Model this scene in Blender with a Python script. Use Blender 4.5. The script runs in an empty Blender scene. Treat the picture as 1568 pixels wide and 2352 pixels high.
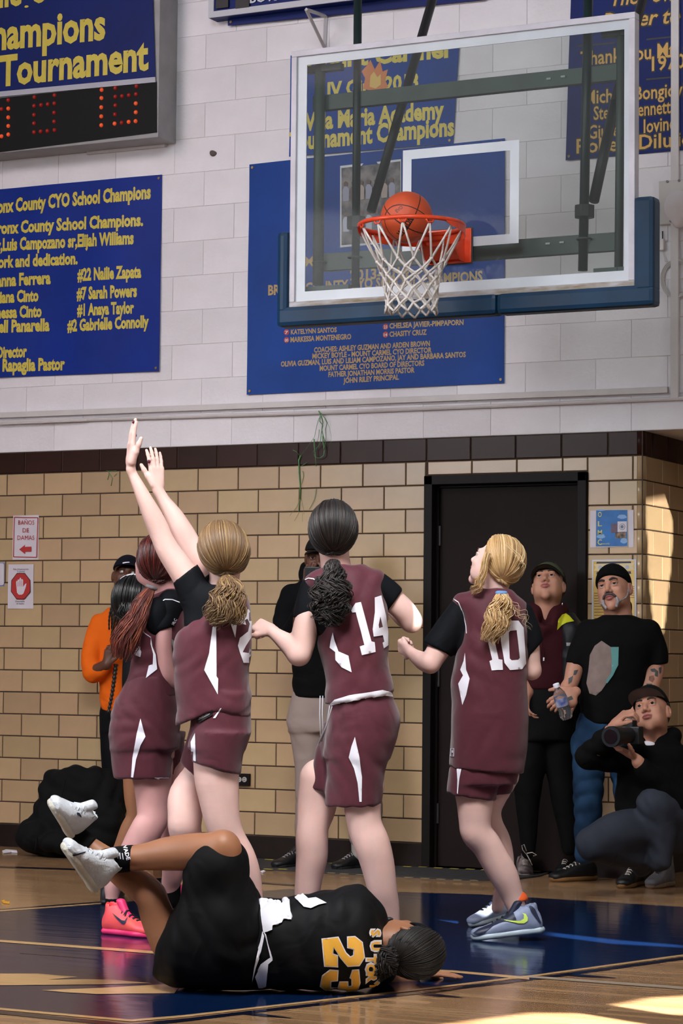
import bpy, bmesh, math, random
import numpy as np
from mathutils import Vector, Matrix
from mathutils.bvhtree import BVHTree
from mathutils.geometry import delaunay_2d_cdt
random.seed(7); np.random.seed(7)
sc = bpy.context.scene
COL = sc.collection
# ---------------------------------------------------------------- camera
FPX, PIT, ROL, YAW, HC, DC, UC = 5562.766, .059022944, -.00935191, .46393528, 1.16460838, 12.199007, -6.0965
def _R(a, b, F0):
    c, s = math.cos(ROL), math.sin(ROL)
    a2, b2 = a*c+b*s, -a*s+b*c
    F = F0*math.cos(PIT)-b2*math.sin(PIT); U = F0*math.sin(PIT)+b2*math.cos(PIT)
    return np.array([a2*math.cos(YAW)-F*math.sin(YAW), F*math.cos(YAW)+a2*math.sin(YAW), U])
CR, CU, CF = _R(1,0,0), _R(0,1,0), _R(0,0,1)
CP = np.array([-UC, -DC, HC])
cd = bpy.data.cameras.new('camera'); cam = bpy.data.objects.new('camera', cd); COL.objects.link(cam)
cd.sensor_fit = 'VERTICAL'; cd.sensor_height = 36.0; cd.lens = FPX/2352*36.0
cd.clip_start = .1; cd.clip_end = 200
cam.matrix_world = Matrix(((CR[0],CU[0],-CF[0],CP[0]),(CR[1],CU[1],-CF[1],CP[1]),(CR[2],CU[2],-CF[2],CP[2]),(0,0,0,1)))
sc.camera = cam
# horizontal helper directions
CFH = np.array([CF[0],CF[1],0]); CFH /= np.linalg.norm(CFH)      # into the picture
CRH = np.array([CFH[1],-CFH[0],0])                                # to the right
UP = np.array([0,0,1.])
def ray(x, y): return CF+CR*(x-784)/FPX+CU*(1176-y)/FPX
def P(x, y, D): return CP+D*ray(x, y)
def wallp(x, y, off=0.):
    q = ray(x, y); return CP+q*((-off-CP[1])/q[1])
def flo(x, y, z=0.):
    q = ray(x, y); return CP+q*((z-CP[2])/q[2])
# ---------------------------------------------------------------- view, world, light
sc.view_settings.view_transform = 'Standard'; sc.view_settings.look = 'None'
sc.view_settings.exposure = -0.06; sc.view_settings.gamma = 1.0
sc.view_settings.use_curve_mapping = False
w = bpy.data.worlds.new('world'); sc.world = w; w.use_nodes = True
w.node_tree.nodes['Background'].inputs[0].default_value = (.80,.86,1.0,1)
w.node_tree.nodes['Background'].inputs[1].default_value = .12
def area(name, loc, target, sx, sy, power, color, spread=180):
    l = bpy.data.lights.new(name, 'AREA'); l.spread = math.radians(spread); l.shape = 'RECTANGLE'; l.size = sx; l.size_y = sy
    l.energy = power; l.color = color
    o = bpy.data.objects.new(name, l); COL.objects.link(o); o.location = loc
    o.rotation_euler = (Vector(target)-Vector(loc)).to_track_quat('-Z','Y').to_euler()
    return o
area('ceiling_or_key_lamp', (-3.0,-6.5,6.2), (-1.8,0,1.9), 2.4, 1.6, 120, (1.0,.80,.80))
area('ceiling_or_key_lamp', (2.2,-7.5,6.4), (.8,0,3.0), 2.4, 1.6, 85, (.88,.94,1.0), 120)
area('window_light', (-3.2,-9.5,4.0), (.8,-3.3,1.5), 2.6, 2.0, 105, (.93,.95,1.0), 100)
area('ceiling_or_key_lamp', (2.9,-6.6,5.0), (1.3,-3.6,.6), 1.6, 1.4, 66, (1.0,.97,.97), 75)  # key light added above the players to brighten them
area('window_light', (7.9,-3.6,3.8), (1.6,-3.4,1.5), 2.4, 2.0, 50, (1.0,.95,.9))
# ---------------------------------------------------------------- materials
MATS = {}
def mat(name, col, rough=.6, var=.0, vscale=8., bump=.0, bscale=60., metal=0., spec=.5, emit=None, estr=1., alpha=1., coat=0., sss=0., rand=0., sheen=0., trans=0., col2=None, stretch=None, crease=0.):
    if name in MATS: return MATS[name]
    m = bpy.data.materials.new(name); m.use_nodes = True; nt = m.node_tree; N = nt.nodes; L = nt.links
    b = N['Principled BSDF']; MATS[name] = m
    c4 = (*col,1)
    b.inputs['Base Color'].default_value = c4; b.inputs['Roughness'].default_value = rough
    b.inputs['Metallic'].default_value = metal; b.inputs['Specular IOR Level'].default_value = spec
    b.inputs['Coat Weight'].default_value = coat; b.inputs['Sheen Weight'].default_value = sheen
    b.inputs['Transmission Weight'].default_value = trans; b.inputs['Alpha'].default_value = alpha
    if sss: b.inputs['Subsurface Weight'].default_value = sss; b.inputs['Subsurface Radius'].default_value = (.012,.005,.003); b.inputs['Subsurface Scale'].default_value = 1.0
    if emit: b.inputs['Emission Color'].default_value = (*emit,1); b.inputs['Emission Strength'].default_value = estr
    m.diffuse_color = c4
    tc = N.new('ShaderNodeTexCoord'); src = tc.outputs['Object']
    if stretch:
        mp = N.new('ShaderNodeMapping'); mp.inputs['Scale'].default_value = stretch; L.new(src, mp.inputs[0]); src = mp.outputs[0]
    out = None
    if var or col2:
        n = N.new('ShaderNodeTexNoise'); n.inputs['Scale'].default_value = vscale; n.inputs['Detail'].default_value = 5
        L.new(src, n.inputs[0])
        r = N.new('ShaderNodeValToRGB'); L.new(n.outputs[0], r.inputs[0])
        a = col2 if col2 else tuple(max(0,x*(1-var)) for x in col); bb = col if col2 else tuple(min(1,x*(1+var)) for x in col)
        r.color_ramp.elements[0].color = (*a,1); r.color_ramp.elements[1].color = (*bb,1)
        r.color_ramp.elements[0].position = .35; r.color_ramp.elements[1].position = .65
        out = r.outputs[0]
    if rand:
        oi = N.new('ShaderNodeObjectInfo'); h = N.new('ShaderNodeHueSaturation')
        mr = N.new('ShaderNodeMapRange'); mr.inputs[3].default_value = 1-rand; mr.inputs[4].default_value = 1+rand
        mh = N.new('ShaderNodeMapRange'); mh.inputs[3].default_value = .5-rand*.06; mh.inputs[4].default_value = .5+rand*.06
        ml = N.new('ShaderNodeMath'); ml.operation = 'FRACT'; mm = N.new('ShaderNodeMath'); mm.operation = 'MULTIPLY'; mm.inputs[1].default_value = 17.3
        L.new(oi.outputs['Random'], mr.inputs[0]); L.new(oi.outputs['Random'], mm.inputs[0]); L.new(mm.outputs[0], ml.inputs[0]); L.new(ml.outputs[0], mh.inputs[0])
        L.new(mr.outputs[0], h.inputs['Value']); L.new(mh.outputs[0], h.inputs['Hue'])
        if out: L.new(out, h.inputs['Color'])
        else: h.inputs['Color'].default_value = c4
        out = h.outputs[0]
    if out: L.new(out, b.inputs['Base Color'])
    if crease:
        g = N.new('ShaderNodeNewGeometry'); n = N.new('ShaderNodeTexNoise'); n.inputs['Scale'].default_value = 7; n.inputs['Detail'].default_value = 1.5; n.inputs['Distortion'].default_value = 1.2
        L.new(g.outputs['Position'], n.inputs[0]); bp = N.new('ShaderNodeBump'); bp.inputs['Strength'].default_value = crease; bp.inputs['Distance'].default_value = .03
        L.new(n.outputs[0], bp.inputs['Height']); L.new(bp.outputs[0], b.inputs['Normal'])
    if bump and not crease:
        n = N.new('ShaderNodeTexNoise'); n.inputs['Scale'].default_value = bscale; n.inputs['Detail'].default_value = 4
        L.new(src, n.inputs[0]); bp = N.new('ShaderNodeBump'); bp.inputs['Strength'].default_value = bump; bp.inputs['Distance'].default_value = .01
        L.new(n.outputs[0], bp.inputs['Height']); L.new(bp.outputs[0], b.inputs['Normal'])
    return m
def srgb(r, g, b):
    f = lambda v: ((v/255+.055)/1.055)**2.4 if v > 10 else v/255/12.92
    return (f(r), f(g), f(b))
# ---------------------------------------------------------------- objects
def thing(name, label, cat, loc=(0,0,0), group=None, kind=None):
    o = bpy.data.objects.new(name, None); COL.objects.link(o); o.location = [float(v) for v in loc]
    o.empty_display_size = .1
    if label: o['label'] = label
    if cat: o['category'] = cat
    if group: o['group'] = group
    if kind: o['kind'] = kind
    return o
def setpar(o, parent):
    o.parent = parent
    m = Matrix.Translation(-Vector(parent.location))
    o.matrix_parent_inverse = m if not parent.parent else Matrix.Identity(4)
def link(name, me, m, parent=None, label=None, cat=None, kind=None, group=None, smooth=None):
    o = bpy.data.objects.new(name, me); COL.objects.link(o)
    if m is not None:
        for mm in (m if isinstance(m,(list,tuple)) else [m]): me.materials.append(mm)
    if smooth: me.polygons.foreach_set('use_smooth', [True]*len(me.polygons))
    if parent: setpar(o, parent)
    for k, v in (('label',label),('category',cat),('kind',kind),('group',group)):
        if v: o[k] = v
    return o
def mesh(V, F):
    me = bpy.data.meshes.new('m'); V = np.asarray(V, dtype=float).reshape(-1,3)
    me.from_pydata([tuple(v) for v in V.tolist()], [], [tuple(int(i) for i in f) for f in F]); me.update(); return me
def qmesh(V, Q):
    me = bpy.data.meshes.new('m'); V = np.ascontiguousarray(V, dtype=np.float32); Q = np.ascontiguousarray(Q, dtype=np.int32)
    me.vertices.add(len(V)); me.vertices.foreach_set('co', V.ravel())
    n, k = Q.shape
    me.loops.add(n*k); me.loops.foreach_set('vertex_index', Q.ravel())
    me.polygons.add(n); me.polygons.foreach_set('loop_start', np.arange(0,n*k,k,dtype=np.int32))
    try: me.polygons.foreach_set('loop_total', np.full(n,k,dtype=np.int32))
    except Exception: pass
    me.polygons.foreach_set('use_smooth', np.ones(n,dtype=bool))
    me.update(calc_edges=True); return me
class MB:
    """collects boxes, tubes and polygons of one part"""
    def __init__(s): s.V = []; s.F = []
    def add(s, V, F):
        n = len(s.V); s.V += [tuple(float(c) for c in v) for v in V]; s.F += [tuple(i+n for i in f) for f in F]; return s
    def box(s, a, b):
        x0,y0,z0 = a; x1,y1,z1 = b
        return s.add([(x0,y0,z0),(x1,y0,z0),(x1,y1,z0),(x0,y1,z0),(x0,y0,z1),(x1,y0,z1),(x1,y1,z1),(x0,y1,z1)],
            [(0,3,2,1),(4,5,6,7),(0,1,5,4),(1,2,6,5),(2,3,7,6),(3,0,4,7)])
    def tube(s, pts, r, n=8, cap=True, flat=None):
        pts = [np.asarray(p, float) for p in pts]; m = len(pts)
        rr = r if hasattr(r,'__len__') else [r]*m
        t0 = pts[1]-pts[0]; a = np.cross(t0, (0,0,1.)); 
        if np.linalg.norm(a) < 1e-6: a = np.cross(t0, (1.,0,0))
        a /= np.linalg.norm(a); V = []
        for i in range(m):
            t = pts[min(i+1,m-1)]-pts[max(i-1,0)]; t = t/(np.linalg.norm(t)+1e-9)
            a = a-t*np.dot(a,t); a /= (np.linalg.norm(a)+1e-9); b = np.cross(t,a)
            for k in range(n):
                th = 2*math.pi*k/n; V.append(pts[i]+rr[i]*(a*math.cos(th)+b*math.sin(th)*(flat or 1)))
        F = [(i*n+k, i*n+(k+1)%n, (i+1)*n+(k+1)%n, (i+1)*n+k) for i in range(m-1) for k in range(n)]
        if cap: F += [tuple(range(n))[::-1], tuple((m-1)*n+k for k in range(n))]
        return s.add(V, F)
    def prism(s, poly, d, holes=False):
        """poly: list of 3D points (planar), d: extrusion vector"""
        n = len(poly); P0 = [np.asarray(p,float) for p in poly]; d = np.asarray(d,float)
        V = P0+[p+d for p in P0]
        return s.add(V, [tuple(range(n))[::-1], tuple(range(n,2*n))]+[(i,(i+1)%n,n+(i+1)%n,n+i) for i in range(n)])
    def build(s, name, m, parent=None, smooth=False, bevel=0, **kw):
        me = mesh(s.V, s.F)
        if bevel or True:
            bm = bmesh.new(); bm.from_mesh(me)
            bmesh.ops.recalc_face_normals(bm, faces=bm.faces)
            if bevel: bmesh.ops.bevel(bm, geom=bm.edges[:], offset=bevel, segments=2, affect='EDGES', profile=.6)
            bm.to_mesh(me); bm.free()
        o = link(name, me, m, parent, **kw)
        if smooth:
            me.polygons.foreach_set('use_smooth', [True]*len(me.polygons))
        return o
# ---------------------------------------------------------------- signed-distance bodies and cloth
def nets(xs, ys, zs, F):
    S = F < 0
    c = np.zeros(tuple(n-1 for n in F.shape), np.uint8)
    sl = [slice(0,-1), slice(1,None)]
    for i in (0,1):
        for j in (0,1):
            for k in (0,1): c += S[sl[i],sl[j],sl[k]]
    act = (c > 0) & (c < 8); I = np.argwhere(act)
    idx = np.full(act.shape, -1, np.int32); idx[act] = np.arange(len(I))
    acc = np.zeros((len(I),3)); cnt = np.zeros(len(I)); i,j,k = I.T
    X = np.stack([xs[i],ys[j],zs[k]],1); dX = np.stack([xs[i+1]-xs[i],ys[j+1]-ys[j],zs[k+1]-zs[k]],1)
    cor = [(a,b,d) for a in (0,1) for b in (0,1) for d in (0,1)]
    for a in range(8):
        for b in range(a+1,8):
            A, B = np.array(cor[a]), np.array(cor[b])
            if abs(A-B).sum() != 1: continue
            f0 = F[i+A[0],j+A[1],k+A[2]]; f1 = F[i+B[0],j+B[1],k+B[2]]
            m = (f0 < 0) != (f1 < 0); t = np.where(m, f0/(f0-f1+1e-12), 0)
            acc += m[:,None]*(A+(B-A)*t[:,None]); cnt += m
    V = X+dX*(acc/cnt[:,None]); Q = []
    for ax in range(3):
        s0 = [slice(None)]*3; s1 = [slice(None)]*3
        s0[ax] = slice(0,-1); s1[ax] = slice(1,None)
        a, b = S[tuple(s0)], S[tuple(s1)]
        E = np.argwhere(a != b)
        o = [q for q in range(3) if q != ax]
        ok = (E[:,o[0]] > 0) & (E[:,o[1]] > 0) & (E[:,o[0]] < F.shape[o[0]]-1) & (E[:,o[1]] < F.shape[o[1]]-1); E = E[ok]
        def g(d0, d1):
            e = E.copy(); e[:,o[0]] -= d0; e[:,o[1]] -= d1; return idx[e[:,0],e[:,1],e[:,2]]
        q = np.stack([g(1,1),g(0,1),g(0,0),g(1,0)],1)
        fl = a[E[:,0],E[:,1],E[:,2]]
        if ax == 1: fl = ~fl
        q[~fl] = q[~fl][:,::-1]; Q.append(q)
    return V, np.concatenate(Q)
def nrm(v): v = np.asarray(v,float); return v/(np.linalg.norm(v)+1e-12)
class SDF:
    def __init__(s): s.p = []; s.fine = []
    def cone(s, a, b, ra, rb, k=.02, flat=None, n=None, cuts=None, op='+'):
        s.p.append(('c',np.asarray(a,float),np.asarray(b,float),ra,rb,k,flat,(CFH if n is None else nrm(n)),cuts,op)); return s
    def ell(s, c, r, k=.015, ax=None, cuts=None, op='+'):
        A = np.array(ax,float) if ax is not None else np.array([CRH,CFH,UP])
        s.p.append(('e',np.asarray(c,float),A,np.asarray(r,float),0,k,None,None,cuts,op)); return s
    def chain(s, pts, k=.02, flat=None, n=None, cuts=None, op='+', extra=0.):
        """pts: [(xyz, radius)]"""
        R = np.array([[*a,r+extra] for a,r in pts],float)
        if len(R) > 2:
            t = np.linspace(0,len(R)-1,(len(R)-1)*4+1); i = np.clip(t.astype(int),0,len(R)-2); u = (t-i)[:,None]; p0,p1,p2,p3 = R[np.maximum(i-1,0)],R[i],R[i+1],R[np.minimum(i+2,len(R)-1)]
            R = .5*(2*p1+(p2-p0)*u+(2*p0-5*p1+4*p2-p3)*u*u+(3*p1-p0-3*p2+p3)*u**3); R[:,3] = np.maximum(R[:,3],.001)
        s.p.append(('p',R,flat,(CFH if n is None else nrm(n)),0,k,None,None,cuts,op)); return s
    def stack(s, L, k=.02, A=None, B=None, C=None, cuts=None, op='+', pw=2.3, ends=(0.,0.), extra=0.):
        """cross-sections L: [(centre xyz, half width along B, half width along C)] strung along axis A"""
        A = UP if A is None else nrm(A); B = CRH if B is None else nrm(B); C = CFH if C is None else nrm(C)
        rows = sorted([(float(np.dot(c,A)),float(np.dot(c,B)),hb+extra,float(np.dot(c,C)),hc+extra) for c,hb,hc in L])
        R = np.array(rows); t = np.arange(len(R)); T = np.linspace(0,len(R)-1,len(R)*8)
        i = np.clip(T.astype(int),0,len(R)-2); u = (T-i)[:,None]; p0,p1,p2,p3 = R[np.maximum(i-1,0)],R[i],R[i+1],R[np.minimum(i+2,len(R)-1)]
        D = .5*(2*p1+(p2-p0)*u+(2*p0-5*p1+4*p2-p3)*u*u+(3*p1-p0-3*p2+p3)*u**3); D[:,0] = np.maximum.accumulate(D[:,0])
        s.p.append(('s',D,(A,B,C),pw,ends,k,None,None,cuts,op)); return s
    def bounds(s):
        lo = np.full(3,1e9); hi = -lo
        for q in s.p:
            if q[9] != '+': continue
            if q[0] == 'p':
                m = (q[1][:,3]*max(1,q[2] or 1))[:,None]+.01; lo_, hi_ = (q[1][:,:3]-m).min(0), (q[1][:,:3]+m).max(0); lo = np.minimum(lo,lo_); hi = np.maximum(hi,hi_)
            elif q[0] == 's':
                D = q[1]; A,B,C = q[2]; pts = [D[j,0]*A+(D[j,1]+a*D[j,2])*B+(D[j,3]+b*D[j,4])*C for j in range(len(D)) for a in (-1,1) for b in (-1,1)]
                lo = np.minimum(lo,np.min(pts,0)-.01); hi = np.maximum(hi,np.max(pts,0)+.01)
            elif q[0] == 'c':
                m = max(q[3],q[4])*max(1,q[6] or 1)
                for e in (q[1],q[2]): lo = np.minimum(lo,e-m); hi = np.maximum(hi,e+m)
            else:
                m = q[3].max(); lo = np.minimum(lo,q[1]-m); hi = np.maximum(hi,q[1]+m)
        return lo, hi
    def grid(s, h):
        lo, hi = s.bounds(); out = []
        for a in range(3):
            L = [lo[a]-3*h]; e = hi[a]+3*h
            fs = [(f[0][a],f[1][a],f[2]) for f in s.fine]
            while L[-1] < e:
                st = h
                for f0,f1,fh in fs:
                    if f0-h*.5 <= L[-1] <= f1: st = min(st,fh)
                L.append(L[-1]+st)
            out.append(np.array(L))
        return out
    def mesh(s, h=.007, cut=None, disp=None, smooth=1):
        xs,ys,zs = s.grid(h)
        F = np.full((len(xs),len(ys),len(zs)), 1., np.float32)
        for q in s.p:
            if q[0] == 'p':
                m = (q[1][:,3]*max(1,q[2] or 1))[:,None]+.05; lo_, hi_ = (q[1][:,:3]-m).min(0), (q[1][:,:3]+m).max(0); lo, hi = lo_, hi_
            elif q[0] == 's':
                D = q[1]; A,B,C = q[2]; pts = [D[j,0]*A+(D[j,1]+a*D[j,2])*B+(D[j,3]+b*D[j,4])*C for j in range(len(D)) for a in (-1,1) for b in (-1,1)]
                lo = np.min(pts,0)-.06; hi = np.max(pts,0)+.06
            elif q[0] == 'c': 
                m = max(q[3],q[4])*max(1,q[6] or 1)+.05; lo = np.minimum(q[1],q[2])-m; hi = np.maximum(q[1],q[2])+m
            else: m = q[3].max()+.05; lo = q[1]-m; hi = q[1]+m
            R = [slice(max(0,np.searchsorted(v,lo[a])-1), np.searchsorted(v,hi[a])+1) for a,v in enumerate((xs,ys,zs))]
            X = xs[R[0]][:,None,None]; Y = ys[R[1]][None,:,None]; Z = zs[R[2]][None,None,:]
            if q[0] == 'p':
                PR, fl, n, k = q[1],q[2],q[3],q[5]; g = (1/fl-1) if fl else 0; d = None
                for ra_, rb_ in zip(PR[:-1],PR[1:]):
                    a, ba = ra_[:3], rb_[:3]-ra_[:3]; vx,vy,vz = X-a[0],Y-a[1],Z-a[2]
                    if fl:
                        dn = vx*n[0]+vy*n[1]+vz*n[2]; vx = vx+n[0]*dn*g; vy = vy+n[1]*dn*g; vz = vz+n[2]*dn*g; ba = ba+n*np.dot(ba,n)*g
                    t = np.clip((vx*ba[0]+vy*ba[1]+vz*ba[2])/(np.dot(ba,ba)+1e-9),0,1)
                    e = np.sqrt((vx-t*ba[0])**2+(vy-t*ba[1])**2+(vz-t*ba[2])**2)-(ra_[3]+(rb_[3]-ra_[3])*t); d = e if d is None else np.minimum(d,e)
            elif q[0] == 's':
                D = q[1]; A,B,C = q[2]; pw = q[3]; k = q[5]
                sa = X*A[0]+Y*A[1]+Z*A[2]; sb = X*B[0]+Y*B[1]+Z*B[2]; sc_ = X*C[0]+Y*C[1]+Z*C[2]
                cb,hb,cc,hc = [np.interp(sa,D[:,0],D[:,m_]) for m_ in (1,2,3,4)]
                u = np.abs((sb-cb)/hb); v = np.abs((sc_-cc)/hc); rr = (u**pw+v**pw)**(1/pw)+1e-6
                # distance along the radial direction, scaled to metres
                d = (rr-1)*np.sqrt((sb-cb)**2+(sc_-cc)**2)/rr; d = np.where(rr < .3, -np.minimum(hb,hc)*.7, d)
                d = np.maximum(d, np.maximum(D[0,0]-sa-q[4][0], sa-D[-1,0]-q[4][1]))
            elif q[0] == 'c':
                a, b, ra, rb, k, fl, n = q[1:8]
                vx,vy,vz = X-a[0],Y-a[1],Z-a[2]; ba = b-a
                if fl:
                    g = 1/fl-1; dn = vx*n[0]+vy*n[1]+vz*n[2]
                    vx = vx+n[0]*dn*g; vy = vy+n[1]*dn*g; vz = vz+n[2]*dn*g; ba = ba+n*np.dot(ba,n)*g
                bb = np.dot(ba,ba)+1e-9
                t = np.clip((vx*ba[0]+vy*ba[1]+vz*ba[2])/bb,0,1)
                d = np.sqrt((vx-t*ba[0])**2+(vy-t*ba[1])**2+(vz-t*ba[2])**2)-(ra+(rb-ra)*t)
            else:
                c, A, r, k = q[1],q[2],q[3],q[5]
                vx,vy,vz = X-c[0],Y-c[1],Z-c[2]
                u = [vx*A[i][0]+vy*A[i][1]+vz*A[i][2] for i in range(3)]
                k0 = np.sqrt(sum((u[i]/r[i])**2 for i in range(3))); k1 = np.sqrt(sum((u[i]/r[i]**2)**2 for i in range(3)))+1e-6
                d = k0*(k0-1)/k1
            if q[8]:
                for p0, nn in q[8]: d = np.maximum(d, (X-p0[0])*nn[0]+(Y-p0[1])*nn[1]+(Z-p0[2])*nn[2])
            G = F[R[0],R[1],R[2]]
            if q[9] == '+':
                hh = np.maximum(k-np.abs(G-d),0); G[...] = np.minimum(G,d)-hh*hh/(4*k)
            else:
                d = -d; hh = np.maximum(k-np.abs(G-d),0); G[...] = np.maximum(G,d)+hh*hh/(4*k)
        if cut:
            for p0, nn in cut:
                F = np.maximum(F, ((xs-p0[0])*nn[0])[:,None,None]+((ys-p0[1])*nn[1])[None,:,None]+((zs-p0[2])*nn[2])[None,None,:])
        F[0]=F[-1]=1; F[:,0]=F[:,-1]=1; F[:,:,0]=F[:,:,-1]=1
        V, Q = nets(xs,ys,zs,F)
        for _ in range(smooth):
            acc = np.zeros_like(V); c = np.zeros(len(V))
            for a,b in ((0,1),(1,2),(2,3),(3,0)):
                np.add.at(acc,Q[:,a],V[Q[:,b]]); np.add.at(acc,Q[:,b],V[Q[:,a]]); np.add.at(c,Q[:,a],1); np.add.at(c,Q[:,b],1)
            V = V*.5+acc/np.maximum(c,1)[:,None]*.5
        if disp is not None:
            n = np.cross(V[Q[:,2]]-V[Q[:,0]], V[Q[:,3]]-V[Q[:,1]]); N = np.zeros_like(V)
            for a in range(4): np.add.at(N,Q[:,a],n)
            N /= (np.linalg.norm(N,axis=1)[:,None]+1e-12); V = V+N*disp(V)[:,None]
        return qmesh(V, Q)
def folds(amp, dirs, f=38., seed=0, warp=1.6):
    """cloth creases: ridged waves running across `dirs`"""
    rs = np.random.RandomState(seed); D = [(nrm(d),f*(.7+.6*rs.rand()),rs.rand()*6) for d in dirs]
    K = [(rs.randn(3)*7, rs.rand()*6) for _ in range(3)]
    def g(V):
        wv = sum(np.sin(V@k+p) for k,p in K); o = 0
        for d,ff,p in D:
            m = .5+.5*np.sin(V@K[0][0]*.9+p*2+wv)
            o = o+m*(np.abs(np.sin((V@d)*ff*.5+p+warp*wv*.7))**1.4-.5)
        return 1.7*amp*o/len(D)
    return g
# ---------------------------------------------------------------- decals (print and trim that lies on a surface)
def inside(p, loops):
    c = False
    for L in loops:
        n = len(L)
        for i in range(n):
            x0,y0 = L[i]; x1,y1 = L[(i+1)%n]
            if (y0 > p[1]) != (y1 > p[1]) and p[0] < (x1-x0)*(p[1]-y0)/(y1-y0)+x0: c = not c
    return c
def tri2d(loops, step):
    vs = []; es = []
    for L in loops:
        s = len(vs); M = []
        for i in range(len(L)):
            a = np.array(L[i],float); b = np.array(L[(i+1)%len(L)],float); n = max(1,int(np.linalg.norm(b-a)/step))
            M += [a+(b-a)*t/n for t in range(n)]
        vs += [Vector((float(p[0]),float(p[1]))) for p in M]; es += [(s+i, s+(i+1)%len(M)) for i in range(len(M))]
    A = np.array([p for L in loops for p in L],float); lo = A.min(0); hi = A.max(0)
    x = lo[0]+step*.5; 
    while x < hi[0]:
        y = lo[1]+step*.5
        while y < hi[1]:
            if inside((x,y),loops): vs.append(Vector((x,y)))
            y += step
        x += step
    v, e, f = delaunay_2d_cdt(vs, es, [], 0, 1e-4)[:3]
    T = [t for t in f if inside(((v[t[0]][0]+v[t[1]][0]+v[t[2]][0])/3,(v[t[0]][1]+v[t[1]][1]+v[t[2]][1])/3),loops)]
    return [(p[0],p[1]) for p in v], T
def bvh(objs):
    V = []; F = []
    for o in objs:
        me = o.data; n = len(V); V += [o.matrix_basis @ v.co if False else v.co.copy() for v in me.vertices]; F += [tuple(i+n for i in p.vertices) for p in me.polygons]
    return BVHTree.FromPolygons(V, F)
def decal(name, loops, tree, m, parent, off=.003, step=6., label=None, D=None, pts=None, tris=None, kind=None):
    """print whose outline is given as seen in the photograph, laid onto the surface in `tree`"""
    if pts is None: pts, tris = tri2d(loops, step)
    V = []; ok = []; o = Vector(CP)
    for x,y in pts:
        r = Vector(ray(x,y)).normalized(); h = tree.ray_cast(o, r)
        if h[0] is None: V.append((0,0,0)); ok.append(False); continue
        n = h[1] if h[1].dot(r) < 0 else -h[1]
        V.append(h[0]+n*off*.6-r*off*.7); ok.append(True)
    T = [t for t in tris if all(ok[i] for i in t)]
    T = [t for t in T if max((V[t[a]]-V[t[b]]).length for a,b in ((0,1),(1,2),(2,0))) < .09]
    if not T: return None
    me = mesh(V, T); bm = bmesh.new(); bm.from_mesh(me); bmesh.ops.delete(bm, geom=[v for v in bm.verts if not v.link_faces], context='VERTS'); bmesh.ops.recalc_face_normals(bm, faces=bm.faces); bm.to_mesh(me); bm.free()
    return link(name, me, m, parent, label=label, smooth=True, kind=kind)
_txt = {}
def text2d(s, bold=0., shear=0., spacing=1.0):
    """2D triangulated outline of a line of text: points in em units and triangles"""
    key = (s,bold,shear,spacing)
    if key in _txt: return _txt[key]
    cu = bpy.data.curves.new('t','FONT'); cu.body = s; cu.size = 1.0; cu.offset = bold; cu.shear = shear; cu.space_character = spacing; cu.resolution_u = 2
    o = bpy.data.objects.new('t', cu); COL.objects.link(o)
    me = bpy.data.meshes.new_from_object(o.evaluated_get(bpy.context.evaluated_depsgraph_get()))
    me.calc_loop_triangles()
    V = np.array([v.co[:2] for v in me.vertices]) if len(me.vertices) else np.zeros((0,2)); T = [tuple(t.vertices) for t in me.loop_triangles]
    bpy.data.objects.remove(o); bpy.data.curves.remove(cu); bpy.data.meshes.remove(me)
    _txt[key] = (V,T); return V, T
def wtext(s, x0, y0, x1, y1, hpx, m, parent, off=.0, surf=None, bold=.02, shear=0., name='lettering', fn=None):
    """text on the back wall plane; baseline from pixel (x0,y0) to (x1,y1), capital height hpx pixels"""
    V, T = text2d(s, bold, shear)
    if not len(V): return
    a, b = V[:,0].min(), V[:,0].max(); a0 = wallp(x0,y0,off); b0 = wallp(x1,y1,off); top = wallp(x0,y0-hpx,off)
    ux = (b0-a0)/(b-a); uz = (top-a0)[2]/.73
    W = np.array([a0+ux*(p[0]-a)+np.array([0,0,uz*p[1]]) for p in V])
    if fn is not None: W[:,1] -= fn(W[:,0],W[:,2])
    W[:,1] -= .0016
    return link(name, mesh(W,T), m, parent)
# ================================================================ SETTING
BB, TH, TW, T16 = .1355, .13159, .2667, .1355+16*.13159
CAP, CH, CW = T16+TH, .2032, .4064
m_cmu = mat('painted_block', srgb(230,225,228), .62, var=.05, vscale=3, bump=.25, bscale=45, rand=.045, spec=.3)
m_cmuj = mat('painted_joint', srgb(222,217,217), .75, bump=.2)
m_tile = mat('glazed_tile', srgb(180,152,116), .28, var=.06, vscale=5, bump=.03, bscale=12, rand=.11, spec=.5)
m_mort = mat('dark_mortar', srgb(70,54,42), .85, var=.2, vscale=30)
m_cap = mat('brown_glazed_tile', srgb(50,28,22), .35, var=.15, vscale=6, rand=.12, spec=.15)
m_capj = mat('pale_mortar', srgb(120,104,96), .85)
m_base = mat('dark_base', srgb(30,20,17), .5, var=.2, spec=.2)
m_door = mat('brown_door_paint', srgb(24,13,11), .6, var=.12, vscale=3, bump=.05, spec=.15)
m_frame = mat('dark_frame_paint', srgb(18,12,11), .5, spec=.15)
def brick_mesh(w, h, d=.006, b=.003):
    """pillow faced unit: base rectangle, sides, bevel and face (y is depth towards the room = -y)"""
    x, z = w/2, h/2
    V = [(-x,0,-z),(x,0,-z),(x,0,z),(-x,0,z),(-x,-d+b,-z),(x,-d+b,-z),(x,-d+b,z),(-x,-d+b,z),(-x+b,-d,-z+b),(x-b,-d,-z+b),(x-b,-d,z-b),(-x+b,-d,z-b)]
    F = [(i,(i+1)%4,4+(i+1)%4,4+i) for i in range(4)]+[(4+i,4+(i+1)%4,8+(i+1)%4,8+i) for i in range(4)]+[(8,9,10,11)]
    return mesh(V, F)
_bm = {}
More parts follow.
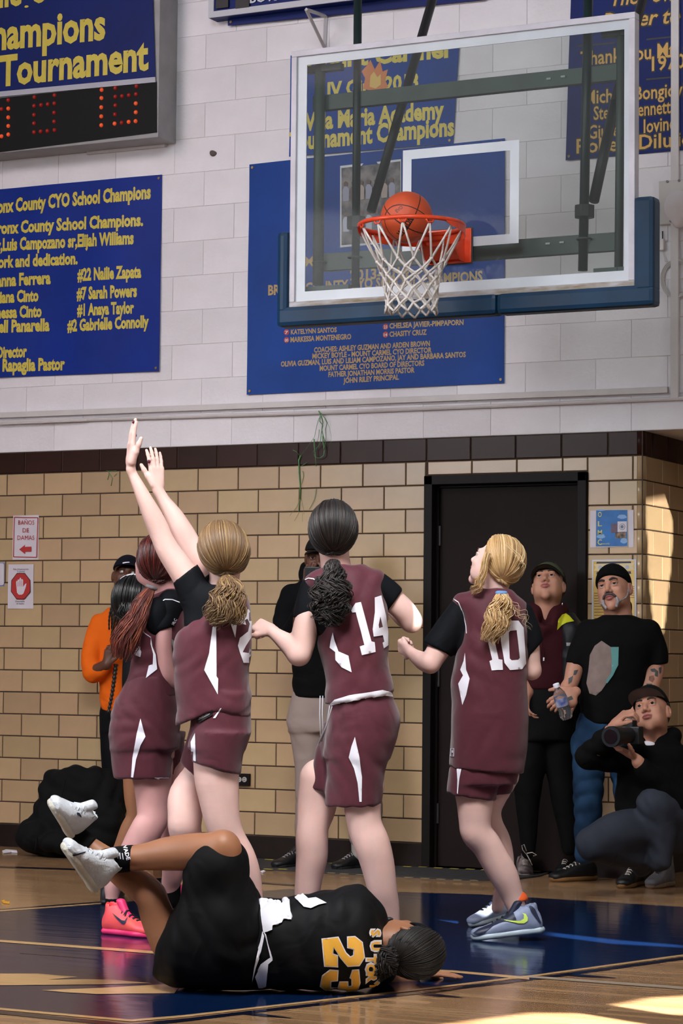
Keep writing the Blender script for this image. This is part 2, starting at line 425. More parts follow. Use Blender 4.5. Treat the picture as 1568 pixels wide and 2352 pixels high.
def brick(name, x0, x1, z0, z1, m, parent, gap, d, y=0., rz=0., pos=None):
    w, h = round(x1-x0-gap,4), round(z1-z0-gap,4)
    if w < .01 or h < .01: return
    key = (w,h,m.name,d)
    if key not in _bm: _bm[key] = brick_mesh(w,h,d,min(.003,d*.6)); _bm[key].materials.append(m)
    o = bpy.data.objects.new(name, _bm[key]); COL.objects.link(o)
    o.location = pos if pos is not None else ((x0+x1)/2, y, (z0+z1)/2); o.rotation_euler = (0,0,rz)
    setpar(o, parent); return o
DX0, DX1, DZ = .515, 1.470, 2.160          # doorway
CX = 1.786                                  # outside corner of the wall
wb = MB()
# backing of the back wall in pieces around the doorway
wb.box((-7,0.001,0),(DX0,.25,CAP)).box((DX0,.001,DZ),(DX1,.25,CAP)).box((DX1,.001,0),(CX-.006,.25,CAP))
wall = wb.build('wall_back', m_mort, kind='structure')
wu = MB().box((-7,0.0005,CAP),(9,.3,7.5)).build('wall_upper', m_cmuj, kind='structure')
wr = MB().box((CX-.2,.02,0),(CX-.005,3.0,CAP)).build('wall_return', m_mort, kind='structure')
rec = MB().box((CX-.2,3.0,0),(9,3.1,CAP)).build('wall_recess', mat('tan_wall', srgb(150,135,110),.6), kind='structure')
MB().box((CX-.2,.3,CAP),(9,3.1,CAP+.1)).build('ceiling_recess', m_cmuj, kind='structure')
# glazed tiles of the lower wall
JX = -2.007
for r in range(16):
    z1 = T16-r*TH; z0 = z1-TH; off = 0 if r % 2 == 0 else TW/2
    k = 0; x = JX+off-TW*3
    while x < CX:
        a, b = x, x+TW; x += TW
        for (c0,c1) in (((-3.2,DX0),(DX1,CX-.03)) if z0 < DZ-.02 else ((-3.2,CX-.03),)):
            aa, bb_ = max(a,c0), min(b,c1)
            if bb_-aa > .02: brick('tile', aa, bb_, max(z0,DZ+.001) if (z0 < DZ < z1 and aa < DX1-.01 and bb_ > DX0+.01 and c0 == -3.2 and c1 == DX0 and False) else z0, z1, m_tile, wall, .0065, .006)
x = -2.147-TW*4
while x < CX:
    aa, bb_ = max(x,-3.2), min(x+TW, CX-.03)
    if bb_-aa > .02: brick('cap_tile', aa, bb_, T16, CAP, m_cap, wall, .007, .007)
    x += TW
x = JX+TW/2-TW*3
while x < DX1:
    aa, bb_ = max(x,DX0), min(x+TW,DX1)
    if bb_-aa > .02: brick('tile', aa, bb_, DZ+.004, T16, m_tile, wall, .0065, .006)
    x += TW
# bullnose corner units and return wall tiles
def bull_mesh(h, r=.03, n=5):
    V = []; 
    for z in (-h/2,h/2):
        for i in range(n+1):
            t = math.pi/2*i/n; V.append((-r+r*math.sin(t), r-r*math.cos(t)-.006*0, z))
        V.append((-r,r,z))
    m_ = n+2; F = [(i,i+1,m_+i+1,m_+i) for i in range(n)]+[tuple(range(m_))[::-1],tuple(range(m_,2*m_))]
    return mesh(V,F)
bt, bc = bull_mesh(TH-.0065,.034), bull_mesh(TH-.007,.034)
for me_, mm in ((bt,m_tile),(bc,m_cap)):
    me_.materials.append(mm); me_.polygons.foreach_set('use_smooth',[True]*len(me_.polygons)); me_.polygons[-1].use_smooth=False; me_.polygons[-2].use_smooth=False
for r in range(17):
    o = bpy.data.objects.new('corner_tile', bt if r < 16 else bc); COL.objects.link(o)
    o.location = (CX+.002,-.006,BB+(r+.5)*TH); setpar(o, wr)
for r in range(17):
    z0 = BB+r*TH; y = .03 if r % 2 else .03-TW*.55; lim = .53 if r == 16 else 1.6
    while y < lim:
        a, b = max(y,.03), min(y+TW*(1 if r < 16 else .9), lim if r == 16 else 9); 
        if b-a > .03: brick('tile', a, b, z0, z0+TH, m_tile if r < 16 else m_cap, wr, .0065, .006, rz=math.pi/2, pos=(CX-.004,(a+b)/2,z0+TH/2))
        y = b if y >= .03 else y+TW
# upper wall: painted blocks
JC = -.925
r = 0; z = CAP
rows = [CAP]+[5.001+k*CH for k in range(-12,3)]
for r in range(len(rows)-1):
    z0, z1 = rows[r], rows[r+1]; kk = r-1-12+3   # row phase
    off = 0 if (r % 2 == 1) else CW/2
    x = JC+off-CW*5
    while x < 2.35:
        brick('block', x, x+CW, z0, z1, m_cmu, wu, .0022, .0032)
        x += CW
MB().box((-7,-.022,0),(DX0,.0,BB-.004)).box((DX1,-.022,0),(CX,0,BB-.004)).build('baseboard_back', m_base, kind='structure')
MB().box((CX,-.022,0),(CX+.02,3.0,BB-.004)).build('baseboard_return', m_base, kind='structure')
# door
dr = thing('door_1', None, None, (DX0,0,0), kind='structure')
fr = MB(); 
for a,b,c,d in ((DX0,DX0+.05,0,DZ),(DX1-.05,DX1,0,DZ),(DX0,DX1,DZ-.05,DZ)):
    fr.box((a,-.028,c),(b,.16,d)); 
for a,b,c,d in ((DX0+.05,DX0+.065,0,DZ-.05),(DX1-.065,DX1-.05,0,DZ-.05),(DX0+.05,DX1-.05,DZ-.065,DZ-.05)): fr.box((a,.03,c),(b,.16,d))
fr.build('door_frame', m_frame, dr, bevel=.003)
MB().box((DX0+.066,.045,.012),(DX1-.066,.09,DZ-.066)).build('door_leaf', m_door, dr, bevel=.003)
for z in (.3,1.05,1.83): MB().tube([(DX0+.068,.038,z-.055),(DX0+.068,.038,z+.055)],.008,10).build('hinge', mat('dull_steel',srgb(90,88,92),.35,metal=.8), dr, smooth=False)
MB().box((DX1-.16,.03,.96),(DX1-.11,.045,1.12)).tube([(DX1-.135,.03,1.04),(DX1-.135,-.02,1.04),(DX1-.24,-.025,1.04)],.009,8).build('door_handle', mat('dull_steel',srgb(90,88,92),.35,metal=.8), dr)
# the doorway is backed so no light leaks in
MB().box((DX0-.05,.16,0),(DX1+.05,.3,DZ+.05)).build('wall_behind_door', m_frame, kind='structure')
# raceways and pipes along the upper wall
m_race = mat('painted_raceway', srgb(205,198,196), .5, var=.04)
def wallbar(name, x0,y0,x1,y1, h, d, m, **kw):
    a = wallp(x0,y0); b = wallp(x1,y1); V = []
    for off in (0.,-d):
        V += [(a[0],off-.0046,a[2]-h/2),(b[0],off-.0046,b[2]-h/2),(b[0],off-.0046,b[2]+h/2),(a[0],off-.0046,a[2]+h/2)]
    return MB().add(V,[(0,1,2,3),(4,7,6,5),(0,4,5,1),(1,5,6,2),(2,6,7,3),(3,7,4,0)]).build(name, m, bevel=.003, **kw)
wallbar('trim_1', -60,957,1536,896, .034, .024, m_race, kind='structure')
a = wallp(1552,925)[0]
MB().box((a-.022,-.029,2.535),(a+.022,-.0046,5.2)).build('trim_2', m_race, bevel=.003, kind='structure')
MB().tube([wallp(-60,972,.016),wallp(400,958,.016),wallp(790,946,.016),wallp(1568,915,.016),wallp(1700,908,.016)],.011,8).build('trim_3', m_race, kind='structure')
MB().tube([wallp(-60,955+22,.03),wallp(200,966,.03)],.005,6).build('trim_4', m_race, kind='structure')
# ---------------------------------------------------------------- floor
def floor_mat():
    m = bpy.data.materials.new('maple_floor'); m.use_nodes = True; N = m.node_tree.nodes; L = m.node_tree.links; b = N['Principled BSDF']
    g = N.new('ShaderNodeNewGeometry'); br = N.new('ShaderNodeTexBrick')
    mp = N.new('ShaderNodeMapping'); mp.inputs['Scale'].default_value = (1,1,1); L.new(g.outputs['Position'], mp.inputs[0]); L.new(mp.outputs[0], br.inputs[0])
    br.inputs['Scale'].default_value = 1; br.inputs['Brick Width'].default_value = .9; br.inputs['Row Height'].default_value = .057
    br.inputs['Mortar Size'].default_value = .0006; br.inputs['Mortar Smooth'].default_value = .3; br.offset = .37
    br.inputs['Color1'].default_value = (*srgb(180,146,110),1); br.inputs['Color2'].default_value = (*srgb(156,122,88),1); br.inputs['Mortar'].default_value = (*srgb(90,58,34),1)
    n = N.new('ShaderNodeTexNoise'); mp2 = N.new('ShaderNodeMapping'); mp2.inputs['Scale'].default_value = (2.2,46,1); L.new(g.outputs['Position'], mp2.inputs[0]); L.new(mp2.outputs[0], n.inputs[0]); n.inputs['Scale'].default_value = 1; n.inputs['Detail'].default_value = 6
    mx = N.new('ShaderNodeMix'); mx.data_type = 'RGBA'; mx.blend_type = 'MULTIPLY'; mx.inputs[0].default_value = .6
    r = N.new('ShaderNodeValToRGB'); r.color_ramp.elements[0].color = (.52,.46,.42,1); r.color_ramp.elements[1].color = (1.1,1.06,1,1); r.color_ramp.elements[0].position = .3; r.color_ramp.elements[1].position = .7
    L.new(n.outputs[0], r.inputs[0]); L.new(br.outputs[0], mx.inputs[6]); L.new(r.outputs[0], mx.inputs[7]); L.new(mx.outputs[2], b.inputs['Base Color'])
    b.inputs['Roughness'].default_value = .16; b.inputs['Specular IOR Level'].default_value = .35
    n2 = N.new('ShaderNodeTexNoise'); mp3 = N.new('ShaderNodeMapping'); mp3.inputs['Scale'].default_value = (1.5,9,1); L.new(g.outputs['Position'], mp3.inputs[0]); L.new(mp3.outputs[0], n2.inputs[0]); n2.inputs['Scale'].default_value = 1.2
    bp = N.new('ShaderNodeBump'); bp.inputs['Strength'].default_value = .05; bp.inputs['Distance'].default_value = .02; L.new(n2.outputs[0], bp.inputs['Height']); L.new(bp.outputs[0], b.inputs['Normal']); L.new(bp.outputs[0], b.inputs['Coat Normal'])
    return m
def paint_mat(name, col, rough=.13):
    m = bpy.data.materials.new(name); m.use_nodes = True; N = m.node_tree.nodes; L = m.node_tree.links; b = N['Principled BSDF']
    g = N.new('ShaderNodeNewGeometry'); n = N.new('ShaderNodeTexNoise'); mp = N.new('ShaderNodeMapping'); mp.inputs['Scale'].default_value = (2.2,40,1)
    L.new(g.outputs['Position'], mp.inputs[0]); L.new(mp.outputs[0], n.inputs[0]); n.inputs['Scale'].default_value = 1; n.inputs['Detail'].default_value = 6
    r = N.new('ShaderNodeValToRGB'); r.color_ramp.elements[0].color = (*[c*.8 for c in col],1); r.color_ramp.elements[1].color = (*[c*1.25 for c in col],1)
    L.new(n.outputs[0], r.inputs[0]); L.new(r.outputs[0], b.inputs['Base Color']); b.inputs['Roughness'].default_value = rough; b.inputs['Coat Weight'].default_value = 0; b.inputs['Specular IOR Level'].default_value = .28
    n2 = N.new('ShaderNodeTexNoise'); mp3 = N.new('ShaderNodeMapping'); mp3.inputs['Scale'].default_value = (1.5,9,1); L.new(g.outputs['Position'], mp3.inputs[0]); L.new(mp3.outputs[0], n2.inputs[0]); n2.inputs['Scale'].default_value = 1.2
    bp = N.new('ShaderNodeBump'); bp.inputs['Strength'].default_value = .05; bp.inputs['Distance'].default_value = .02; L.new(n2.outputs[0], bp.inputs['Height']); L.new(bp.outputs[0], b.inputs['Normal']); L.new(bp.outputs[0], b.inputs['Coat Normal'])
    return m
m_floor = floor_mat()
floor = MB().box((-9,-16,-.1),(9,3.1,0)).build('floor', m_floor, kind='structure')
m_blue = paint_mat('court_blue_paint', srgb(9,28,62)); m_line = paint_mat('court_tan_line', srgb(196,158,110)); m_navy = paint_mat('court_dark_line', srgb(20,24,44))
def floorpoly(name, px, m, z, label=None):
    pts = [flo(x,y,z) for x,y in px]
    V = [(p[0],p[1],z) for p in pts]; 
    v, e, f = delaunay_2d_cdt([Vector(p[:2]) for p in V],[],[tuple(range(len(V)))],1,1e-5)[:3]
    me = mesh([(p[0],p[1],z) for p in v], f); bm = bmesh.new(); bm.from_mesh(me); bmesh.ops.recalc_face_normals(bm, faces=bm.faces)
    if bm.faces and bm.faces[0].normal.z < 0: bmesh.ops.reverse_faces(bm, faces=bm.faces)
    bm.to_mesh(me); bm.free()
    return link(name, me, m, floor, label=label)
def floorline(name, pts, wpx, m, z):
    u = [(x,y-w_/2) for (x,y),w_ in zip(pts,wpx)]; d = [(x,y+w_/2) for (x,y),w_ in zip(pts,wpx)]
    return floorpoly(name, u+d[::-1], m, z)
top = [(-400,2122),(0,2093),(243,2075),(600,2047),(660,2042),(1100,2054),(1568,2083),(1900,2104)]
bot = [(1900,2150),(1568,2196),(1240,2241),(1000,2270),(620,2313),(420,2336),(300,2346),(0,2319),(-400,2283)]
floorpoly('painted_key', top+bot, m_blue, .0012, 'dark blue painted area of the court floor')
floorline('painted_line', [(1900,2149),(1568,2194),(1240,2239),(1000,2268),(620,2311),(420,2334),(300,2344)], [4,4,4,4,4,5,5], m_line, .0020)
floorline('painted_line', [(300,2344),(0,2317),(-400,2281)], [5,5,5], m_line, .0020)
floorline('painted_line', [(1900,2155),(1568,2201),(1240,2246),(1000,2275),(620,2319),(420,2343),(300,2355)], [6,6,6,6,6,7,8], m_navy, .0016)
floorline('painted_line', [(300,2355),(0,2325),(-400,2288)], [8,8,8], m_navy, .0016)
floorline('painted_line', [(-400,2120),(0,2092),(243,2074)], [3,3,3], m_line, .0022)
floorline('painted_line', [(-400,2117),(0,2089),(243,2071)], [3,3,3], m_navy, .0022)
floorline('painted_line', [(-300,2140),(0,2161),(350,2187),(900,2227)], [4,5,6,6], m_line, .0024)
floorline('painted_line', [(900,2225),(1040,2231),(1215,2247)], [5,5,6], m_line, .0024)
floorline('painted_line', [(1215,2243),(1568,2269),(1900,2293)], [5,6,6], mat('pale_line',srgb(156,140,122),.3), .0026)
floorpoly('painted_feather', [(-200,2232),(0,2236),(85,2236),(178,2244),(110,2250),(200,2249),(255,2250),(350,2258),(220,2261),(0,2263),(-200,2262)], m_line, .0024)
floorpoly('painted_feather', [(95,2274),(230,2269),(420,2258),(400,2281),(220,2283),(150,2279)], m_line, .0024)
for q in (((1290,2238),(1330,2240),(1414,2246)),((960,2283),(1000,2285),(1062,2291)),((530,2326),(600,2331),(668,2338)),((45,2189),(120,2192),(225,2203))):
    floorline('painted_stroke', list(q), [1,6,1], m_navy, .0018)
# boundary lines
floorline('painted_line', [(-200,1992),(0,1991),(160,1996),(260,2004)], [3,3,3,3], m_navy, .0018)
floorline('painted_line', [(590,2027),(680,2033),(720,2035)], [3,3,3], m_navy, .0018)
# dark mat along the wall with yellow dashes
m_mat = mat('rubber_mat', srgb(44,42,44), .8, var=.2, vscale=20, bump=.2)
y0 = -.02
pts = [(560,1984),(600,1998),(740,2006),(900,2014),(1100,2024),(1180,2022),(1240,2014),(1262,2006)]
fl = [flo(x,y) for x,y in pts]
back = [(fl[-1][0],-.03),(fl[0][0]-.1,-.03)]
mt = thing('floor_mat', 'dark rubber floor mat with yellow dashes along the foot of the wall', 'mat', (0.5,-.15,0))
MB().prism([(p[0],p[1],.001) for p in fl]+[(q[0],q[1],.001) for q in back],(0,0,.008)).build('mat_sheet', m_mat, mt)
m_yel = mat('yellow_tape', srgb(190,176,52), .6, var=.2, vscale=30); m_pale = mat('worn_tape', srgb(150,140,100), .7)
for (x,y,w_) in ((609,1974,18),(607,1996,18),(640,1996,18),(757,1983,18),(786,1984,18),(926,1990,18),(962,1991,18),(997,1993,18),(1033,1995,19),(1070,1996,19),(1105,1998,19),(1222,2001,18)):
    p = flo(x,y,.009); q = flo(x+w_,y+1,.009); MB().box((p[0],p[1]-.012,.0095),(q[0],p[1]+.012,.0105)).build('tape_dash', m_yel, mt)
for (x,y,w_) in ((752,2005,16),(781,2007,18),(818,2009,18),(929,2015,19),(966,2017,19),(1003,2019,19),(1041,2021,19),(1080,2022,17)):
    p = flo(x,y,.009); q = flo(x+w_,y+1,.009); MB().box((p[0],p[1]-.009,.0095),(q[0],p[1]+.009,.0105)).build('tape_dash', m_pale, mt)
# ---------------------------------------------------------------- unseen blocker added on the right, openings cut to cast the wanted sun patches
SUN = nrm((-1.,.55,-.52))
WX = 8.6
def back_to_gobo(p): p = np.asarray(p,float); t = (WX-p[0])/SUN[0]; q = p+SUN*t; return (q[1],q[2])
opens = []
def retp(x, y):
    q = ray(x,y); return CP+q*((CX-CP[0])/q[0])
opens.append([back_to_gobo(flo(x,y)) for x,y in ((1000,2357),(1225,2327),(1335,2328),(1460,2349),(1700,2380),(1300,2420))])
opens.append([back_to_gobo(flo(x,y)) for x,y in ((1405,2309),(1500,2292),(1600,2286),(1650,2330),(1540,2330))])
opens.append([back_to_gobo(flo(x,y)) for x,y in ((1262,2142),(1420,2160),(1568,2172),(1568,2177),(1400,2168),(1262,2150))])
opens.append([back_to_gobo(flo(x,y)) for x,y in ((990,2113),(1068,2117),(1068,2124),(1010,2117))])
JD = lambda x,y,D: P(x,y,D)
def slits(poly, wd=.018, gap=.062):
    """vertical slits inside an outline, cut narrow to weaken the sun passing the blocker"""
    y0 = min(p[0] for p in poly); y1 = max(p[0] for p in poly); out = []; y = y0+gap*.5
    while y < y1:
        zs_ = []
        for yy in (y,y+wd):
            c = []
            for i in range(len(poly)):
                (a,b),(c_,d) = poly[i],poly[(i+1)%len(poly)]
                if (a > yy) != (c_ > yy): c.append(b+(yy-a)/(c_-a)*(d-b))
            zs_.append((min(c),max(c)) if len(c) > 1 else None)
        if all(zs_) and zs_[0][1]-zs_[0][0] > .05: out.append([(y,zs_[0][0]),(y+wd,zs_[1][0]),(y+wd,zs_[1][1]),(y,zs_[0][1])])
        y += gap
    return out
opens += slits([back_to_gobo(JD(x,y,D)) for x,y,D in ((1206,1500,10.1),(1240,1490,10.0),(1240,1560,10.0),(1225,1572,10.05),(1206,1560,10.1))],.012,.03)
opens += slits([back_to_gobo(JD(x,y,D)) for x,y,D in ((930,1375,9.78),(975,1400,9.74),(975,1450,9.74),(945,1462,9.78))],.008,.05)
opens += slits([back_to_gobo(retp(x,y)) for x,y in ((1483,1150),(1530,1142),(1545,1200),(1540,1300),(1524,1450),(1500,1450),(1487,1300))],.0036,.027)
# ================================================================ THINGS ON THE WALL
m_bblue = mat('banner_blue', srgb(0,60,140), .5, spec=.2, var=.12, vscale=2.5, bump=.08, bscale=6)
m_bblue2 = mat('banner_royal', srgb(2,40,132), .5, spec=.2, var=.1, vscale=2.5, bump=.08, bscale=6)
m_bdark = mat('banner_navy', srgb(2,28,96), .5, spec=.2, var=.12, vscale=3, bump=.08, bscale=6)
m_yelt = mat('print_yellow', srgb(206,186,66), .45, var=.05, vscale=20)
m_gold = mat('print_gold', srgb(206,158,70), .45); m_gold2 = mat('print_old_gold', srgb(172,142,84), .5)
m_white = mat('print_white', srgb(206,208,214), .5); m_blk = mat('print_black', srgb(14,14,16), .5); m_red = mat('print_red', srgb(176,40,38), .5)
def banner(name, label, corners, m, amp=.006, nx=40, nz=30, off=.008, seed=0, group=None, cat='banner', hem=True):
    """corners: pixels TL, TR, BR, BL; hangs in front of the wall, slightly rippled"""
    tl, tr, br, bl = [wallp(x,y,off) for x,y in corners]
    rs = np.random.RandomState(seed); a = rs.rand(4)*6
    def fn(X, Z): return amp*(1+.5*np.sin(X*5.1+a[0]+Z*1.7)+.35*np.sin(X*11-Z*3+a[1])+.25*np.sin(Z*8+a[2]+X*2))
    V = []
    for j in range(nz+1):
        for i in range(nx+1):
            u, v = i/nx, j/nz; p = (bl*(1-u)+br*u)*(1-v)+(tl*(1-u)+tr*u)*v; V.append([p[0],-off-fn(p[0],p[2]),p[2]])
    n = len(V); V = np.array(V); B = V.copy(); B[:,1] += .0015
    F = [(j*(nx+1)+i,j*(nx+1)+i+1,(j+1)*(nx+1)+i+1,(j+1)*(nx+1)+i) for j in range(nz) for i in range(nx)]
    t = thing(name, label, cat, (bl+br)/2, group=group)
    me = mesh(np.vstack([V,B]), F+[tuple(n+i for i in f[::-1]) for f in F])
    link('banner_sheet', me, m, t, smooth=True)
    for p in (tl,tr,br,bl):
        q = np.array([p[0]+(.02 if p is tl or p is bl else -.02), -off-fn(p[0],p[2])-.001, p[2]+(-.02 if p is tl or p is tr else .02)])
        MB().tube([q,q-np.array([0,.003,0])],.008,10).build('grommet', mat('brass',srgb(110,92,60),.4,metal=.8), t)
    return t, fn, off
def lines(t, fn, off, L, m, bold=.03, shear=0., outline=None, hs=1.):
    for (s,x0,y0,x1,y1,h) in L:
        h *= hs
        if outline is not None:
            o = wtext(s,x0-1.2,y0+1,x1+1.8,y1+1,h+2.6,outline,t,off,bold=bold+.045,shear=shear,fn=fn,name='lettering_outline')  # wider black print behind the letters forms their outline
        o = wtext(s,x0,y0,x1,y1,h,m,t,off+(.0012 if outline is not None else 0),bold=bold,shear=shear,fn=fn)
# left banner
t,fn,off = banner('banner','blue vinyl banner listing school champions in yellow, below the scoreboard',((-190,452),(372,401),(367,853),(-190,875)),m_bblue2,seed=3)
lines(t,fn,off,[('Bronx County CYO School Champions',-26,491,347,455,27),('Mt Carmel presents CYO Bronx County School Champions.',-276,553,330,518,24),
 ('Campozano jr,Luis Campozano sr,Elijah Williams',-118,582,309,560,25),('hard work and dedication.',-67,618,180,606,24),('Julianna Ferrera',-36,660,117,651,25),('#22 Nailie Zapata',179,645,326,637,25),
 ('Viviana Cinto',-27,697,89,691,24),('#7 Sarah Powers',177,688,316,681,25),('Vanessa Cinto',-30,732,96,727,24),('#1 Anaya Taylor',178,725,309,719,24),
 ('Isabell Panarella',-37,765,114,759,25),('#2 Gabrielle Connolly',155,761,343,751,24),('Director',-4,823,63,819,24),('Dominic Rapaglia Pastor',-76,855,150,849,25)],m_yelt,bold=.045,hs=1.12)
# middle banner with a team photo
t,fn,off = banner('banner','large blue vinyl banner with a team photo, hanging behind the backboard',((573,378),(1160,318),(1158,880),(568,907)),m_bblue,amp=.007,seed=5)
lines(t,fn,off,[('MOUNT CARMEL SCHOOL',700,612,1072,584,22),('2013-2014',806,644,940,636,24),('BRONX COUNTY CYO SCHOOL CHAMPIONS',617,678,1108,645,23),
 ('KATELYNN SANTOS',668,768,775,763,11),('MARKESSA MONTENEGRO',667,786,808,779,12),('CHELSEA JAVIER-PIMPAPORN',896,755,1065,746,12),('CHASITY CRUZ',896,774,982,769,12),('BRIANNA MALDONADO',896,737,1000,731,11),
 ('COACHES: ASHLEY GUZMAN AND ARDEN BROWN',722,810,989,795,12),('MICKEY BOYLE - MOUNT CARMEL CYO DIRECTOR',718,824,993,810,12),('OLIVIA GUZMAN, LUIS AND LILIAM CAMPOZANO, JAY AND BARBARA SANTOS',645,842,1070,820,12),
 ('MOUNT CARMEL CYO BOARD OF DIRECTORS',735,852,976,840,12),('FATHER JONATHAN MORRIS PASTOR',755,866,954,856,12),('JOHN RILEY PRINCIPAL',789,880,918,872,12)],m_gold2,bold=.035)
for x,y,s in ((658,763,'7'),(658,781,'00'),(887,751,'23'),(887,769,'14'),(658,744,'5'),(887,733,'3')):
    c = wallp(x,y,off); c[1] -= fn(c[0],c[2]); MB().tube([c,c-np.array([0,.0016,0])],.017,16).build('number_dot', m_red, t)
    wtext(s,x-4,y+4,x+4,y+3.5,7,m_white,t,off+.0024,fn=fn)
def wrect(x0,y0,x1,y1,sl=-.09):  # pixel rectangle following the wall's slope
    return [(x0,y1),(x1,y1+sl*(x1-x0)),(x1,y0+sl*(x1-x0)),(x0,y0)]
def wpoly(name, px, m, parent, off, th=.0012, fn=None, label=None):
    P_ = [wallp(x,y,off) for x,y in px]
    if fn is not None:
        for p in P_: p[1] -= fn(p[0],p[2])
    return MB().prism(P_,(0,-th,0)).build(name, m, parent, label=label)
wpoly('photo_border',[(783,382),(922,366),(922,556),(783,569)],m_white,t,off+.003,fn=fn)
# the team photo is a flat print: blocks of colour for figures seen in it
m_ph = mat('photo_print', srgb(128,120,118), .5, col2=srgb(36,34,48), vscale=14)
wpoly('team_photo',[(786,387),(920,371),(920,552),(786,564)],m_ph,t,off+.0052,fn=fn,label='printed team photo')
rs = np.random.RandomState(4)
for row,(yy,cols) in enumerate(((430,((150,150,170),(90,60,50),(170,150,140))),(500,((170,172,190),(60,62,110),(110,80,66))))):
    for i in range(7):
        x = 796+i*17.5; y = yy-(x-786)*.09
        wpoly('photo_figure',[(x-6,y+34),(x+7,y+33),(x+8,y+6),(x+3,y),(x-3,y),(x-7,y+7)],mat('photo_c%d'%(i%3+row*3),srgb(*cols[i%3]),.5),t,off+.0066,fn=fn)
        wpoly('photo_face',[(x-4,y-1),(x+4,y-1),(x+5,y-8),(x,y-12),(x-5,y-8)],mat('photo_skin',srgb(92,66,54),.5),t,off+.0066,fn=fn)
# banner behind the board's upper half
t,fn,off = banner('banner','blue vinyl tournament banner with a flame emblem, behind the upper glass of the backboard',((668,128),(1055,98),(1040,330),(664,360)),m_bblue,seed=9,off=.012)
lines(t,fn,off,[('Mount Carmel',700,162,1030,131,30),('JV Girls 2013',748,225,962,203,24),('Villa Maria Academy',700,300,1020,271,28),('Tournament Champions',664,346,1043,310,29)],m_yelt,bold=.04,hs=1.45)
wpoly('flame_emblem',[(835,205),(840,180),(832,165),(845,150),(852,138),(862,160),(874,140),(880,165),(892,160),(886,185),(893,200),(870,212)],mat('flame_orange',srgb(206,120,60),.5),t,off+.001,fn=fn)
wpoly('flame_emblem',[(850,200),(852,175),(860,165),(868,178),(876,170),(876,195),(864,204)],mat('flame_yellow',srgb(220,180,90),.5),t,off+.0026,fn=fn)
# right banner
t,fn,off = banner('banner','blue memorial banner with gold serif lettering, right of the backboard',((1312,-40),(1800,-90),(1792,325),(1300,369)),m_bdark,seed=12)
lines(t,fn,off,[('Thank You Mt. Carmel',1334,152,1680,116,34),('1970',1497,163,1574,156,34),('Michael Bongiovi',1345,240,1574,220,32),('Steven Bennett',1364,276,1541,260,32),('Giuseppe Iovino',1352,320,1554,297,32),('Robert DiIulio',1325,353,1590,334,34)],m_gold,bold=.015,outline=m_blk)
lines(t,fn,off,[('The Power of',1405,14,1640,-9,34),('Prayer to the',1383,66,1640,45,36)],m_gold,bold=.015,shear=.25,outline=m_blk)
for a,b in (((1326,106),(1412,98)),((1484,90),(1700,68)),((1484,182),(1700,163))):
    wpoly('black_rule',[(a[0],a[1]+3),(b[0],b[1]+3),(b[0],b[1]-1),(a[0],a[1]-1)],m_blk,t,off+.001,fn=fn)
# top sign with a white frame and the narrow banner under it
a = wallp(480,42,.1); b = wallp(1150,-32,.1)
t = thing('score_sign','blue sign with white frame and dark digit windows at the top of the wall','sign',((a[0]+b[0])/2,-.1,a[2]))
X0,X1,Z0 = a[0],b[0],a[2]
MB().box((X0,-.1,Z0),(X1,-.004,5.9)).build('sign_box', m_bdark, t)
for q in (((X0,-.11,Z0),(X1,-.1,Z0+.035)),((X0,-.11,Z0+.035),(X0+.035,-.1,5.9))): MB().box(*q).build('sign_frame', mat('painted_trim',srgb(196,196,204),.5), t)
for x0,x1 in ((496,524),(541,572)):
    p = wallp(x0,20,.112); q = wallp(x1,15,.112); MB().box((p[0],-.114,p[2]),(q[0],-.1,p[2]+.25)).build('digit_window', m_blk, t)
wtext('BOYS',574,7,640,0,22,m_white,t,.106)
t,fn,off = banner('banner','narrow dark blue strip banner under the framed sign at the top of the wall',((524,-10),(1120,-62),(1116,0),(525,60)),m_bdark,seed=2,off=.02)
# scoreboard cabinet
p = wallp(363,313,.21); SX = p[0]; SZ = p[2]
t = thing('scoreboard','wall mounted electronic scoreboard with dim red lamps, upper left','scoreboard',(SX-1,-.2,SZ))
m_cab = mat('cabinet_grey', srgb(150,148,148), .5, var=.08, bump=.08)
MB().box((-4.,-.21,SZ-.005),(SX,-.0046,5.6)).build('cabinet', m_cab, t, bevel=.004)
def at(off): return lambda x,y: wallp(x,y,off)
g = at(.213); pz = [g(-60,357),g(360,304),g(360,188),g(-60,232)]
MB().prism(pz,(0,-.004,0)).build('lamp_panel', mat('panel_black',srgb(12,14,15),.6,spec=.2), t)
m_l1 = mat('lamp_dark_red', srgb(120,26,22), .4, emit=srgb(150,20,14), estr=.35); m_l2 = mat('lamp_orange', srgb(200,80,40), .4, emit=srgb(210,70,30), estr=.6)
led = [(50,565,0),(50,612,1),(12,615,0),(50,662,1),(50,710,1),(50,758,1),(12,768,1),(197,548,0),(310,537,0),(195,597,0),(234,592,0),(272,588,0),(309,583,0),(195,648,0),(308,635,0),(195,695,0),(308,685,0),(195,745,0),(232,741,0),(270,738,0),(310,733,0),(575,507,1),(574,553,1),(573,605,1),(573,656,1),(573,706,1),(652,497,0),(771,487,0),(652,545,0),(690,542,0),(728,537,0),(768,531,0),(652,594,0),(767,583,1),(650,645,0),(767,633,1),(648,697,1),(688,692,0),(727,687,1),(766,683,1)]
sm = {}
for kx,(x,y,c) in enumerate(led):
    if c not in sm:
        bm = bmesh.new(); bmesh.ops.create_uvsphere(bm,u_segments=10,v_segments=6,radius=.0125); me = bpy.data.meshes.new('m'); bm.to_mesh(me); bm.free(); me.materials.append(m_l2 if c else m_l1); me.polygons.foreach_set('use_smooth',[True]*len(me.polygons)); sm[c] = me
    o = bpy.data.objects.new('lamp', sm[c]); COL.objects.link(o); q = g(x/2.45,y/2.45); o.location = (q[0],-.219,q[2]); setpar(o,t)
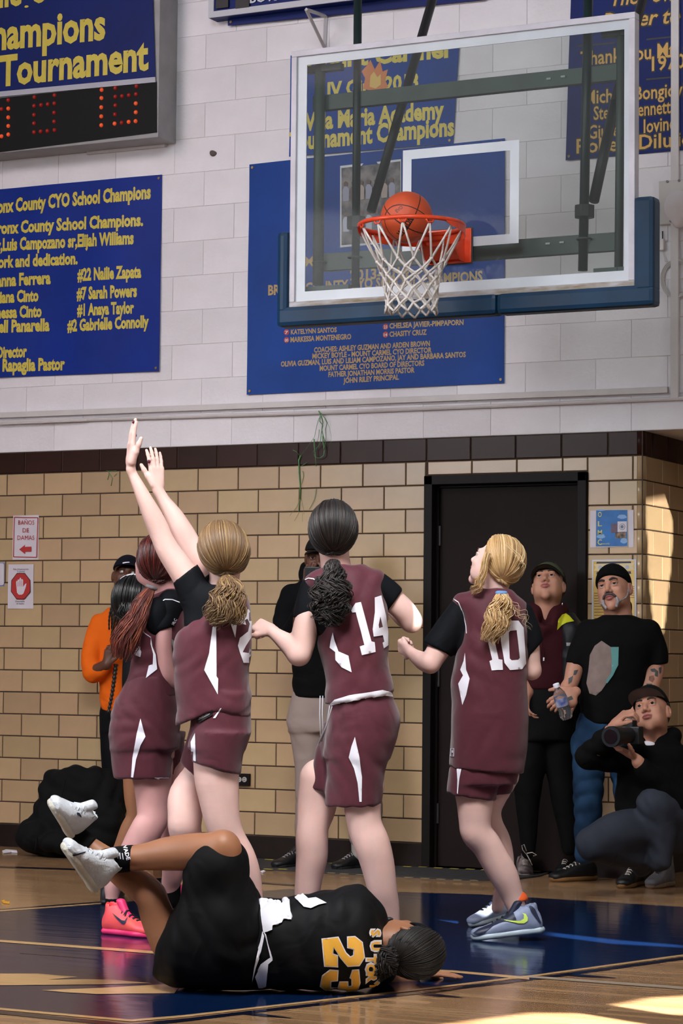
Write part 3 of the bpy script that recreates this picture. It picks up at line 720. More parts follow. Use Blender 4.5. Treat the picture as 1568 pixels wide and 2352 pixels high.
q0 = wallp(204,357); q1 = wallp(384,331)
MB().box((q0[0],-.03,q0[2]-.0),(q1[0],-.0046,q0[2]+.055)).build('mounting_bracket', m_race, t, bevel=.003)
# banner fixed to the scoreboard front
tt = thing('banner','dark blue tournament banner with a basketball emblem, fixed on the scoreboard front','banner',(SX-1,-.22,SZ+.4))
g = at(.218)
MB().prism([g(-120,222),g(357,177),g(350,-60),g(-120,-60)],(0,-.003,0)).build('banner_sheet', m_bdark, tt)
MB().prism([g(-120,234),g(358,189),g(357,177),g(-120,222)],(0,-.005,0)).build('white_hem', mat('hem',srgb(176,176,186),.6), tt)
def ltext(s,x0,y0,x1,y1,h,m=m_yelt,bold=.035): wtext(s,x0,y0,x1,y1,h,m,tt,.2215,bold=bold)
ltext('Tournament',-2,197,341,158,70); ltext('Champions',-62,119,242,88,72); ltext('College',-75,26,103,2,60)
c = g(8,16); MB().tube([c-np.array([0,.0005,0]),c-np.array([0,.002,0])],.098,28).build('basketball_emblem', mat('emblem_orange',srgb(158,84,58),.5), tt)
# ---------------------------------------------------------------- paper signs
m_paper = mat('paper_white', srgb(206,198,206), .7, var=.03, vscale=9)
def sheet(name, label, x0,y0,x1,y1, cat='sign', m=None, sk=0.):
    a = wallp(x0,y1,.008); b = wallp(x1,y0,.008)
    t = thing(name, label, cat, ((a[0]+b[0])/2,-.008,a[2])); w_, h_ = b[0]-a[0], b[2]-a[2]
    nx = 8; V = []; F = []
    for j in range(nx+1):
        for i in range(nx+1):
            u,v = i/nx,j/nx; V.append((a[0]+w_*u+sk*v,-.0095-.0018*math.sin(u*5+v*3),a[2]+h_*v))
    F = [(j*(nx+1)+i,j*(nx+1)+i+1,(j+1)*(nx+1)+i+1,(j+1)*(nx+1)+i) for j in range(nx) for i in range(nx)]
    link('paper', mesh(V,F), m or m_paper, t, smooth=True); return t
t = sheet('restroom_sign','white paper sign in Spanish with red letters and a left arrow',29,1183,90,1286)
fr = [((33,1188),(87,1189)),((87,1189),(84,1280)),((84,1280),(31,1279)),((31,1279),(33,1188))]
for (x0,y0),(x1,y1) in fr:
    d = nrm((x1-x0,y1-y0)); n = np.array((-d[1],d[0]))*.9; q = [(x0+n[0],y0+n[1]),(x1+n[0],y1+n[1]),(x1-n[0],y1-n[1]),(x0-n[0],y0-n[1])]
    wpoly('red_border',q,m_red,t,.0125,th=.0006)
for s,x0,y,x1 in (('BAÑOS',42,1205,79),('DE',52,1223,67),('DAMAS',40,1240,79)): wtext(s,x0,y,x1,y,10.5,m_red,t,.0120,bold=0)
wpoly('red_arrow',[(44,1262),(58,1251),(57,1256),(72,1255.5),(72,1267),(58,1267),(58,1273)],m_red,t,.0125,th=.0006)
t = sheet('stop_hand_sign','white paper sign with a red octagon and white raised hand',18,1296,78,1398)
oc = [(39,1316),(57,1316),(70,1333),(70,1360),(56,1377),(38,1377),(25,1359),(26,1333)]
wpoly('octagon_edge',oc,mat('dark_maroon_print',srgb(70,16,18),.5),t,.0125,th=.0005)
cx,cy = 47.6,1346.5; wpoly('octagon',[(cx+(x-cx)*.93,cy+(y-cy)*.94) for x,y in oc],m_red,t,.0131,th=.0005)
hand = [(38,1350),(37,1338),(38,1334),(40,1335),(41,1331),(43,1331),(44,1332),(46,1327),(48,1327),(49,1331),(51,1330),(53,1332),(53,1348),(58,1341),(61,1340),(59,1349),(54,1363),(50,1366),(43,1366),(39,1361)]
wpoly('hand_print',hand,m_paper,t,.0137,th=.0005)
for x,y0,y1 in ((41.5,1336,1347),(45.6,1333,1347),(49.8,1333,1347)): wpoly('finger_line',[(x-.4,y1),(x+.4,y1),(x+.4,y0),(x-.4,y0)],m_red,t,.0143,th=.0004)
wtext('No Desmonte',31,1309,66,1309,4,m_blk,t,.012,bold=0); wtext('la pared',40,1314,56,1314,4,m_blk,t,.012,bold=0)
wtext('Entrada',36,1383,57,1383,4,m_blk,t,.012,bold=0); wtext('al baño',38,1388,56,1388,4,m_blk,t,.012,bold=0)
t = sheet('blue_edged_sign','white sign with a blue rounded edge, cut by the left frame',-40,1292,11,1347,m=mat('sign_blue',srgb(120,138,190),.5))
wpoly('sign_face',[(-40,1344),(7,1344),(9,1341),(9,1297),(7,1294),(-40,1294)],m_paper,t,.0125)
t = sheet('school_poster','white framed poster with a blue sky panel and vertical letters O L M C',1355,1171,1455,1258,cat='poster')
Q = lambda x,y: (1340+x/7.586, 1150+y/7.586)
wpoly('panel_edge',[Q(208,802),Q(768,795),Q(768,155),Q(213,160)],mat('poster_cream',srgb(200,190,140),.5),t,.0122,th=.0005)
wpoly('blue_panel',[Q(214,797),Q(760,789),Q(760,160),Q(218,165)],mat('poster_blue',srgb(16,100,168),.5,var=.15,vscale=14),t,.0128,th=.0005)
m_cloud = mat('poster_cloud',srgb(120,160,205),.5)
for cx,cy,rx,ry in ((668,280,80,38),(300,620,72,42),(700,700,62,48),(300,165,70,14)):
    wpoly('cloud',[Q(min(756,max(222,cx+rx*math.cos(-a)*(1+.15*math.sin(5*a)))),cy-ry*math.sin(-a)) for a in np.linspace(0,2*math.pi,15)[:-1]],m_cloud,t,.0134,th=.0004)
m_ly = mat('poster_letter',srgb(188,190,120),.5)
for s,x0,y,x1,h in (('O',248,282,318,12),('L',248,445,320,12),('M',245,598,322,12),('C',243,768,318,13)): 
    a,b = Q(x0,y),Q(x1,y); wtext(s,a[0],a[1],b[0],b[1],h,m_ly,t,.0138,bold=.02)
a,b = Q(322,765),Q(455,760); wtext('mmunity',a[0],a[1],b[0],b[1],4.5,m_ly,t,.0138,bold=0)
wpoly('inset_photo',[Q(478,568),Q(585,560),Q(585,395),Q(480,400)],mat('inset_brown',srgb(120,72,50),.5,col2=srgb(60,70,110),vscale=60),t,.0134,th=.0004)
wpoly('inset_photo',[Q(552,660),Q(735,655),Q(735,545),Q(552,550)],mat('inset_dark',srgb(44,38,34),.5,col2=srgb(150,120,90),vscale=50),t,.0134,th=.0004)
wpoly('crest_card',[Q(590,545),Q(750,540),Q(750,360),Q(590,362)],m_paper,t,.0142,th=.0005)
a = Q(670,455); c = wallp(*a,.0152)
for r,mm in ((.0165,m_blk),(.0145,m_paper),(.009,mat('crest_grey',srgb(90,110,130),.5))): MB().tube([c,c-np.array([0,.0005,0])],r,18).build('crest', mm, t); c[1] -= .0007
t = sheet('school_notice','tall yellow notice with a ribbon heading, behind the man in the black knit cap',1359,1285,1461,1470,cat='poster',m=mat('poster_margin',srgb(190,196,220),.5))
wpoly('yellow_field',[(1362,1468),(1457,1466),(1457,1287),(1362,1289)],mat('poster_yellow',srgb(196,160,62),.5,col2=srgb(208,180,120),vscale=9),t,.0122,th=.0005)
for y0,y1 in ((1290.5,1294.5),(1313,1319)): wpoly('navy_bar',[(1369,y1),(1449,y1-1),(1448,y0-1),(1370,y0)],mat('poster_navy',srgb(20,22,58),.5),t,.0130,th=.0005)
wpoly('ribbon',[(1363,1311),(1368,1303),(1363,1296),(1456,1293),(1452,1301),(1457,1309)],mat('ribbon_cream',srgb(204,184,140),.5),t,.0126,th=.0005)
wtext('ACADEMY OF',1394,1302,1422,1301,5,m_blk,t,.0136,bold=.02); wtext('MT CARMEL SCHOOL',1387,1310,1432,1308.5,5,m_blk,t,.0136,bold=.02)
for x in (1378,1440):
    c = wallp(x,1303,.0136); MB().tube([c,c-np.array([0,.0005,0])],.011,14).build('crest', mat('crest_pale',srgb(160,166,180),.5), t)
for i,(x0,x1,y) in enumerate([(1364,1376,1362+k*6) for k in range(5)]+[(1440,1456,1347+k*5) for k in range(6)]+[(1364,1386,1392+k*7) for k in range(5)]):
    wpoly('text_line',[(x0,y+1),(x1,y+.9),(x1,y-.5),(x0,y-.4)],mat('poster_maroon',srgb(120,52,44),.5),t,.0130,th=.0005)
# electrical things
t = thing('outlet','dark double power outlet with pale sockets low on the tiled wall','outlet',wallp(561,1802))
a = wallp(545,1804); b = wallp(577,1777)
MB().box((a[0],-.024,a[2]),(b[0],-.006,b[2])).build('cover_plate', m_frame, t, bevel=.002)
for x in (554,566):
    c = wallp(x,1790); c[1] = -.024; MB().tube([c,c-np.array([0,.003,0])],.015,14).build('socket', mat('socket_pale',srgb(170,166,160),.5), t)
    for dz in (.006,-.006): MB().box((c[0]-.006,-.0282,c[2]+dz-.0015),(c[0]+.004,-.0272,c[2]+dz+.0015)).build('slot', m_blk, t)
t = thing('alarm_box','white plastic alarm sounder on a grey back plate, right edge of the wall','alarm',wallp(1540,520))
a = wallp(1516,519); b = wallp(1640,408)
MB().box((a[0],-.03,a[2]),(b[0],-.0046,b[2])).build('back_plate', mat('plate_grey',srgb(196,190,184),.5), t, bevel=.006)
c = wallp(1556,472,.05); sd = SDF(); sd.ell(c,(.075,.035,.085),ax=[[1,0,0],[0,1,0],[0,0,1]]); sd.cone(c,c+np.array([0,.01,-.09]),.05,.03,k=.03)
link('sounder', sd.mesh(.006), mat('cover_white',srgb(222,212,212),.4), t)
for x,y in ((1532,417),(1559,415),(1540,508)):
    c = wallp(x,y,.031); MB().tube([c,c-np.array([0,.004,0])],.007,10).build('screw', mat('dull_steel',srgb(90,88,92),.35,metal=.8), t)
t = thing('door_sensor','small white sensor box with a cable hanging on the wall at the right','sensor',wallp(1519,575))
a = wallp(1515,577); b = wallp(1527,550)
MB().box((a[0],-.03,a[2]),(b[0],-.0046,b[2])).build('case', mat('cover_white',srgb(222,212,212),.4), t, bevel=.003)
MB().tube([wallp(1521,551,.015),wallp(1521,531,.01)],.003,6).build('lead', m_blk, t)
t = thing('cable_coil','coil of thin white cable hanging on the wall at the right edge','cable',wallp(1550,640,.02))
mb = MB(); c = wallp(1554,640,.014)
for k in range(4):
    r = .082+.005*k; mb.tube([c+np.array([r*math.cos(a)*.9,-.004*k,r*math.sin(a)*1.05]) for a in np.linspace(0,2*math.pi,36)],.0028,6,cap=False)
mb.tube([wallp(1522,578,.01),wallp(1527,600,.02),wallp(1545,603,.02),wallp(1575,592,.02)],.0028,6); mb.build('cable_loops', mat('cable_white',srgb(206,200,198),.5), t, smooth=True, kind='stuff')
# triangular wall bracket
t = thing('wall_bracket','white triangular steel bracket fixed high on the wall, left of the backboard','bracket',wallp(748,100))
m_st = mat('bracket_white',srgb(200,196,198),.5,var=.06)
w0, w1 = wallp(748,37,.012), wallp(744,108,.012); tip = w0+np.array([-.0,-.34,.0]); tip = wallp(703,22,.32)
for a,b in ((w0,w1),(w0,tip),(w1,tip)): MB().tube([a,b],.011,4).build('bracket_bar', m_st, t)
c = wallp(487,353,.005); sd = SDF()
for k in range(5): sd.ell(c+np.random.randn(3)*np.array([.012,.002,.01]),(.012,.008,.009))
t = link('tape_scrap', sd.mesh(.004), mat('scrap_grey',srgb(96,88,84),.9), label='small torn scrap of tape stuck on the white wall left of the backboard', cat='debris')
# green grass-like streamers
t = thing('grass_strand','wilted green grass strands hanging from the pipe over the dark tiles','plant',wallp(735,945))
m_g1 = mat('grass_green',srgb(96,150,96),.5,var=.2,vscale=30); m_g2 = mat('grass_dry',srgb(150,146,84),.6)
G = lambda x,y,o=.03: wallp(640+x/8.4,920+y/8.4,o)
for k,(pts,r) in enumerate([([(770,200),(820,300),(850,420),(830,560),(850,660),(900,820),(870,960)],.006),([(770,200),(880,330),(930,430),(900,560),(910,700),(890,830)],.005),
  ([(800,300),(790,400),(850,480),(820,620),(800,820),(710,960)],.004),([(850,680),(850,780),(880,960),(870,1060),(790,1110),(720,1100),(690,1040)],.004),([(780,330),(730,500),(690,700),(600,830),(430,1060)],.003),
  ([(680,740),(690,900),(710,1080),(720,1270)],.005),([(800,830),(760,900),(710,920),(670,980),(680,1060),(720,1110)],.0025),([(900,340),(980,520),(1010,700),(1000,820)],.002),([(780,560),(770,700),(735,810)],.002),([(760,1110),(830,1110),(870,1050)],.002)]):
    P_ = [G(*q,.03+.004*math.sin(k+i)) for i,q in enumerate(pts)]; MB().tube(P_,[r*(1-.5*i/(len(P_)-1)) for i in range(len(P_))],5,flat=.4).build('blade', m_g1 if k%3 else m_g1, t, smooth=True)
t = thing('grass_strand','thicker green stalk stuck on the tiles left of the dark haired player','plant',G(400,1300))
for pts,r in (([(275,955),(340,985),(400,1060)],.004),([(430,1060),(390,1150),(395,1400),(415,1650),(415,1900)],.010),([(400,1900),(385,2150)],.005),([(415,1900),(350,2050),(210,2220)],.003),([(430,1900),(470,2060),(490,2200)],.0025),([(440,1260),(550,1195)],.005),([(460,1360),(480,1450),(440,1620)],.004),([(725,1700),(690,1900),(590,2100)],.0035),([(395,2150),(300,2320)],.002),([(455,2150),(455,2340)],.0015)):
    P_ = [G(*q,.012) for q in pts]; MB().tube(P_,[r*(1-.4*i/(len(P_)-1)) for i in range(len(P_))],5,flat=.4).build('blade', m_g1 if r > .003 else m_g2, t, smooth=True)
t = thing('grass_strand','short green wisp stuck at the top of the tiles beside the raised hands','plant',wallp(255,1083))
for pts in ([(244,1081),(256,1082),(267,1081)],[(249,1082),(250,1090),(247,1102)],[(250,1085),(258,1098),(255,1116)],[(268,1088),(262,1094)]):
    MB().tube([wallp(x,y,.010) for x,y in pts],.003,5,flat=.4).build('blade', m_g1, t, smooth=True)
# ================================================================ BACKBOARD
BO = 1.5; W = lambda x,y,o=BO: wallp(x,y,o)
X0,X1,Z0,Z1 = .436,2.268,2.905,4.213
bt_ = thing('backboard','large glass basketball backboard with worn white frame and blue padding','backboard',((X0+X1)/2,-BO,Z0))
m_alu = mat('worn_white_frame',srgb(196,192,200),.45,var=.10,vscale=7,bump=.1)
m_brd = mat('glass_border_white',srgb(192,198,204),.35,var=.05,vscale=5)
fw = .03
f_ = MB().box((X0,-BO,Z1-fw),(X1,-BO+.06,Z1)).box((X0,-BO,Z0+fw),(X0+fw,-BO+.06,Z1-fw)).box((X1-fw,-BO,Z0+fw),(X1,-BO+.06,Z1-fw))
f_.build('frame', m_alu, bt_, bevel=.003)
m_wear = mat('chipped_paint',srgb(190,188,194),.6,col2=srgb(128,112,84),vscale=16,bump=.3,stretch=(.35,1,1.6))
MB().box((X0,-BO,Z0),(X1,-BO+.06,Z0+fw)).build('frame_bottom', m_wear, bt_, bevel=.003, label='chipped bottom rail of the frame')
bl,br_,tr_ = W(697,683),W(1430,632),W(1442,60); bx0,bz0,bx1,bz1 = bl[0],Z0+.08,br_[0],W(705,148)[2]
gy = -BO+.012
MB().box((X0+fw,gy,bz1),(X1-fw,gy+.006,Z1-fw)).box((X0+fw,gy,Z0+fw),(X1-fw,gy+.006,bz0)).box((X0+fw,gy,bz0),(bx0,gy+.006,bz1)).box((bx1,gy,bz0),(X1-fw,gy+.006,bz1)).build('glass_border', m_brd, bt_)
gm = bpy.data.materials.new('backboard_glass'); gm.use_nodes = True; N = gm.node_tree.nodes; L = gm.node_tree.links
for n in list(N):
    if n.type != 'OUTPUT_MATERIAL': N.remove(n)
tr = N.new('ShaderNodeBsdfTransparent'); tr.inputs[0].default_value = (.70,.75,.73,1); gl = N.new('ShaderNodeBsdfGlossy'); gl.inputs['Roughness'].default_value = .05; gl.inputs[0].default_value = (.9,.9,.9,1)
df = N.new('ShaderNodeBsdfDiffuse'); df.inputs[0].default_value = (.5,.52,.5,1)
m1 = N.new('ShaderNodeMixShader'); m2 = N.new('ShaderNodeMixShader'); fr_ = N.new('ShaderNodeFresnel'); fr_.inputs[0].default_value = 1.12
L.new(fr_.outputs[0],m1.inputs[0]); L.new(tr.outputs[0],m1.inputs[1]); L.new(gl.outputs[0],m1.inputs[2]); m2.inputs[0].default_value = .07; L.new(m1.outputs[0],m2.inputs[1]); L.new(df.outputs[0],m2.inputs[2]); L.new(m2.outputs[0],N['Material Output'].inputs[0])
MB().add([(bx0,gy+.003,bz0),(bx1,gy+.003,bz0),(bx1,gy+.003,bz1),(bx0,gy+.003,bz1)],[(0,1,2,3)]).build('glass_pane', gm, bt_)
# target square
t0,t1,t2 = W(923,345),W(1190,318),W(1187,555)
sx0,sx1,sz1,sz0 = t0[0],t1[0],t0[2],t2[2]-.005; sw = .047; ty = gy-.0005
MB().box((sx0,ty-.001,sz1-sw),(sx1,ty,sz1)).box((sx0,ty-.001,sz0),(sx1,ty,sz0+sw)).box((sx0,ty-.001,sz0+sw),(sx0+sw,ty,sz1-sw)).box((sx1-sw,ty-.001,sz0+sw),(sx1,ty,sz1-sw)).build('target_square', m_brd, bt_)
# padding
m_pad = mat('pad_blue',srgb(4,46,74),.45,var=.25,vscale=4,spec=.25)
pl = W(638,700)[0]; pr = X1+.10
pad = SDF()
zb = Z0-.055
def rbox(mb,a,b): mb.box(a,b)
MB().box((pl,-BO-.02,zb-.04),((X0+X1)/2+.22,-BO+.09,Z0+.005)).build('pad_bottom', m_pad, bt_, bevel=.022)
MB().box(((X0+X1)/2+.222,-BO-.02,zb-.04),(pr,-BO+.09,Z0+.005)).build('pad_bottom', m_pad, bt_, bevel=.022)
MB().box((pl,-BO-.02,Z0-.03),(X0-.001,-BO+.09,W(652,533)[2])).build('pad_side', m_pad, bt_, bevel=.022)
MB().box((X1+.001,-BO-.02,Z0-.03),(pr,-BO+.09,W(1475,452)[2])).build('pad_side', m_pad, bt_, bevel=.022)
# steel support behind the glass: one structure
st = thing('backboard_support','dark green steel pipe frame holding the backboard from above','support frame',((X0+X1)/2,-1.3,4.0))
m_pd = mat('pipe_dark_green',srgb(24,40,40),.45,var=.15); m_pg = mat('steel_grey_green',srgb(72,84,80),.55,var=.12,vscale=6); m_ps = mat('pipe_black',srgb(34,32,34),.5)
def pipe(name,pts,r,m,n=10): return MB().tube([wallp(x,y,o) for x,y,o in pts],r,n).build(name,m,st,smooth=True)
pipe('hanger_pipe',[(822,-60,1.40),(816,660,1.40)],.021,m_pd)
pipe('hanger_pipe',[(1352,-60,1.40),(1338,622,1.40)],.023,m_pd)
pipe('brace_pipe',[(1010,-60,.75),(852,485,1.32)],.024,m_ps)
pipe('brace_pipe',[(1412,235,1.15),(1363,462,1.36)],.026,m_ps)
pipe('brace_pipe',[(1486,-40,.8),(1412,235,1.15)],.024,m_ps)
pipe('frame_post',[(735,140,1.42),(730,655,1.42)],.028,m_pg)
pipe('frame_post',[(1426,50,1.42),(1420,640,1.42)],.022,m_pg,4)
def bar(name, x0,y0,x1,y1,h,off,m,d=.04):
    a=wallp(x0,y0,off); b=wallp(x1,y1,off); return MB().box((a[0],-off,a[2]-h/2),(b[0],-off+d,a[2]+h/2)).build(name,m,st,bevel=.002)
bar('cross_channel',718,238,1424,158,.078,1.40,m_pg); bar('cross_channel',718,604,1424,546,.088,1.40,m_pg)
bar('end_plate',703,160,782,150,.035,1.44,m_pg); bar('end_plate',1380,75,1440,68,.045,1.44,m_pg); bar('end_plate',700,668,800,660,.04,1.44,m_pg); bar('end_plate',1362,625,1436,618,.035,1.44,m_pg)
for x,y,o in ((1342,486,1.4),(818,512,1.4)):
    c = wallp(x,y,o); MB().tube([c+np.array([0,0,-.03]),c+np.array([0,0,.03])],[.05,.05],8).build('clamp',m_ps,st,bevel=.004)
for x,y in ((1260,181),(1293,176),(1258,560),(1290,557)):
    c = wallp(x,y,1.402); MB().tube([c-np.array([.011,0,0]),c+np.array([.011,0,0])],.006,8).build('slot_hole',mat('slot_pale',srgb(190,196,192),.5),st)
for x,y in ((736,604),(817,592),(1343,550)):
    c = wallp(x,y,1.40); MB().tube([c+np.array([.034*math.cos(a),-.012+.034*math.sin(a),0]) for a in np.linspace(0,2*math.pi,18)],.005,6,cap=False).build('pipe_clamp',m_pg,st)
# rim
RC = wallp(945,519,1.93); RR = .247
rim = thing('rim','orange steel basketball rim with wide mounting bracket','rim',RC)
m_or = mat('rim_orange',srgb(226,72,34),.35,var=.06,vscale=20)
ring = [RC+np.array([RR*math.cos(a),RR*math.sin(a),0]) for a in np.linspace(0,2*math.pi,49)]
MB().tube(ring,.0105,10,cap=False).build('ring', m_or, rim, smooth=True)
V = []; F = []; aa = np.linspace(-.45,math.pi+.45,36)
for i,a in enumerate(aa):
    e = math.sin(math.pi*i/35)**.5; d = RR+.004; dir_ = np.array([math.cos(a),math.sin(a),0])
    V += [RC+dir_*d+UP*.004, RC+dir_*(d+.004)+UP*.004, RC+dir_*(d+.004)-UP*(.012+.045*e), RC+dir_*d-UP*(.012+.045*e)]
    if i: b=4*i; F += [(b-4+k,b-4+(k+1)%4,b+(k+1)%4,b+k) for k in range(4)]
MB().add(V,F).build('rim_flange', m_or, rim, smooth=False)
pw = .128
MB().box((RC[0]-pw,-BO-.006,RC[2]-.125),(RC[0]+pw,-BO-.001,RC[2]+.055)).build('rubber_gasket', mat('gasket',srgb(60,60,60),.7), rim)
MB().box((RC[0]-pw+.004,-BO-.016,RC[2]-.118),(RC[0]+pw-.004,-BO-.006,RC[2]+.05)).build('mounting_plate', m_or, rim, bevel=.003)
for s in (-1,1):
    x = RC[0]+s*.085; y1 = -BO-.016
    MB().prism([(x,y1,RC[2]+.0),(x,y1,RC[2]-.115),(x,y1-.05,RC[2]-.11),(x,RC[1]+RR-.01,RC[2]-.03),(x,RC[1]+RR-.01,RC[2])],(s*.006,0,0)).build('gusset', m_or, rim)
MB().add([(RC[0]-.085,y1,RC[2]+.003),(RC[0]+.085,y1,RC[2]+.003),(RC[0]+.085,RC[1]+RR,RC[2]+.003),(RC[0]-.085,RC[1]+RR,RC[2]+.003),(RC[0]-.085,y1-.05,RC[2]-.108),(RC[0]+.085,y1-.05,RC[2]-.108),(RC[0]+.085,RC[1]+RR-.01,RC[2]-.03),(RC[0]-.085,RC[1]+RR-.01,RC[2]-.03)],[(0,1,2,3),(4,7,6,5),(0,4,5,1),(2,6,7,3)]).build('bracket_top', m_or, rim)
for k in range(12):
    a = 2*math.pi*(k+.5)/12; c = RC+np.array([RR*math.cos(a),RR*math.sin(a),-.018]); tdir = np.array([-math.sin(a),math.cos(a),0])
    MB().tube([c+tdir*.02+UP*.012,c+tdir*.012-UP*.004,c-tdir*.012-UP*.004,c-tdir*.02+UP*.012],.004,6).build('net_hook', m_or, rim, smooth=True)
# net
nt_ = thing('net','white cord basketball net hanging from the rim','net',RC-UP*.02)
lev = [(0,.02,.243),(1,.175,.163),(2,.212,.143),(3,.247,.132),(4,.282,.125),(5,.318,.120),(6,.352,.117),(7,.385,.118),(8,.418,.122)]
def node(l,j):
    _,dz,r = lev[l]; n = 12; a = 2*math.pi*(j+.5+(.5 if l%2 else 0))/n; rs_ = np.random.RandomState(l*31+j%12); jit = rs_.randn(3)*(.004 if l else .0)
    return RC+np.array([r*math.cos(a),r*math.sin(a),-dz])+jit
mb = MB()
for j in range(12):
    for sgn in (0,1):
        pts = [node(0,j)]; jj = j
        for l in range(1,len(lev)):
            # alternate lattice: moving one half step in the same direction at each level
            if l % 2: jj = jj if sgn else jj-1
            else: jj = jj+1 if sgn else jj
            pts.append(node(l,jj))
        Q = []
        for a,b in zip(pts[:-1],pts[1:]): Q += [a,(a+b)/2+(np.array([RC[0],RC[1],0])-np.array([(a+b)[0]/2,(a+b)[1]/2,0]))*(-.015)]
        mb.tube(Q+[pts[-1]],[.0052 if i<2 else .0058 for i in range(len(Q)+1)],6)
mb.build('net_cords', mat('net_cord',srgb(206,200,194),.8,var=.12,vscale=40), nt_, smooth=True, kind='stuff')
sd = MB()
for l in range(1,8):
    for j in range(12):
        c = node(l,j); sd.tube([c-UP*.009,c-UP*.004,c+UP*.004,c+UP*.009],[.005,.009,.009,.005],6)
sd.build('net_knots', mat('net_cord',srgb(206,200,194),.8), nt_, smooth=True, kind='stuff')
# ball
DB = 11.47; BC = P(933.5,499.5,DB); BR = 59.6*DB/FPX
bm = bmesh.new(); bmesh.ops.create_uvsphere(bm,u_segments=64,v_segments=40,radius=BR); me = bpy.data.meshes.new('m'); bm.to_mesh(me); bm.free()
m_ball = bpy.data.materials.new('ball_leather'); m_ball.use_nodes = True; N = m_ball.node_tree.nodes; L = m_ball.node_tree.links; b = N['Principled BSDF']
tc = N.new('ShaderNodeTexCoord'); sp = N.new('ShaderNodeSeparateXYZ'); L.new(tc.outputs['Object'],sp.inputs[0])
def mth(op,a,b_=None,c_=None):
    n = N.new('ShaderNodeMath'); n.operation = op
    for i,v in enumerate((a,b_,c_)):
        if v is None: continue
        if isinstance(v,(int,float)): n.inputs[i].default_value = v
        else: L.new(v,n.inputs[i])
    return n.outputs[0]
ax = mth('ABSOLUTE',sp.outputs[0]); az = mth('ABSOLUTE',sp.outputs[2]); ay = mth('ABSOLUTE',sp.outputs[1])
sw_ = .0026
s1 = mth('LESS_THAN',ax,sw_); s2 = mth('LESS_THAN',az,sw_)
# curved side seams: |x| follows a + b*z^2
cz = mth('MULTIPLY',mth('MULTIPLY',sp.outputs[2],sp.outputs[2]),4.2); dd = mth('SUBTRACT',ay,mth('ADD',cz,.052)); s3 = mth('LESS_THAN',mth('ABSOLUTE',dd),sw_*1.15)
s = mth('MAXIMUM',mth('MAXIMUM',s1,s2),s3)
mx = N.new('ShaderNodeMix'); mx.data_type = 'RGBA'; mx.inputs[6].default_value = (*srgb(196,78,40),1); mx.inputs[7].default_value = (*srgb(52,24,18),1); L.new(s,mx.inputs[0]); L.new(mx.outputs[2],b.inputs['Base Color'])
b.inputs['Roughness'].default_value = .5; vo = N.new('ShaderNodeTexVoronoi'); vo.inputs['Scale'].default_value = 330; L.new(tc.outputs['Object'],vo.inputs[0]); bp = N.new('ShaderNodeBump'); bp.inputs['Strength'].default_value = .25; bp.inputs['Distance'].default_value = .003; L.new(mth('SUBTRACT',vo.outputs[0],mth('MULTIPLY',s,1.5)),bp.inputs['Height']); L.new(bp.outputs[0],b.inputs['Normal'])
ball = thing('basketball','orange leather basketball dropping through the rim','ball',BC)
bo = link('ball_skin', me, m_ball, None, smooth=True)
# orientation chosen from the seams seen in the photo
ori = Matrix((tuple(nrm(CRH*.80-UP*.55)),tuple(nrm(CFH)),tuple(nrm(CRH*.55+UP*.80)))).transposed()
bo.parent = ball; bo.matrix_parent_inverse = Matrix.Identity(4); bo.rotation_euler = (ori @ Matrix.Rotation(math.radians(28),3,'X') @ Matrix.Rotation(math.radians(20),3,'Z')).to_euler()
# lettering on the ball
from mathutils import Quaternion
def text_decal(s, x, y, ang, h, aspect, tree, m, parent, off=.0015, bold=.03, shear=0., name='lettering', warp=None):
    V, T = text2d(s,bold,shear); sc_ = h/.73; ca, sa = math.cos(ang), math.sin(ang); mid = (V[:,0].min()+V[:,0].max())/2
    pts = [(x+((p[0]-mid)*aspect*ca+(p[1]-.36)*sa)*sc_, y+((p[0]-mid)*aspect*-sa*-1+(p[1]-.36)*-ca)*sc_) for p in V] if False else [(x+sc_*((p[0]-mid)*aspect*ca+(p[1]-.36)*sa), y+sc_*((p[0]-mid)*aspect*sa-(p[1]-.36)*ca)) for p in V]
    if warp: pts = [warp(*p) for p in pts]
    return decal(name, None, tree, m, parent, off=off, pts=pts, tris=T)
def sphere_tree(c, r):
    bm = bmesh.new(); bmesh.ops.create_icosphere(bm,subdivisions=5,radius=r); bmesh.ops.translate(bm,vec=Vector(c),verts=bm.verts); t = BVHTree.FromBMesh(bm); bm.free(); return t
bt2 = sphere_tree(BC,BR)
text_decal('WILSON',930,520,math.radians(-55),15,.62,bt2,m_blk,ball,off=.001,bold=.03)
text_decal('EVO',916,480,math.radians(-38),8,.9,bt2,mat('faded_print',srgb(110,50,34),.5),ball,off=.001)
# ================================================================ PEOPLE TOOLS
m_skin = mat('skin_fair', srgb(228,190,180), .48, var=.05, vscale=9, sss=.12, spec=.35, bump=.03, bscale=180)
m_skin_pink = mat('skin_rosy', srgb(210,160,156), .48, var=.06, vscale=9, sss=.12, spec=.35)
m_skin_tan = mat('skin_tan', srgb(158,108,78), .45, var=.06, vscale=9, sss=.1, spec=.4)
m_skin_mid = mat('skin_olive', srgb(180,130,108), .5, var=.06, vscale=12, sss=.1, spec=.35)
m_skin_deep = mat('skin_deep', srgb(96,62,48), .45, var=.08, vscale=9, sss=.08, spec=.4)
m_maroon = mat('maroon_jersey', srgb(84,34,46), .62, var=.05, vscale=40, crease=.26, spec=.25, sheen=.25)
m_bshirt = mat('black_undershirt', srgb(11,14,19), .75, var=.1, vscale=20, crease=.35, spec=.15)
m_wfab = mat('white_fabric', srgb(240,240,250), .6, bump=.08, bscale=300)
m_blackjer = mat('black_jersey', srgb(8,10,13), .65, var=.1, vscale=30, crease=.45, spec=.2)
m_sock = mat('black_sock', srgb(12,12,14), .85, bump=.15, bscale=300, spec=.15)
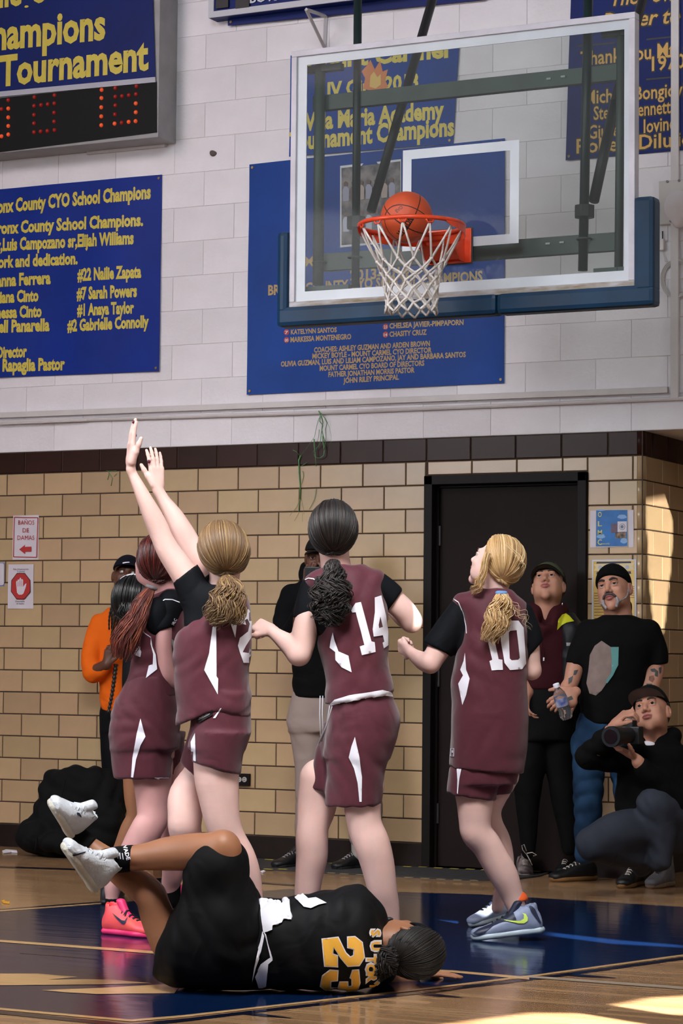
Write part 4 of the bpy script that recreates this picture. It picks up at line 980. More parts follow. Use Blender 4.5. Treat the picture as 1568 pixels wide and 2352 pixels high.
m_eye = mat('eye_white', srgb(172,162,158), .25); m_iris = mat('iris_dark', srgb(34,24,20), .2); m_lip = mat('lip_rose', srgb(150,84,80), .45); m_brow = mat('brow_hair', srgb(46,34,28), .8)
class Fig:
    def __init__(s, name, label, D, group=None, base=None):
        s.D = D; s.t = thing(name, label, 'person', base if base is not None else P(784,1500,D)*0+np.array([0,0,0]), group=group); s.b = SDF()
        s.t.location = (0,0,0)
    def J(s, x, y, dd=0.): return P(x, y, s.D+dd)
    def r(s, px, dd=0.): return px*(s.D+dd)/FPX
    def C(s, L, extra=0.):
        """chain spec: (x, y, half width px, [depth offset])"""
        return [(s.J(q[0],q[1],q[3] if len(q) > 3 else 0.), s.r(q[2],q[3] if len(q) > 3 else 0.)+extra) for q in L]
    def S(s, L, extra=0.):
        """slice spec: (y, xl, xr, depth half thickness m, [depth offset])"""
        out = []
        for q in L:
            dd = q[4] if len(q) > 4 else 0.
            out.append((s.J((q[1]+q[2])/2,q[0],dd), s.r((q[2]-q[1])/2,dd)+extra, q[3]+extra))
        return out
    def cut(s, x0, y0, x1, y1, dd=0., side=1, tilt=0.):
        """plane through the picture line (x0,y0)-(x1,y1) running into depth; side=1 keeps what is above"""
        a = s.J(x0,y0,dd); b = s.J(x1,y1,dd); n = nrm(np.cross(b-a, CFH+UP*tilt)); 
        if n[2] > 0: n = -n
        return (a, n*side)
    def limb(s, L, k=.015, flat=None, **kw): s.b.chain(s.C(L), k=k, flat=flat, **kw); return s
    def body(s, m, h=.0075, **kw):
        o = link('body', s.b.mesh(h, **kw), m, s.t, smooth=True); s.bo = o; return o
    def cloth(s, name, sd, m, h=.009, amp=.004, dirs=((0,0,1),(1,0,.6)), f=45, seed=0, label=None, cut=None, warp=1.6, smooth=1):
        o = link(name, sd.mesh(h, cut=cut, disp=folds(amp,dirs,f,seed,warp) if amp else None, smooth=smooth), m, s.t, smooth=True, label=label); return o
def frame(f, u):
    f = nrm(f); r = nrm(np.cross(f,u)); u = nrm(np.cross(r,f)); return r, f, u   # right-hand side of the head's own view, face, up
def cam_dir(r, u, away): return nrm(CRH*r+UP*u+CFH*away)
def head(sd, c, f, u, s=1., jaw=1., fine=.0035, ears=True, nose=1.):
    r,f,u = frame(f,u); A = [r,f,u]; g = lambda a,b,d: c+(r*a+f*b+u*d)*s
    sd.ell(g(0,-.012,.028),np.array((.073,.092,.084))*s,ax=A,k=.02)
    sd.ell(g(0,.022,-.02),np.array((.064,.064,.07))*s,ax=A,k=.03)
    sd.cone(g(0,.030,-.045),g(0,.062,-.095),.050*s*jaw,.022*s*jaw,k=.03)
    for q in (-1,1):
        sd.ell(g(q*.040*jaw,.020,-.062),np.array((.020,.045,.03))*s,ax=A,k=.03)     # jaw corners
        sd.ell(g(q*.036,.062,-.022),np.array((.022,.018,.018))*s,ax=A,k=.02)         # cheek bones
    sd.ell(g(0,.078,.026),np.array((.048,.014,.011))*s,ax=A,k=.015)                  # brow ridge
    for q in (-1,1): sd.ell(g(q*.031,.092,.006),np.array((.019,.016,.012))*s,ax=A,k=.010,op='-')
    sd.cone(g(0,.080,.014),g(0,.104*nose,-.024),.0085*s,.0115*s,k=.010)
    for q in (-1,1): sd.ell(g(q*.012,.092,-.030),np.array((.009,.010,.008))*s,ax=A,k=.006)
    sd.ell(g(0,.084,-.052),np.array((.022,.010,.006))*s,ax=A,k=.006); sd.ell(g(0,.082,-.063),np.array((.019,.010,.007))*s,ax=A,k=.006)
    sd.ell(g(0,.093,-.0575),np.array((.021,.006,.0018))*s,ax=A,k=.003,op='-')
    if ears:
        for q in (-1,1):
            sd.ell(g(q*.077,-.012,-.006),np.array((.010,.019,.031))*s,ax=[nrm(r*1+f*.35*q),nrm(f-r*.35*q),u],k=.006)
            sd.ell(g(q*.086,-.006,-.003),np.array((.007,.009,.016))*s,ax=A,k=.004,op='-')
    if fine: sd.fine.append((c-.13*s,c+.13*s,fine))
    return dict(c=c,r=r,f=f,u=u,s=s,g=g,A=A)
def face_parts(H, parent, skin, look=None, lip=None, brow=None, iris=None, lids=True, browt=.0045):
    g, s = H['g'], H['s']; look = H['f'] if look is None else nrm(look)
    for q in (-1,1):
        c = g(q*.031,.0745,.006); e = SDF(); e.ell(c,np.array([.0125]*3)*s)
        o = link('eye', e.mesh(.0028*s), m_eye, parent)
        p = c+look*.0112*s; MB().tube([p-look*.002,p+look*.0022*s],[.0078*s,.0068*s],12).build('iris', iris or m_iris, o)
        if lids:
            e = SDF(); e.ell(g(q*.031,.0735,.0125),np.array((.0170,.0150,.0080))*s,ax=H['A']); link('eyelid', e.mesh(.003*s), skin, parent)
            e = SDF(); e.ell(g(q*.031,.0725,-.0045),np.array((.0165,.0140,.0055))*s,ax=H['A']); link('eyelid', e.mesh(.003*s), skin, parent)
        e = SDF(); e.chain([(g(q*.014,.090,.026),browt*s*.9),(g(q*.030,.089,.031),browt*s),(g(q*.047,.077,.026),browt*s*.6)],k=.004); link('eyebrow', e.mesh(.003), brow or m_brow, parent)
    e = SDF(); e.chain([(g(-.021,.083,-.056),.003*s),(g(-.008,.0925,-.0515),.0055*s),(g(.008,.0925,-.0515),.0055*s),(g(.021,.083,-.056),.003*s)],k=.006)
    e.chain([(g(-.018,.083,-.0605),.003*s),(g(0,.089,-.0645),.0068*s),(g(.018,.083,-.0605),.003*s)],k=.004); link('lips', e.mesh(.0028), lip or m_lip, parent)
# hair ------------------------------------------------------------------------------------------
def strand_mesh(name, paths, rad, mats, parent, sides=4, taper=.35, seed=0, kind='stuff', label=None):
    paths = np.asarray(paths); n, m, _ = paths.shape; rad = np.broadcast_to(np.asarray(rad,float).reshape(-1,1),(n,1))
    T = np.gradient(paths,axis=1); T /= np.linalg.norm(T,axis=2,keepdims=True)+1e-9
    ref = np.array([.31,.52,.79]); a = np.cross(T,ref); a /= np.linalg.norm(a,axis=2,keepdims=True)+1e-9; b = np.cross(T,a)
    t = np.linspace(0,1,m); pr = rad*(1-(1-taper)*t**2)[None,:]
    V = np.stack([paths+(a*math.cos(2*math.pi*k/sides)+b*math.sin(2*math.pi*k/sides))*pr[:,:,None] for k in range(sides)],2).reshape(-1,3)
    i,j,k = np.meshgrid(np.arange(n),np.arange(m-1),np.arange(sides),indexing='ij'); base = (i*m+j)*sides; k2 = (k+1)%sides
    Q = np.stack([base+k,base+k2,base+sides+k2,base+sides+k],-1).reshape(-1,4)
    me = qmesh(V,Q); rs = np.random.RandomState(seed+5); idx = np.repeat(rs.choice(len(mats),n,p=[.5,.3,.2][:len(mats)] if len(mats)==3 else None),(m-1)*sides)
    o = link(name, me, mats, parent, kind=kind, label=label); me.polygons.foreach_set('material_index', idx.astype(np.int32)); return o
def hairmats(key, c1, c2, c3, rough=.42):
    mx = lambda a,b,t: tuple(p*(1-t)+q*t for p,q in zip(a,b)); c2 = mx(c1,c2,.6); c3 = mx(c1,c3,.6)
    return [mat(key+'_hair_a',c1,rough,spec=.5,sheen=.1),mat(key+'_hair_b',c2,rough,spec=.5),mat(key+'_hair_c',c3,rough,spec=.5)]
def skull_hair(H, parent, mats, tie, n=420, rr=(.083,.100,.098), thick=.0034, top=38, side=78, nape=148, seed=0, jit=.02, off=(0,-.012,.026), part=None, name='hair', bulge=.05, cap=True, front_cut=.42):
    """combed hair running over the skull from the hairline to a tie direction (head frame r,f,u)"""
    n = n*2; thick *= .72; rs = np.random.RandomState(seed); r,f,u,s,c = H['r'],H['f'],H['u'],H['s'],H['c']
    cc = c+(r*off[0]+f*off[1]+u*off[2])*s; R = np.array(rr)*s; td = nrm(tie); P_ = []; m = 12
    for i in range(n):
        ph = rs.rand()*2*math.pi; sp = math.sin(ph)
        th = math.radians(top+(side-top)*(1-sp)**1.0 if sp > 0 else side+(nape-side)*(-sp)**1.3)
        th = th+abs(rs.randn())*.06
        d0 = np.array([math.sin(th)*math.cos(ph), math.cos(th), math.sin(th)*sp])
        dt = np.dot(d0,td); om = math.acos(np.clip(dt,-1,1)); so = math.sin(om)+1e-6; jr = 1+rs.randn()*jit; t = np.linspace(0,1,m)
        d = (np.sin((1-t)*om)[:,None]*d0+np.sin(t*om)[:,None]*td)/so
        rad = jr*(1+bulge*np.sin(math.pi*t))*(1-.10*t**4)
        L = d*R*rad[:,None]; P_.append(cc+L[:,:1]*r+L[:,1:2]*f+L[:,2:]*u)
    if cap:
        e = SDF(); e.ell(cc,R*.985,ax=H['A']); e.ell(cc+u*.0-f*.0,R*.1,ax=H['A'])
        cut = [(cc+f*front_cut*R[1]+u*0,nrm(f*.8-u*.62)),(cc-u*.62*R[2],nrm(-u+f*.9))]
        link(name+'_cap' if name != 'hair' else 'hair_base', e.mesh(.006,cut=cut), mats[0], parent, smooth=True)
    return strand_mesh(name, P_, thick*s*(.7+.6*rs.rand(n)), mats, parent, seed=seed, taper=.7)
def tail(pts, widths, parent, mats, n=150, thick=.0034, wave=.0, wf=9., seed=0, flat=.6, m=26, name='ponytail', spread=1., curl=0.):
    """pts: centre line xyz, widths: radius of the bunch at each point"""
    rs = np.random.RandomState(seed); pts = np.array(pts); k = len(pts); t = np.linspace(0,k-1,m); i = np.clip(t.astype(int),0,k-2); q = (t-i)[:,None]
    p0,p1,p2,p3 = pts[np.maximum(i-1,0)],pts[i],pts[i+1],pts[np.minimum(i+2,k-1)]
    CL = .5*(2*p1+(p2-p0)*q+(2*p0-5*p1+4*p2-p3)*q*q+(3*p1-p0-3*p2+p3)*q**3); Wd = np.interp(t,np.arange(k),widths)
    T = np.gradient(CL,axis=0); T /= np.linalg.norm(T,axis=1)[:,None]+1e-9; a = np.cross(T,CFH); a /= np.linalg.norm(a,axis=1)[:,None]+1e-9; b = np.cross(T,a); out = []
    s = np.linspace(0,1,m)
    for j in range(n):
        rad = rs.rand()**.5; th = rs.rand()*6.283; u,v = rad*math.cos(th), rad*math.sin(th)*flat; L = .72+.28*rs.rand(); ph = rs.rand()*6; ss = s*L
        C2 = np.stack([np.interp(ss*(m-1),np.arange(m),CL[:,z]) for z in range(3)],1); W2 = np.interp(ss*(m-1),np.arange(m),Wd); A2 = np.stack([np.interp(ss*(m-1),np.arange(m),a[:,z]) for z in range(3)],1); B2 = np.stack([np.interp(ss*(m-1),np.arange(m),b[:,z]) for z in range(3)],1)
        wv = wave*np.minimum(1,ss*3)*np.sin(wf*ss*6.283/3+ph*.6+th*.3)*(.5+rs.rand()); w2 = curl*np.minimum(1,ss*2)*np.cos(wf*ss*6.283/2+ph)
        out.append(C2+A2*(u*W2+wv)[:,None]+B2*(v*W2+w2)[:,None])
    return strand_mesh(name, out, thick*(.6+.8*rs.rand(n)), mats, parent, seed=seed, taper=.3)
# hands -----------------------------------------------------------------------------------------
def hand(sd, w, d, n, s=1., side=1, curl=(10,12,12), spread=6, thumb=(35,10), fine=.0035, pose=None, palm=1., rw=.024):
    """w: wrist, d: direction of the fingers, n: back-of-hand normal, side: +1 thumb on d x n side; curl in degrees for each knuckle"""
    d = nrm(d); n = nrm(n-d*np.dot(n,d)); x = np.cross(d,n)*side      # x points to the thumb
    def rot(v, ax, deg): a = math.radians(deg); return v*math.cos(a)+np.cross(ax,v)*math.sin(a)+ax*np.dot(ax,v)*(1-math.cos(a))
    sd.cone(w,w+d*.03*s,rw*s,.024*s,k=.015,flat=.72,n=n)
    for t in (-.026,-.009,.009,.025): sd.cone(w+d*.02*s+x*t*.7*s,w+d*.085*s*palm+x*t*s,.0135*s,.0105*s,k=.012)
    tips = []; L = {0:(.038,.024,.020),1:(.044,.028,.021),2:(.041,.026,.020),3:(.032,.020,.018)}; cx = np.cross(n,d)   # bend axis: fingers bend towards -n
    for i,t in enumerate((.026,.0088,-.0088,-.0255)):
        c_ = pose[i] if pose else curl; fd = rot(d, n, (-1 if True else 1)*side*0); fd = nrm(d+x*math.tan(math.radians((1.5-i)*spread*.5)))
        p = w+d*.086*s*palm+x*t*s; a = fd; ax = nrm(np.cross(fd,n)); r0 = (.0088,.0090,.0086,.0075)[i]*s
        for j in range(3):
            a = rot(a, ax, -c_[j]); 
            q = p+a*L[i][j]*s; sd.cone(p,q,r0*(1-.09*j),r0*(1-.09*(j+1)),k=.004); p = q
        tips.append((p,a))
    # thumb leaves the side of the palm near its base
    p = w+d*.022*s+x*.022*s; a = nrm(d*math.cos(math.radians(thumb[0]))+x*math.sin(math.radians(thumb[0]))-n*.25)
    for j,(ln,r0,r1) in enumerate(((.040,.0135,.0115),(.030,.0108,.0095),(.024,.0098,.0080))):
        if j: a = rot(a, nrm(n), side*-1*0) ; a = nrm(a*math.cos(math.radians(thumb[1]))+(d*.8-x*.4-n*.4)*math.sin(math.radians(thumb[1]))) if j else a
        q = p+a*ln*s; sd.cone(p,q,r0*s,r1*s,k=.007); p = q
    tips.append((p,a))
    if fine: sd.fine.append((w-np.abs(d)*.02-.05,w+d*.11+.10*0+.06,fine)) if False else sd.fine.append((np.minimum(w,w+d*.17*s)-.04,np.maximum(w,w+d*.17*s)+.04,fine))
    return tips
FIST = (75,85,50)
# shoes -----------------------------------------------------------------------------------------
def shoe(parent, heel, toe, up, m_up, m_sole, s=1., lace=None, high=.0, m_acc=None, w=.048, sole_h=.026, name='shoe', collar=None):
    """heel and toe: ends of the sole on the ground side; built as sole, upper, tongue and laces"""
    d = nrm(toe-heel); Ln = np.linalg.norm(toe-heel); up = nrm(up-d*np.dot(up,d)); x = np.cross(d,up); g = lambda a,b,c: heel+d*a*Ln+x*b*s+up*c*s
    A = [d,x,up]; k = Ln/.29
    so = SDF(); S = [(g(.05,0,sole_h*.5),.034),(g(.25,0,sole_h*.5),.036),(g(.5,0,sole_h*.5),.034),(g(.72,0,sole_h*.5),.045),(g(.9,0,sole_h*.5),.036),(g(.975,0,sole_h*.62),.02)]
    so.stack([(p,h*s,sole_h*.56*s) for p,h in S],A=d,B=x,C=up,k=.01,pw=3.0,ends=(.004,.004))
    for p,h in (S[0],S[-1]): so.ell(p+d*(0 if p is S[0][0] else -.004),(h*.75*s,h*1.0*s,sole_h*.55*s),ax=A,k=.01)
    sole_me = so.mesh(.005)
    us = SDF(); hh = .06+high
    us.stack([(g(.03,0,.045),.026*s,.030*s),(g(.12,0,.050+high*.3),.035*s,.042*s+high*.4),(g(.30,0,.050+high*.3),.035*s,.045*s+high*.35),(g(.50,0,.044),.036*s,.035*s),(g(.72,0,.034),.042*s,.024*s),(g(.88,0,.029),.035*s,.016*s),(g(.96,0,.026),.022*s,.010*s)],A=d,B=x,C=up,k=.01,pw=2.4)
    us.ell(g(.06,0,.040),(.02*s,.030*s,.034*s),ax=A,k=.02); us.ell(g(.90,0,.026),(.030*s,.034*s,.019*s),ax=A,k=.02)
    us.cone(g(.17,0,.05),g(.15,0,.085+high),.034*s,.032*s,k=.02)
    us.cone(g(.16,0,.105+high),g(.16,0,.080+high),.027*s,.027*s,k=.006,op='-')
    upper = link('shoe', us.mesh(.005), m_up, parent, smooth=True); parent = upper; sole = link('sole', sole_me, m_sole, parent, smooth=True)
    if lace:
        tg = SDF(); tg.chain([(g(.60,0,.060),.014*s),(g(.42,0,.083),.018*s),(g(.30,0,.108+high),.018*s)],k=.01,flat=.5,n=up); tg_o = link('tongue', tg.mesh(.005), m_acc or m_up, parent, smooth=True)
        for i in range(5):
            a = .37+.075*i; z = .0955-.0085*i+high*(.3 if i < 2 else 0); MB().tube([g(a,-.024,z-.018),g(a+.01,-.008,z),g(a+.02,.008,z),g(a+.035,.024,z-.018)],.0026*s,5).build('lace', lace, parent, smooth=True)
            MB().tube([g(a,.024,z-.018),g(a+.01,.008,z+.002),g(a+.02,-.008,z+.002),g(a+.035,-.024,z-.018)],.0026*s,5).build('lace', lace, parent, smooth=True)
    return upper, sole
def sockpart(fig, pts, m, name='sock', flat=None, k=.015, cuts=None, ring=None):
    e = SDF(); e.chain(pts,k=k,flat=flat,cuts=cuts); return link(name, e.mesh(.006), m, fig.t, smooth=True)
def inset(poly, d):
    P_ = np.array(poly,float); n = len(P_); out = []; A_ = sum(P_[i][0]*P_[(i+1)%n][1]-P_[(i+1)%n][0]*P_[i][1] for i in range(n)); sg = 1 if A_ > 0 else -1
    for i in range(n):
        a = P_[i]-P_[i-1]; b = P_[(i+1)%n]-P_[i]; a /= np.linalg.norm(a)+1e-9; b /= np.linalg.norm(b)+1e-9; na = np.array((-a[1],a[0]))*sg; nb = np.array((-b[1],b[0]))*sg
        m_ = na+nb; l = np.dot(m_,na); m_ = m_/max(l,.5); out.append(P_[i]+m_*d)
    return [tuple(p) for p in out]
def zc(sx, ox, oy):
    return lambda L: [(ox+x/sx, oy+y/sx) for x,y in L]
SWOOSH = [(0,.42),(.1,.2),(.22,.08),(.35,.10),(1,.62),(.38,.36),(.24,.32),(.12,.40)]
# ================================================================ PLAYER 10
f = Fig('person','player in maroon jersey number 10, blond ponytail with blue tie, looking up left',10.1)
Z = zc(3.46,880,1180); b = f.b
hc = f.J(1137,1298,.02); fd = cam_dir(-.72,.42,.50); ud = cam_dir(.42,.88,-.12)
H = head(b, hc, fd, ud, s=1.0)
b.cone(hc-H['u']*.05-H['f']*.035, f.J(1131,1378,.02), .055,.062,k=.03)
# torso core, arms, legs
b.stack(f.S([(1390,1070,1190,.07),(1440,1072,1200,.09),(1560,1055,1200,.10),(1700,1045,1195,.10),(1770,1055,1180,.09)]),k=.03)
f.limb([(1066,1408,20,.0),(1030,1455,27,.0),(1002,1500,26,-.02),(988,1524,22,-.03)],k=.02)
f.limb([(988,1524,22,-.03),(975,1520,22,.0),(955,1508,16,.06),(943,1498,12,.10)],k=.015)
hw = f.J(944,1500,.10); tips = hand(b, hw, cam_dir(-.55,.35,.75), cam_dir(-.5,-.35,-.6), s=.95, side=-1, curl=(70,85,45), thumb=(35,25))
b.chain([(f.J(931,1478,.13),.011),(f.J(926,1466,.14),.008)],k=.006)
f.limb([(1192,1420,16,.0),(1216,1470,20,.0),(1221,1540,20,.02)],k=.02); f.limb([(1221,1540,20,.02),(1200,1530,17,.12),(1170,1512,13,.2)],k=.02)
hand(b, f.J(1170,1512,.20), cam_dir(-.6,.2,.75), cam_dir(0,1,0), s=.95, side=1, curl=(55,60,40), fine=None)
f.limb([(1085,1790,48,.0),(1090,1835,43,-.01),(1090,1884,37,-.01),(1094,1912,36,-.01),(1116,1940,34,0.),(1136,1975,33.5,.01),(1156,2010,33,.02),(1172,2047,27,.03),(1181,2072,23,.03),(1192,2100,20,.03)],k=.012)
f.limb([(1150,1780,42,.10),(1126,1850,28,.12),(1128,1890,26,.12),(1146,1930,26,.14),(1155,1975,25,.15),(1158,2020,20,.16),(1146,2060,14,.17),(1142,2085,14,.17)],k=.012)
f.body(m_skin)
face_parts(H, f.t, m_skin)
hm = hairmats('blond',srgb(196,160,108),srgb(150,112,70),srgb(236,214,172))
tie = f.J(1151,1362,-.115); tdl = tie-(hc+H['f']*-.012+H['u']*.026); td = (np.dot(tdl,H['r']),np.dot(tdl,H['f']),np.dot(tdl,H['u']))
skull_hair(H, f.t, hm, td, n=900, rr=(.088,.106,.104), seed=3, bulge=.06, thick=.0028, side=70, top=50, nape=135, front_cut=.3)
lob = f.J(1096,1312,-.02)
tail([f.J(1120,1270,-.09),f.J(1108,1320,-.10),f.J(1096,1350,-.10),f.J(1080,1362,-.08)],[.014,.016,.022,.012],f.t,hm,n=46,seed=2,name='loose_hair',wave=.006,thick=.0016)
tail([tie-UP*.0,f.J(1153,1388,-.15),f.J(1140,1430,-.17),f.J(1122,1478,-.17)],[.016,.040,.052,.026],f.t,hm,n=230,seed=4,wave=.010,wf=8,curl=.006,thick=.0026)
tail([f.J(1165,1378,-.12),f.J(1185,1400,-.14),f.J(1206,1420,-.14),f.J(1212,1450,-.12)],[.01,.03,.02,.01],f.t,hm[2:],n=5,seed=9,wave=.01,thick=.001,name='flyaway_hair')
tail([f.J(1160,1250,-.1),f.J(1195,1285,-.12),f.J(1200,1305,-.12),f.J(1192,1322,-.1)],[.01,.008,.01,.01],f.t,hm[2:],n=4,seed=10,wave=.004,thick=.001,name='flyaway_hair')
MB().tube([tie+CRH*-.017*math.cos(a)+CFH*.017*math.sin(a) for a in np.linspace(0,6.283,16)],.009,8,cap=False).build('hair_tie', mat('tie_blue',srgb(104,150,206),.7), f.t, smooth=True)
# undershirt sleeves
e = SDF(); cutL = f.cut(977,1478,1029,1505,.0)
e.chain(f.C([(1062,1398,30,.0),(1034,1445,36,.0),(1003,1492,37,-.01),(985,1525,36,-.02)]),k=.03,cuts=[cutL]); e.chain(f.C([(1200,1408,26),(1222,1460,23),(1228,1510,22)]),k=.03,cuts=[f.cut(1214,1506,1240,1478,0)])
e.stack(f.S([(1400,1066,1200,.085),(1480,1052,1206,.10),(1530,1046,1206,.10)]),k=.03)
f.cloth('undershirt', e, m_bshirt, amp=.004, dirs=((1,0,1),(0,1,.5)), seed=2)
# jersey
e = SDF(); e.stack(f.S([(1352,1092,1170,.055,.0),(1362,1072,1182,.070),(1378,1056,1194,.085),(1410,1057,1206,.108),(1450,1062,1211,.125),(1500,1048,1211,.135),(1560,1037,1210,.14),(1640,1036,1212,.15),(1715,1034,1210,.15),(1752,1032,1204,.145),(1800,1032,1202,.145)]),k=.03,cuts=[f.cut(1033,1762,1140,1772,0)],pw=2.4)
e.cone(f.J(1062,1384),f.J(1192,1398),.040,.036,k=.04,flat=1.4)
jer = f.cloth('jersey', e, m_maroon, h=.0085, amp=.007, dirs=((1,0,.9),(.6,.2,1),(1,.3,0)), f=75, seed=5)
T_ = bvh([jer])
# dark sleeve opening of the jersey is covered by the sleeve itself; trims and number
decal('side_panel',[Z([(650,1105),(660,1240),(687,1310),(660,1440),(630,1520),(597,1350),(635,1285),(613,1240),(640,1170)])],T_,m_wfab,f.t)
decal('number_digit',[Z([(800,945),(828,935),(870,935),(915,1155),(945,1160),(950,1240),(860,1245),(843,1170),(865,1160),(820,975),(800,975)])],T_,m_wfab,f.t,label='white printed digit one')
decal('number_digit',[Z([(965,872),(985,850),(1072,850),(1112,905),(1132,1190),(1100,1235),(1005,1242),(962,1185),(933,1010),(930,930)]),Z([(995,945),(1008,930),(1058,925),(1082,1145),(1070,1160),(1018,1165),(1003,1150)])],T_,m_wfab,f.t,label='white printed digit zero')
decal('brand_tag',[Z([(536,1863),(566,1863),(564,1930),(534,1928)]),Z([(541,1868),(561,1868),(559,1925),(539,1924)])],T_,m_wfab,f.t,step=3)
decal('brand_tag',[Z([(545,1880),(556,1880),(556,1900),(545,1900)])],T_,m_wfab,f.t,step=3)
decal('armhole_trim',[Z([(552,676),(558,674),(600,700),(640,790),(662,890),(666,950),(660,952),(655,890),(634,792),(596,706)])],T_,m_wfab,f.t,step=4)
e = SDF(); c1 = f.cut(1023,1821,1136,1839,0); c2 = f.cut(1141,1823,1170,1822,.1)
e.stack(f.S([(1730,1044,1202,.125),(1768,1035,1191,.13),(1800,1033,1186,.13)]),k=.03)
e.stack(f.S([(1765,1034,1150,.11,-.01),(1800,1028,1143,.10,-.01),(1850,1022,1137,.095,-.01)]),k=.02,cuts=[c1]); e.stack(f.S([(1765,1110,1190,.09,.09),(1800,1115,1180,.085,.10),(1850,1118,1166,.08,.11)]),k=.02,cuts=[c2])
sh = f.cloth('shorts', e, m_maroon, amp=.004, seed=8, f=75)
decal('side_panel',[zc(4.61,960,1700)([(410,300),(460,302),(440,400),(420,570),(412,560),(418,420)])],bvh([sh]),m_wfab,f.t,step=4)
e = SDF(); e.chain(f.C([(1191,2068,22,.03),(1197,2100,21,.03)]),k=.01); link('sock', e.mesh(.005,cut=[f.cut(1174,2071,1208,2068,.03)]), mat('orange_sock',srgb(226,92,30),.8,bump=.3,bscale=200), f.t, smooth=True, label='orange ankle sock')
m_s1 = mat('shoe_grey_blue',srgb(136,148,176),.5,var=.08,vscale=30); m_s2 = mat('shoe_sole_pale',srgb(176,192,204),.4); m_nv = mat('shoe_navy',srgb(28,38,64),.5); m_vol = mat('volt_yellow',srgb(212,240,110),.4)
hl = f.J(1242,2140,.02); tl = f.J(1083,2156,-.06); 
p_ = flo(1100,2161,.0); hl = p_+CRH*.262+CFH*.02+UP*.035; tl = p_-CRH*.03
up_, so_ = shoe(f.t, hl, tl, UP, m_s1, m_s2, s=1.05, lace=m_blk, high=.018, m_acc=m_nv, w=.05)
T_ = bvh([up_]); Y = zc(4.61,960,1700)
decal('swoosh',[Y([(868,1898),(1010,1912),(1080,1912),(1118,1890),(1120,1850),(1100,1830),(1140,1840),(1162,1880),(1158,1915),(1120,1940),(1060,1940)])],T_,m_vol,up_,step=3)
decal('collar_panel',[Y([(1170,1755),(1195,1750),(1235,1790),(1300,1930),(1290,1945),(1240,1880),(1190,1810)])],T_,m_nv,up_,step=3)
decal('toe_panel',[Y([(580,2045),(640,2000),(800,1935),(870,1840),(900,1800),(1000,1800),(1040,1900),(900,1920),(800,1960),(700,2040),(650,2060)])],T_,m_nv,up_,step=3)
p2 = flo(1082,2130,.0)+CFH*.0; 
shoe(f.t, p2+CRH*.20+CFH*.10+UP*.045, p2-CRH*.005, UP, m_s1, m_s2, s=.98, lace=m_blk, high=.01, m_acc=m_nv)
# ================================================================ PLAYER 14
f = Fig('person','player in maroon jersey number 14 with long dark curly ponytail, elbows bent',9.75)
Z = zc(3.564,560,1120); Y = zc(3.564,560,1560); b = f.b
hc = f.J(765,1222,.0); fd = cam_dir(.05,.55,.83); ud = cam_dir(0,.83,-.55); H = head(b, hc, fd, ud, s=1.03)
b.cone(hc-H['u']*.04-H['f']*.03, f.J(775,1330,.02), .055,.065,k=.03)
b.stack(f.S([(1330,720,850,.08),(1400,730,880,.10),(1500,745,890,.10),(1600,755,900,.11),(1700,750,905,.12)]),k=.03)
f.limb([(722,1368,20,.0),(705,1425,28,-.02),(695,1475,29,-.03),(686,1502,26,-.04)],k=.02)
f.limb([(686,1502,27,-.04),(666,1482,24,-.02),(640,1462,17,.02),(622,1448,13,.05)],k=.015)
hand(b, f.J(626,1450,.05), cam_dir(-.75,.30,.55), cam_dir(-.35,.75,-.5), s=1.0, side=-1, curl=(72,85,50), thumb=(30,25))
f.limb([(862,1352,20,.0),(898,1376,27,.02),(930,1405,27,.02),(945,1428,24,.03)],k=.02); f.limb([(945,1428,23,.03),(925,1420,20,.14),(905,1405,14,.25)],k=.02)
hand(b, f.J(905,1405,.25), cam_dir(-.5,.3,.8), cam_dir(0,1,0), s=.95, side=1, curl=(60,70,40), fine=None)
f.limb([(835,1800,48,-.02),(832,1852,42,-.02),(838,1897,40,-.02),(853,1936,41.5,-.02),(866,1981,39,-.01),(877,2037,34,.0),(887,2079,29.5,.02),(892,2110,26,.03),(895,2140,24,.03)],k=.012)
f.limb([(735,1790,48,.10),(727,1852,45,.10),(718,1897,37,.08),(716,1925,37.5,.08),(716,1967,36.5,.09),(710,2009,32,.10),(704,2059,28,.11),(700,2110,22,.12),(702,2140,22,.12)],k=.012)
f.body(m_skin); face_parts(H, f.t, m_skin)
hm = hairmats('darkbrown',srgb(26,20,19),srgb(16,13,13),srgb(52,38,32),.48)
tie = f.J(766,1289,-.10); tdl = tie-(hc+H['f']*-.012+H['u']*.026); td = (np.dot(tdl,H['r']),np.dot(tdl,H['f']),np.dot(tdl,H['u']))
skull_hair(H, f.t, hm, td, n=900, rr=(.090,.106,.108), seed=13, thick=.0028, side=72, top=52, nape=140, bulge=.04)
tail([tie,f.J(765,1325,-.15),f.J(772,1370,-.17),f.J(765,1405,-.17),f.J(762,1440,-.16)],[.020,.042,.052,.046,.018],f.t,hm,n=300,seed=14,wave=.016,wf=13,curl=.014,thick=.0030,m=40)
tail([f.J(735,1325,-.12),f.J(728,1370,-.15),f.J(738,1410,-.15),f.J(745,1425,-.14)],[.015,.03,.03,.012],f.t,hm,n=70,seed=15,wave=.014,wf=14,curl=.012,thick=.0030,m=36,name='loose_curls')
tail([f.J(745,1172,.0),f.J(765,1158,-.02),f.J(790,1162,0)],[.01,.014,.01],f.t,hm[:2],n=10,seed=16,wave=.01,thick=.0010,name='flyaway_hair')
e = SDF(); e.chain(f.C([(722,1352,33,.0),(708,1400,33,0),(704,1440,33,-.01)]),k=.03,cuts=[f.cut(680,1420,736,1430,0)]); e.chain(f.C([(862,1345,34,.0),(896,1368,31,.01),(915,1392,28,.01)]),k=.03,cuts=[(f.J(902,1388,0),nrm(CRH*.80-UP*.52))])
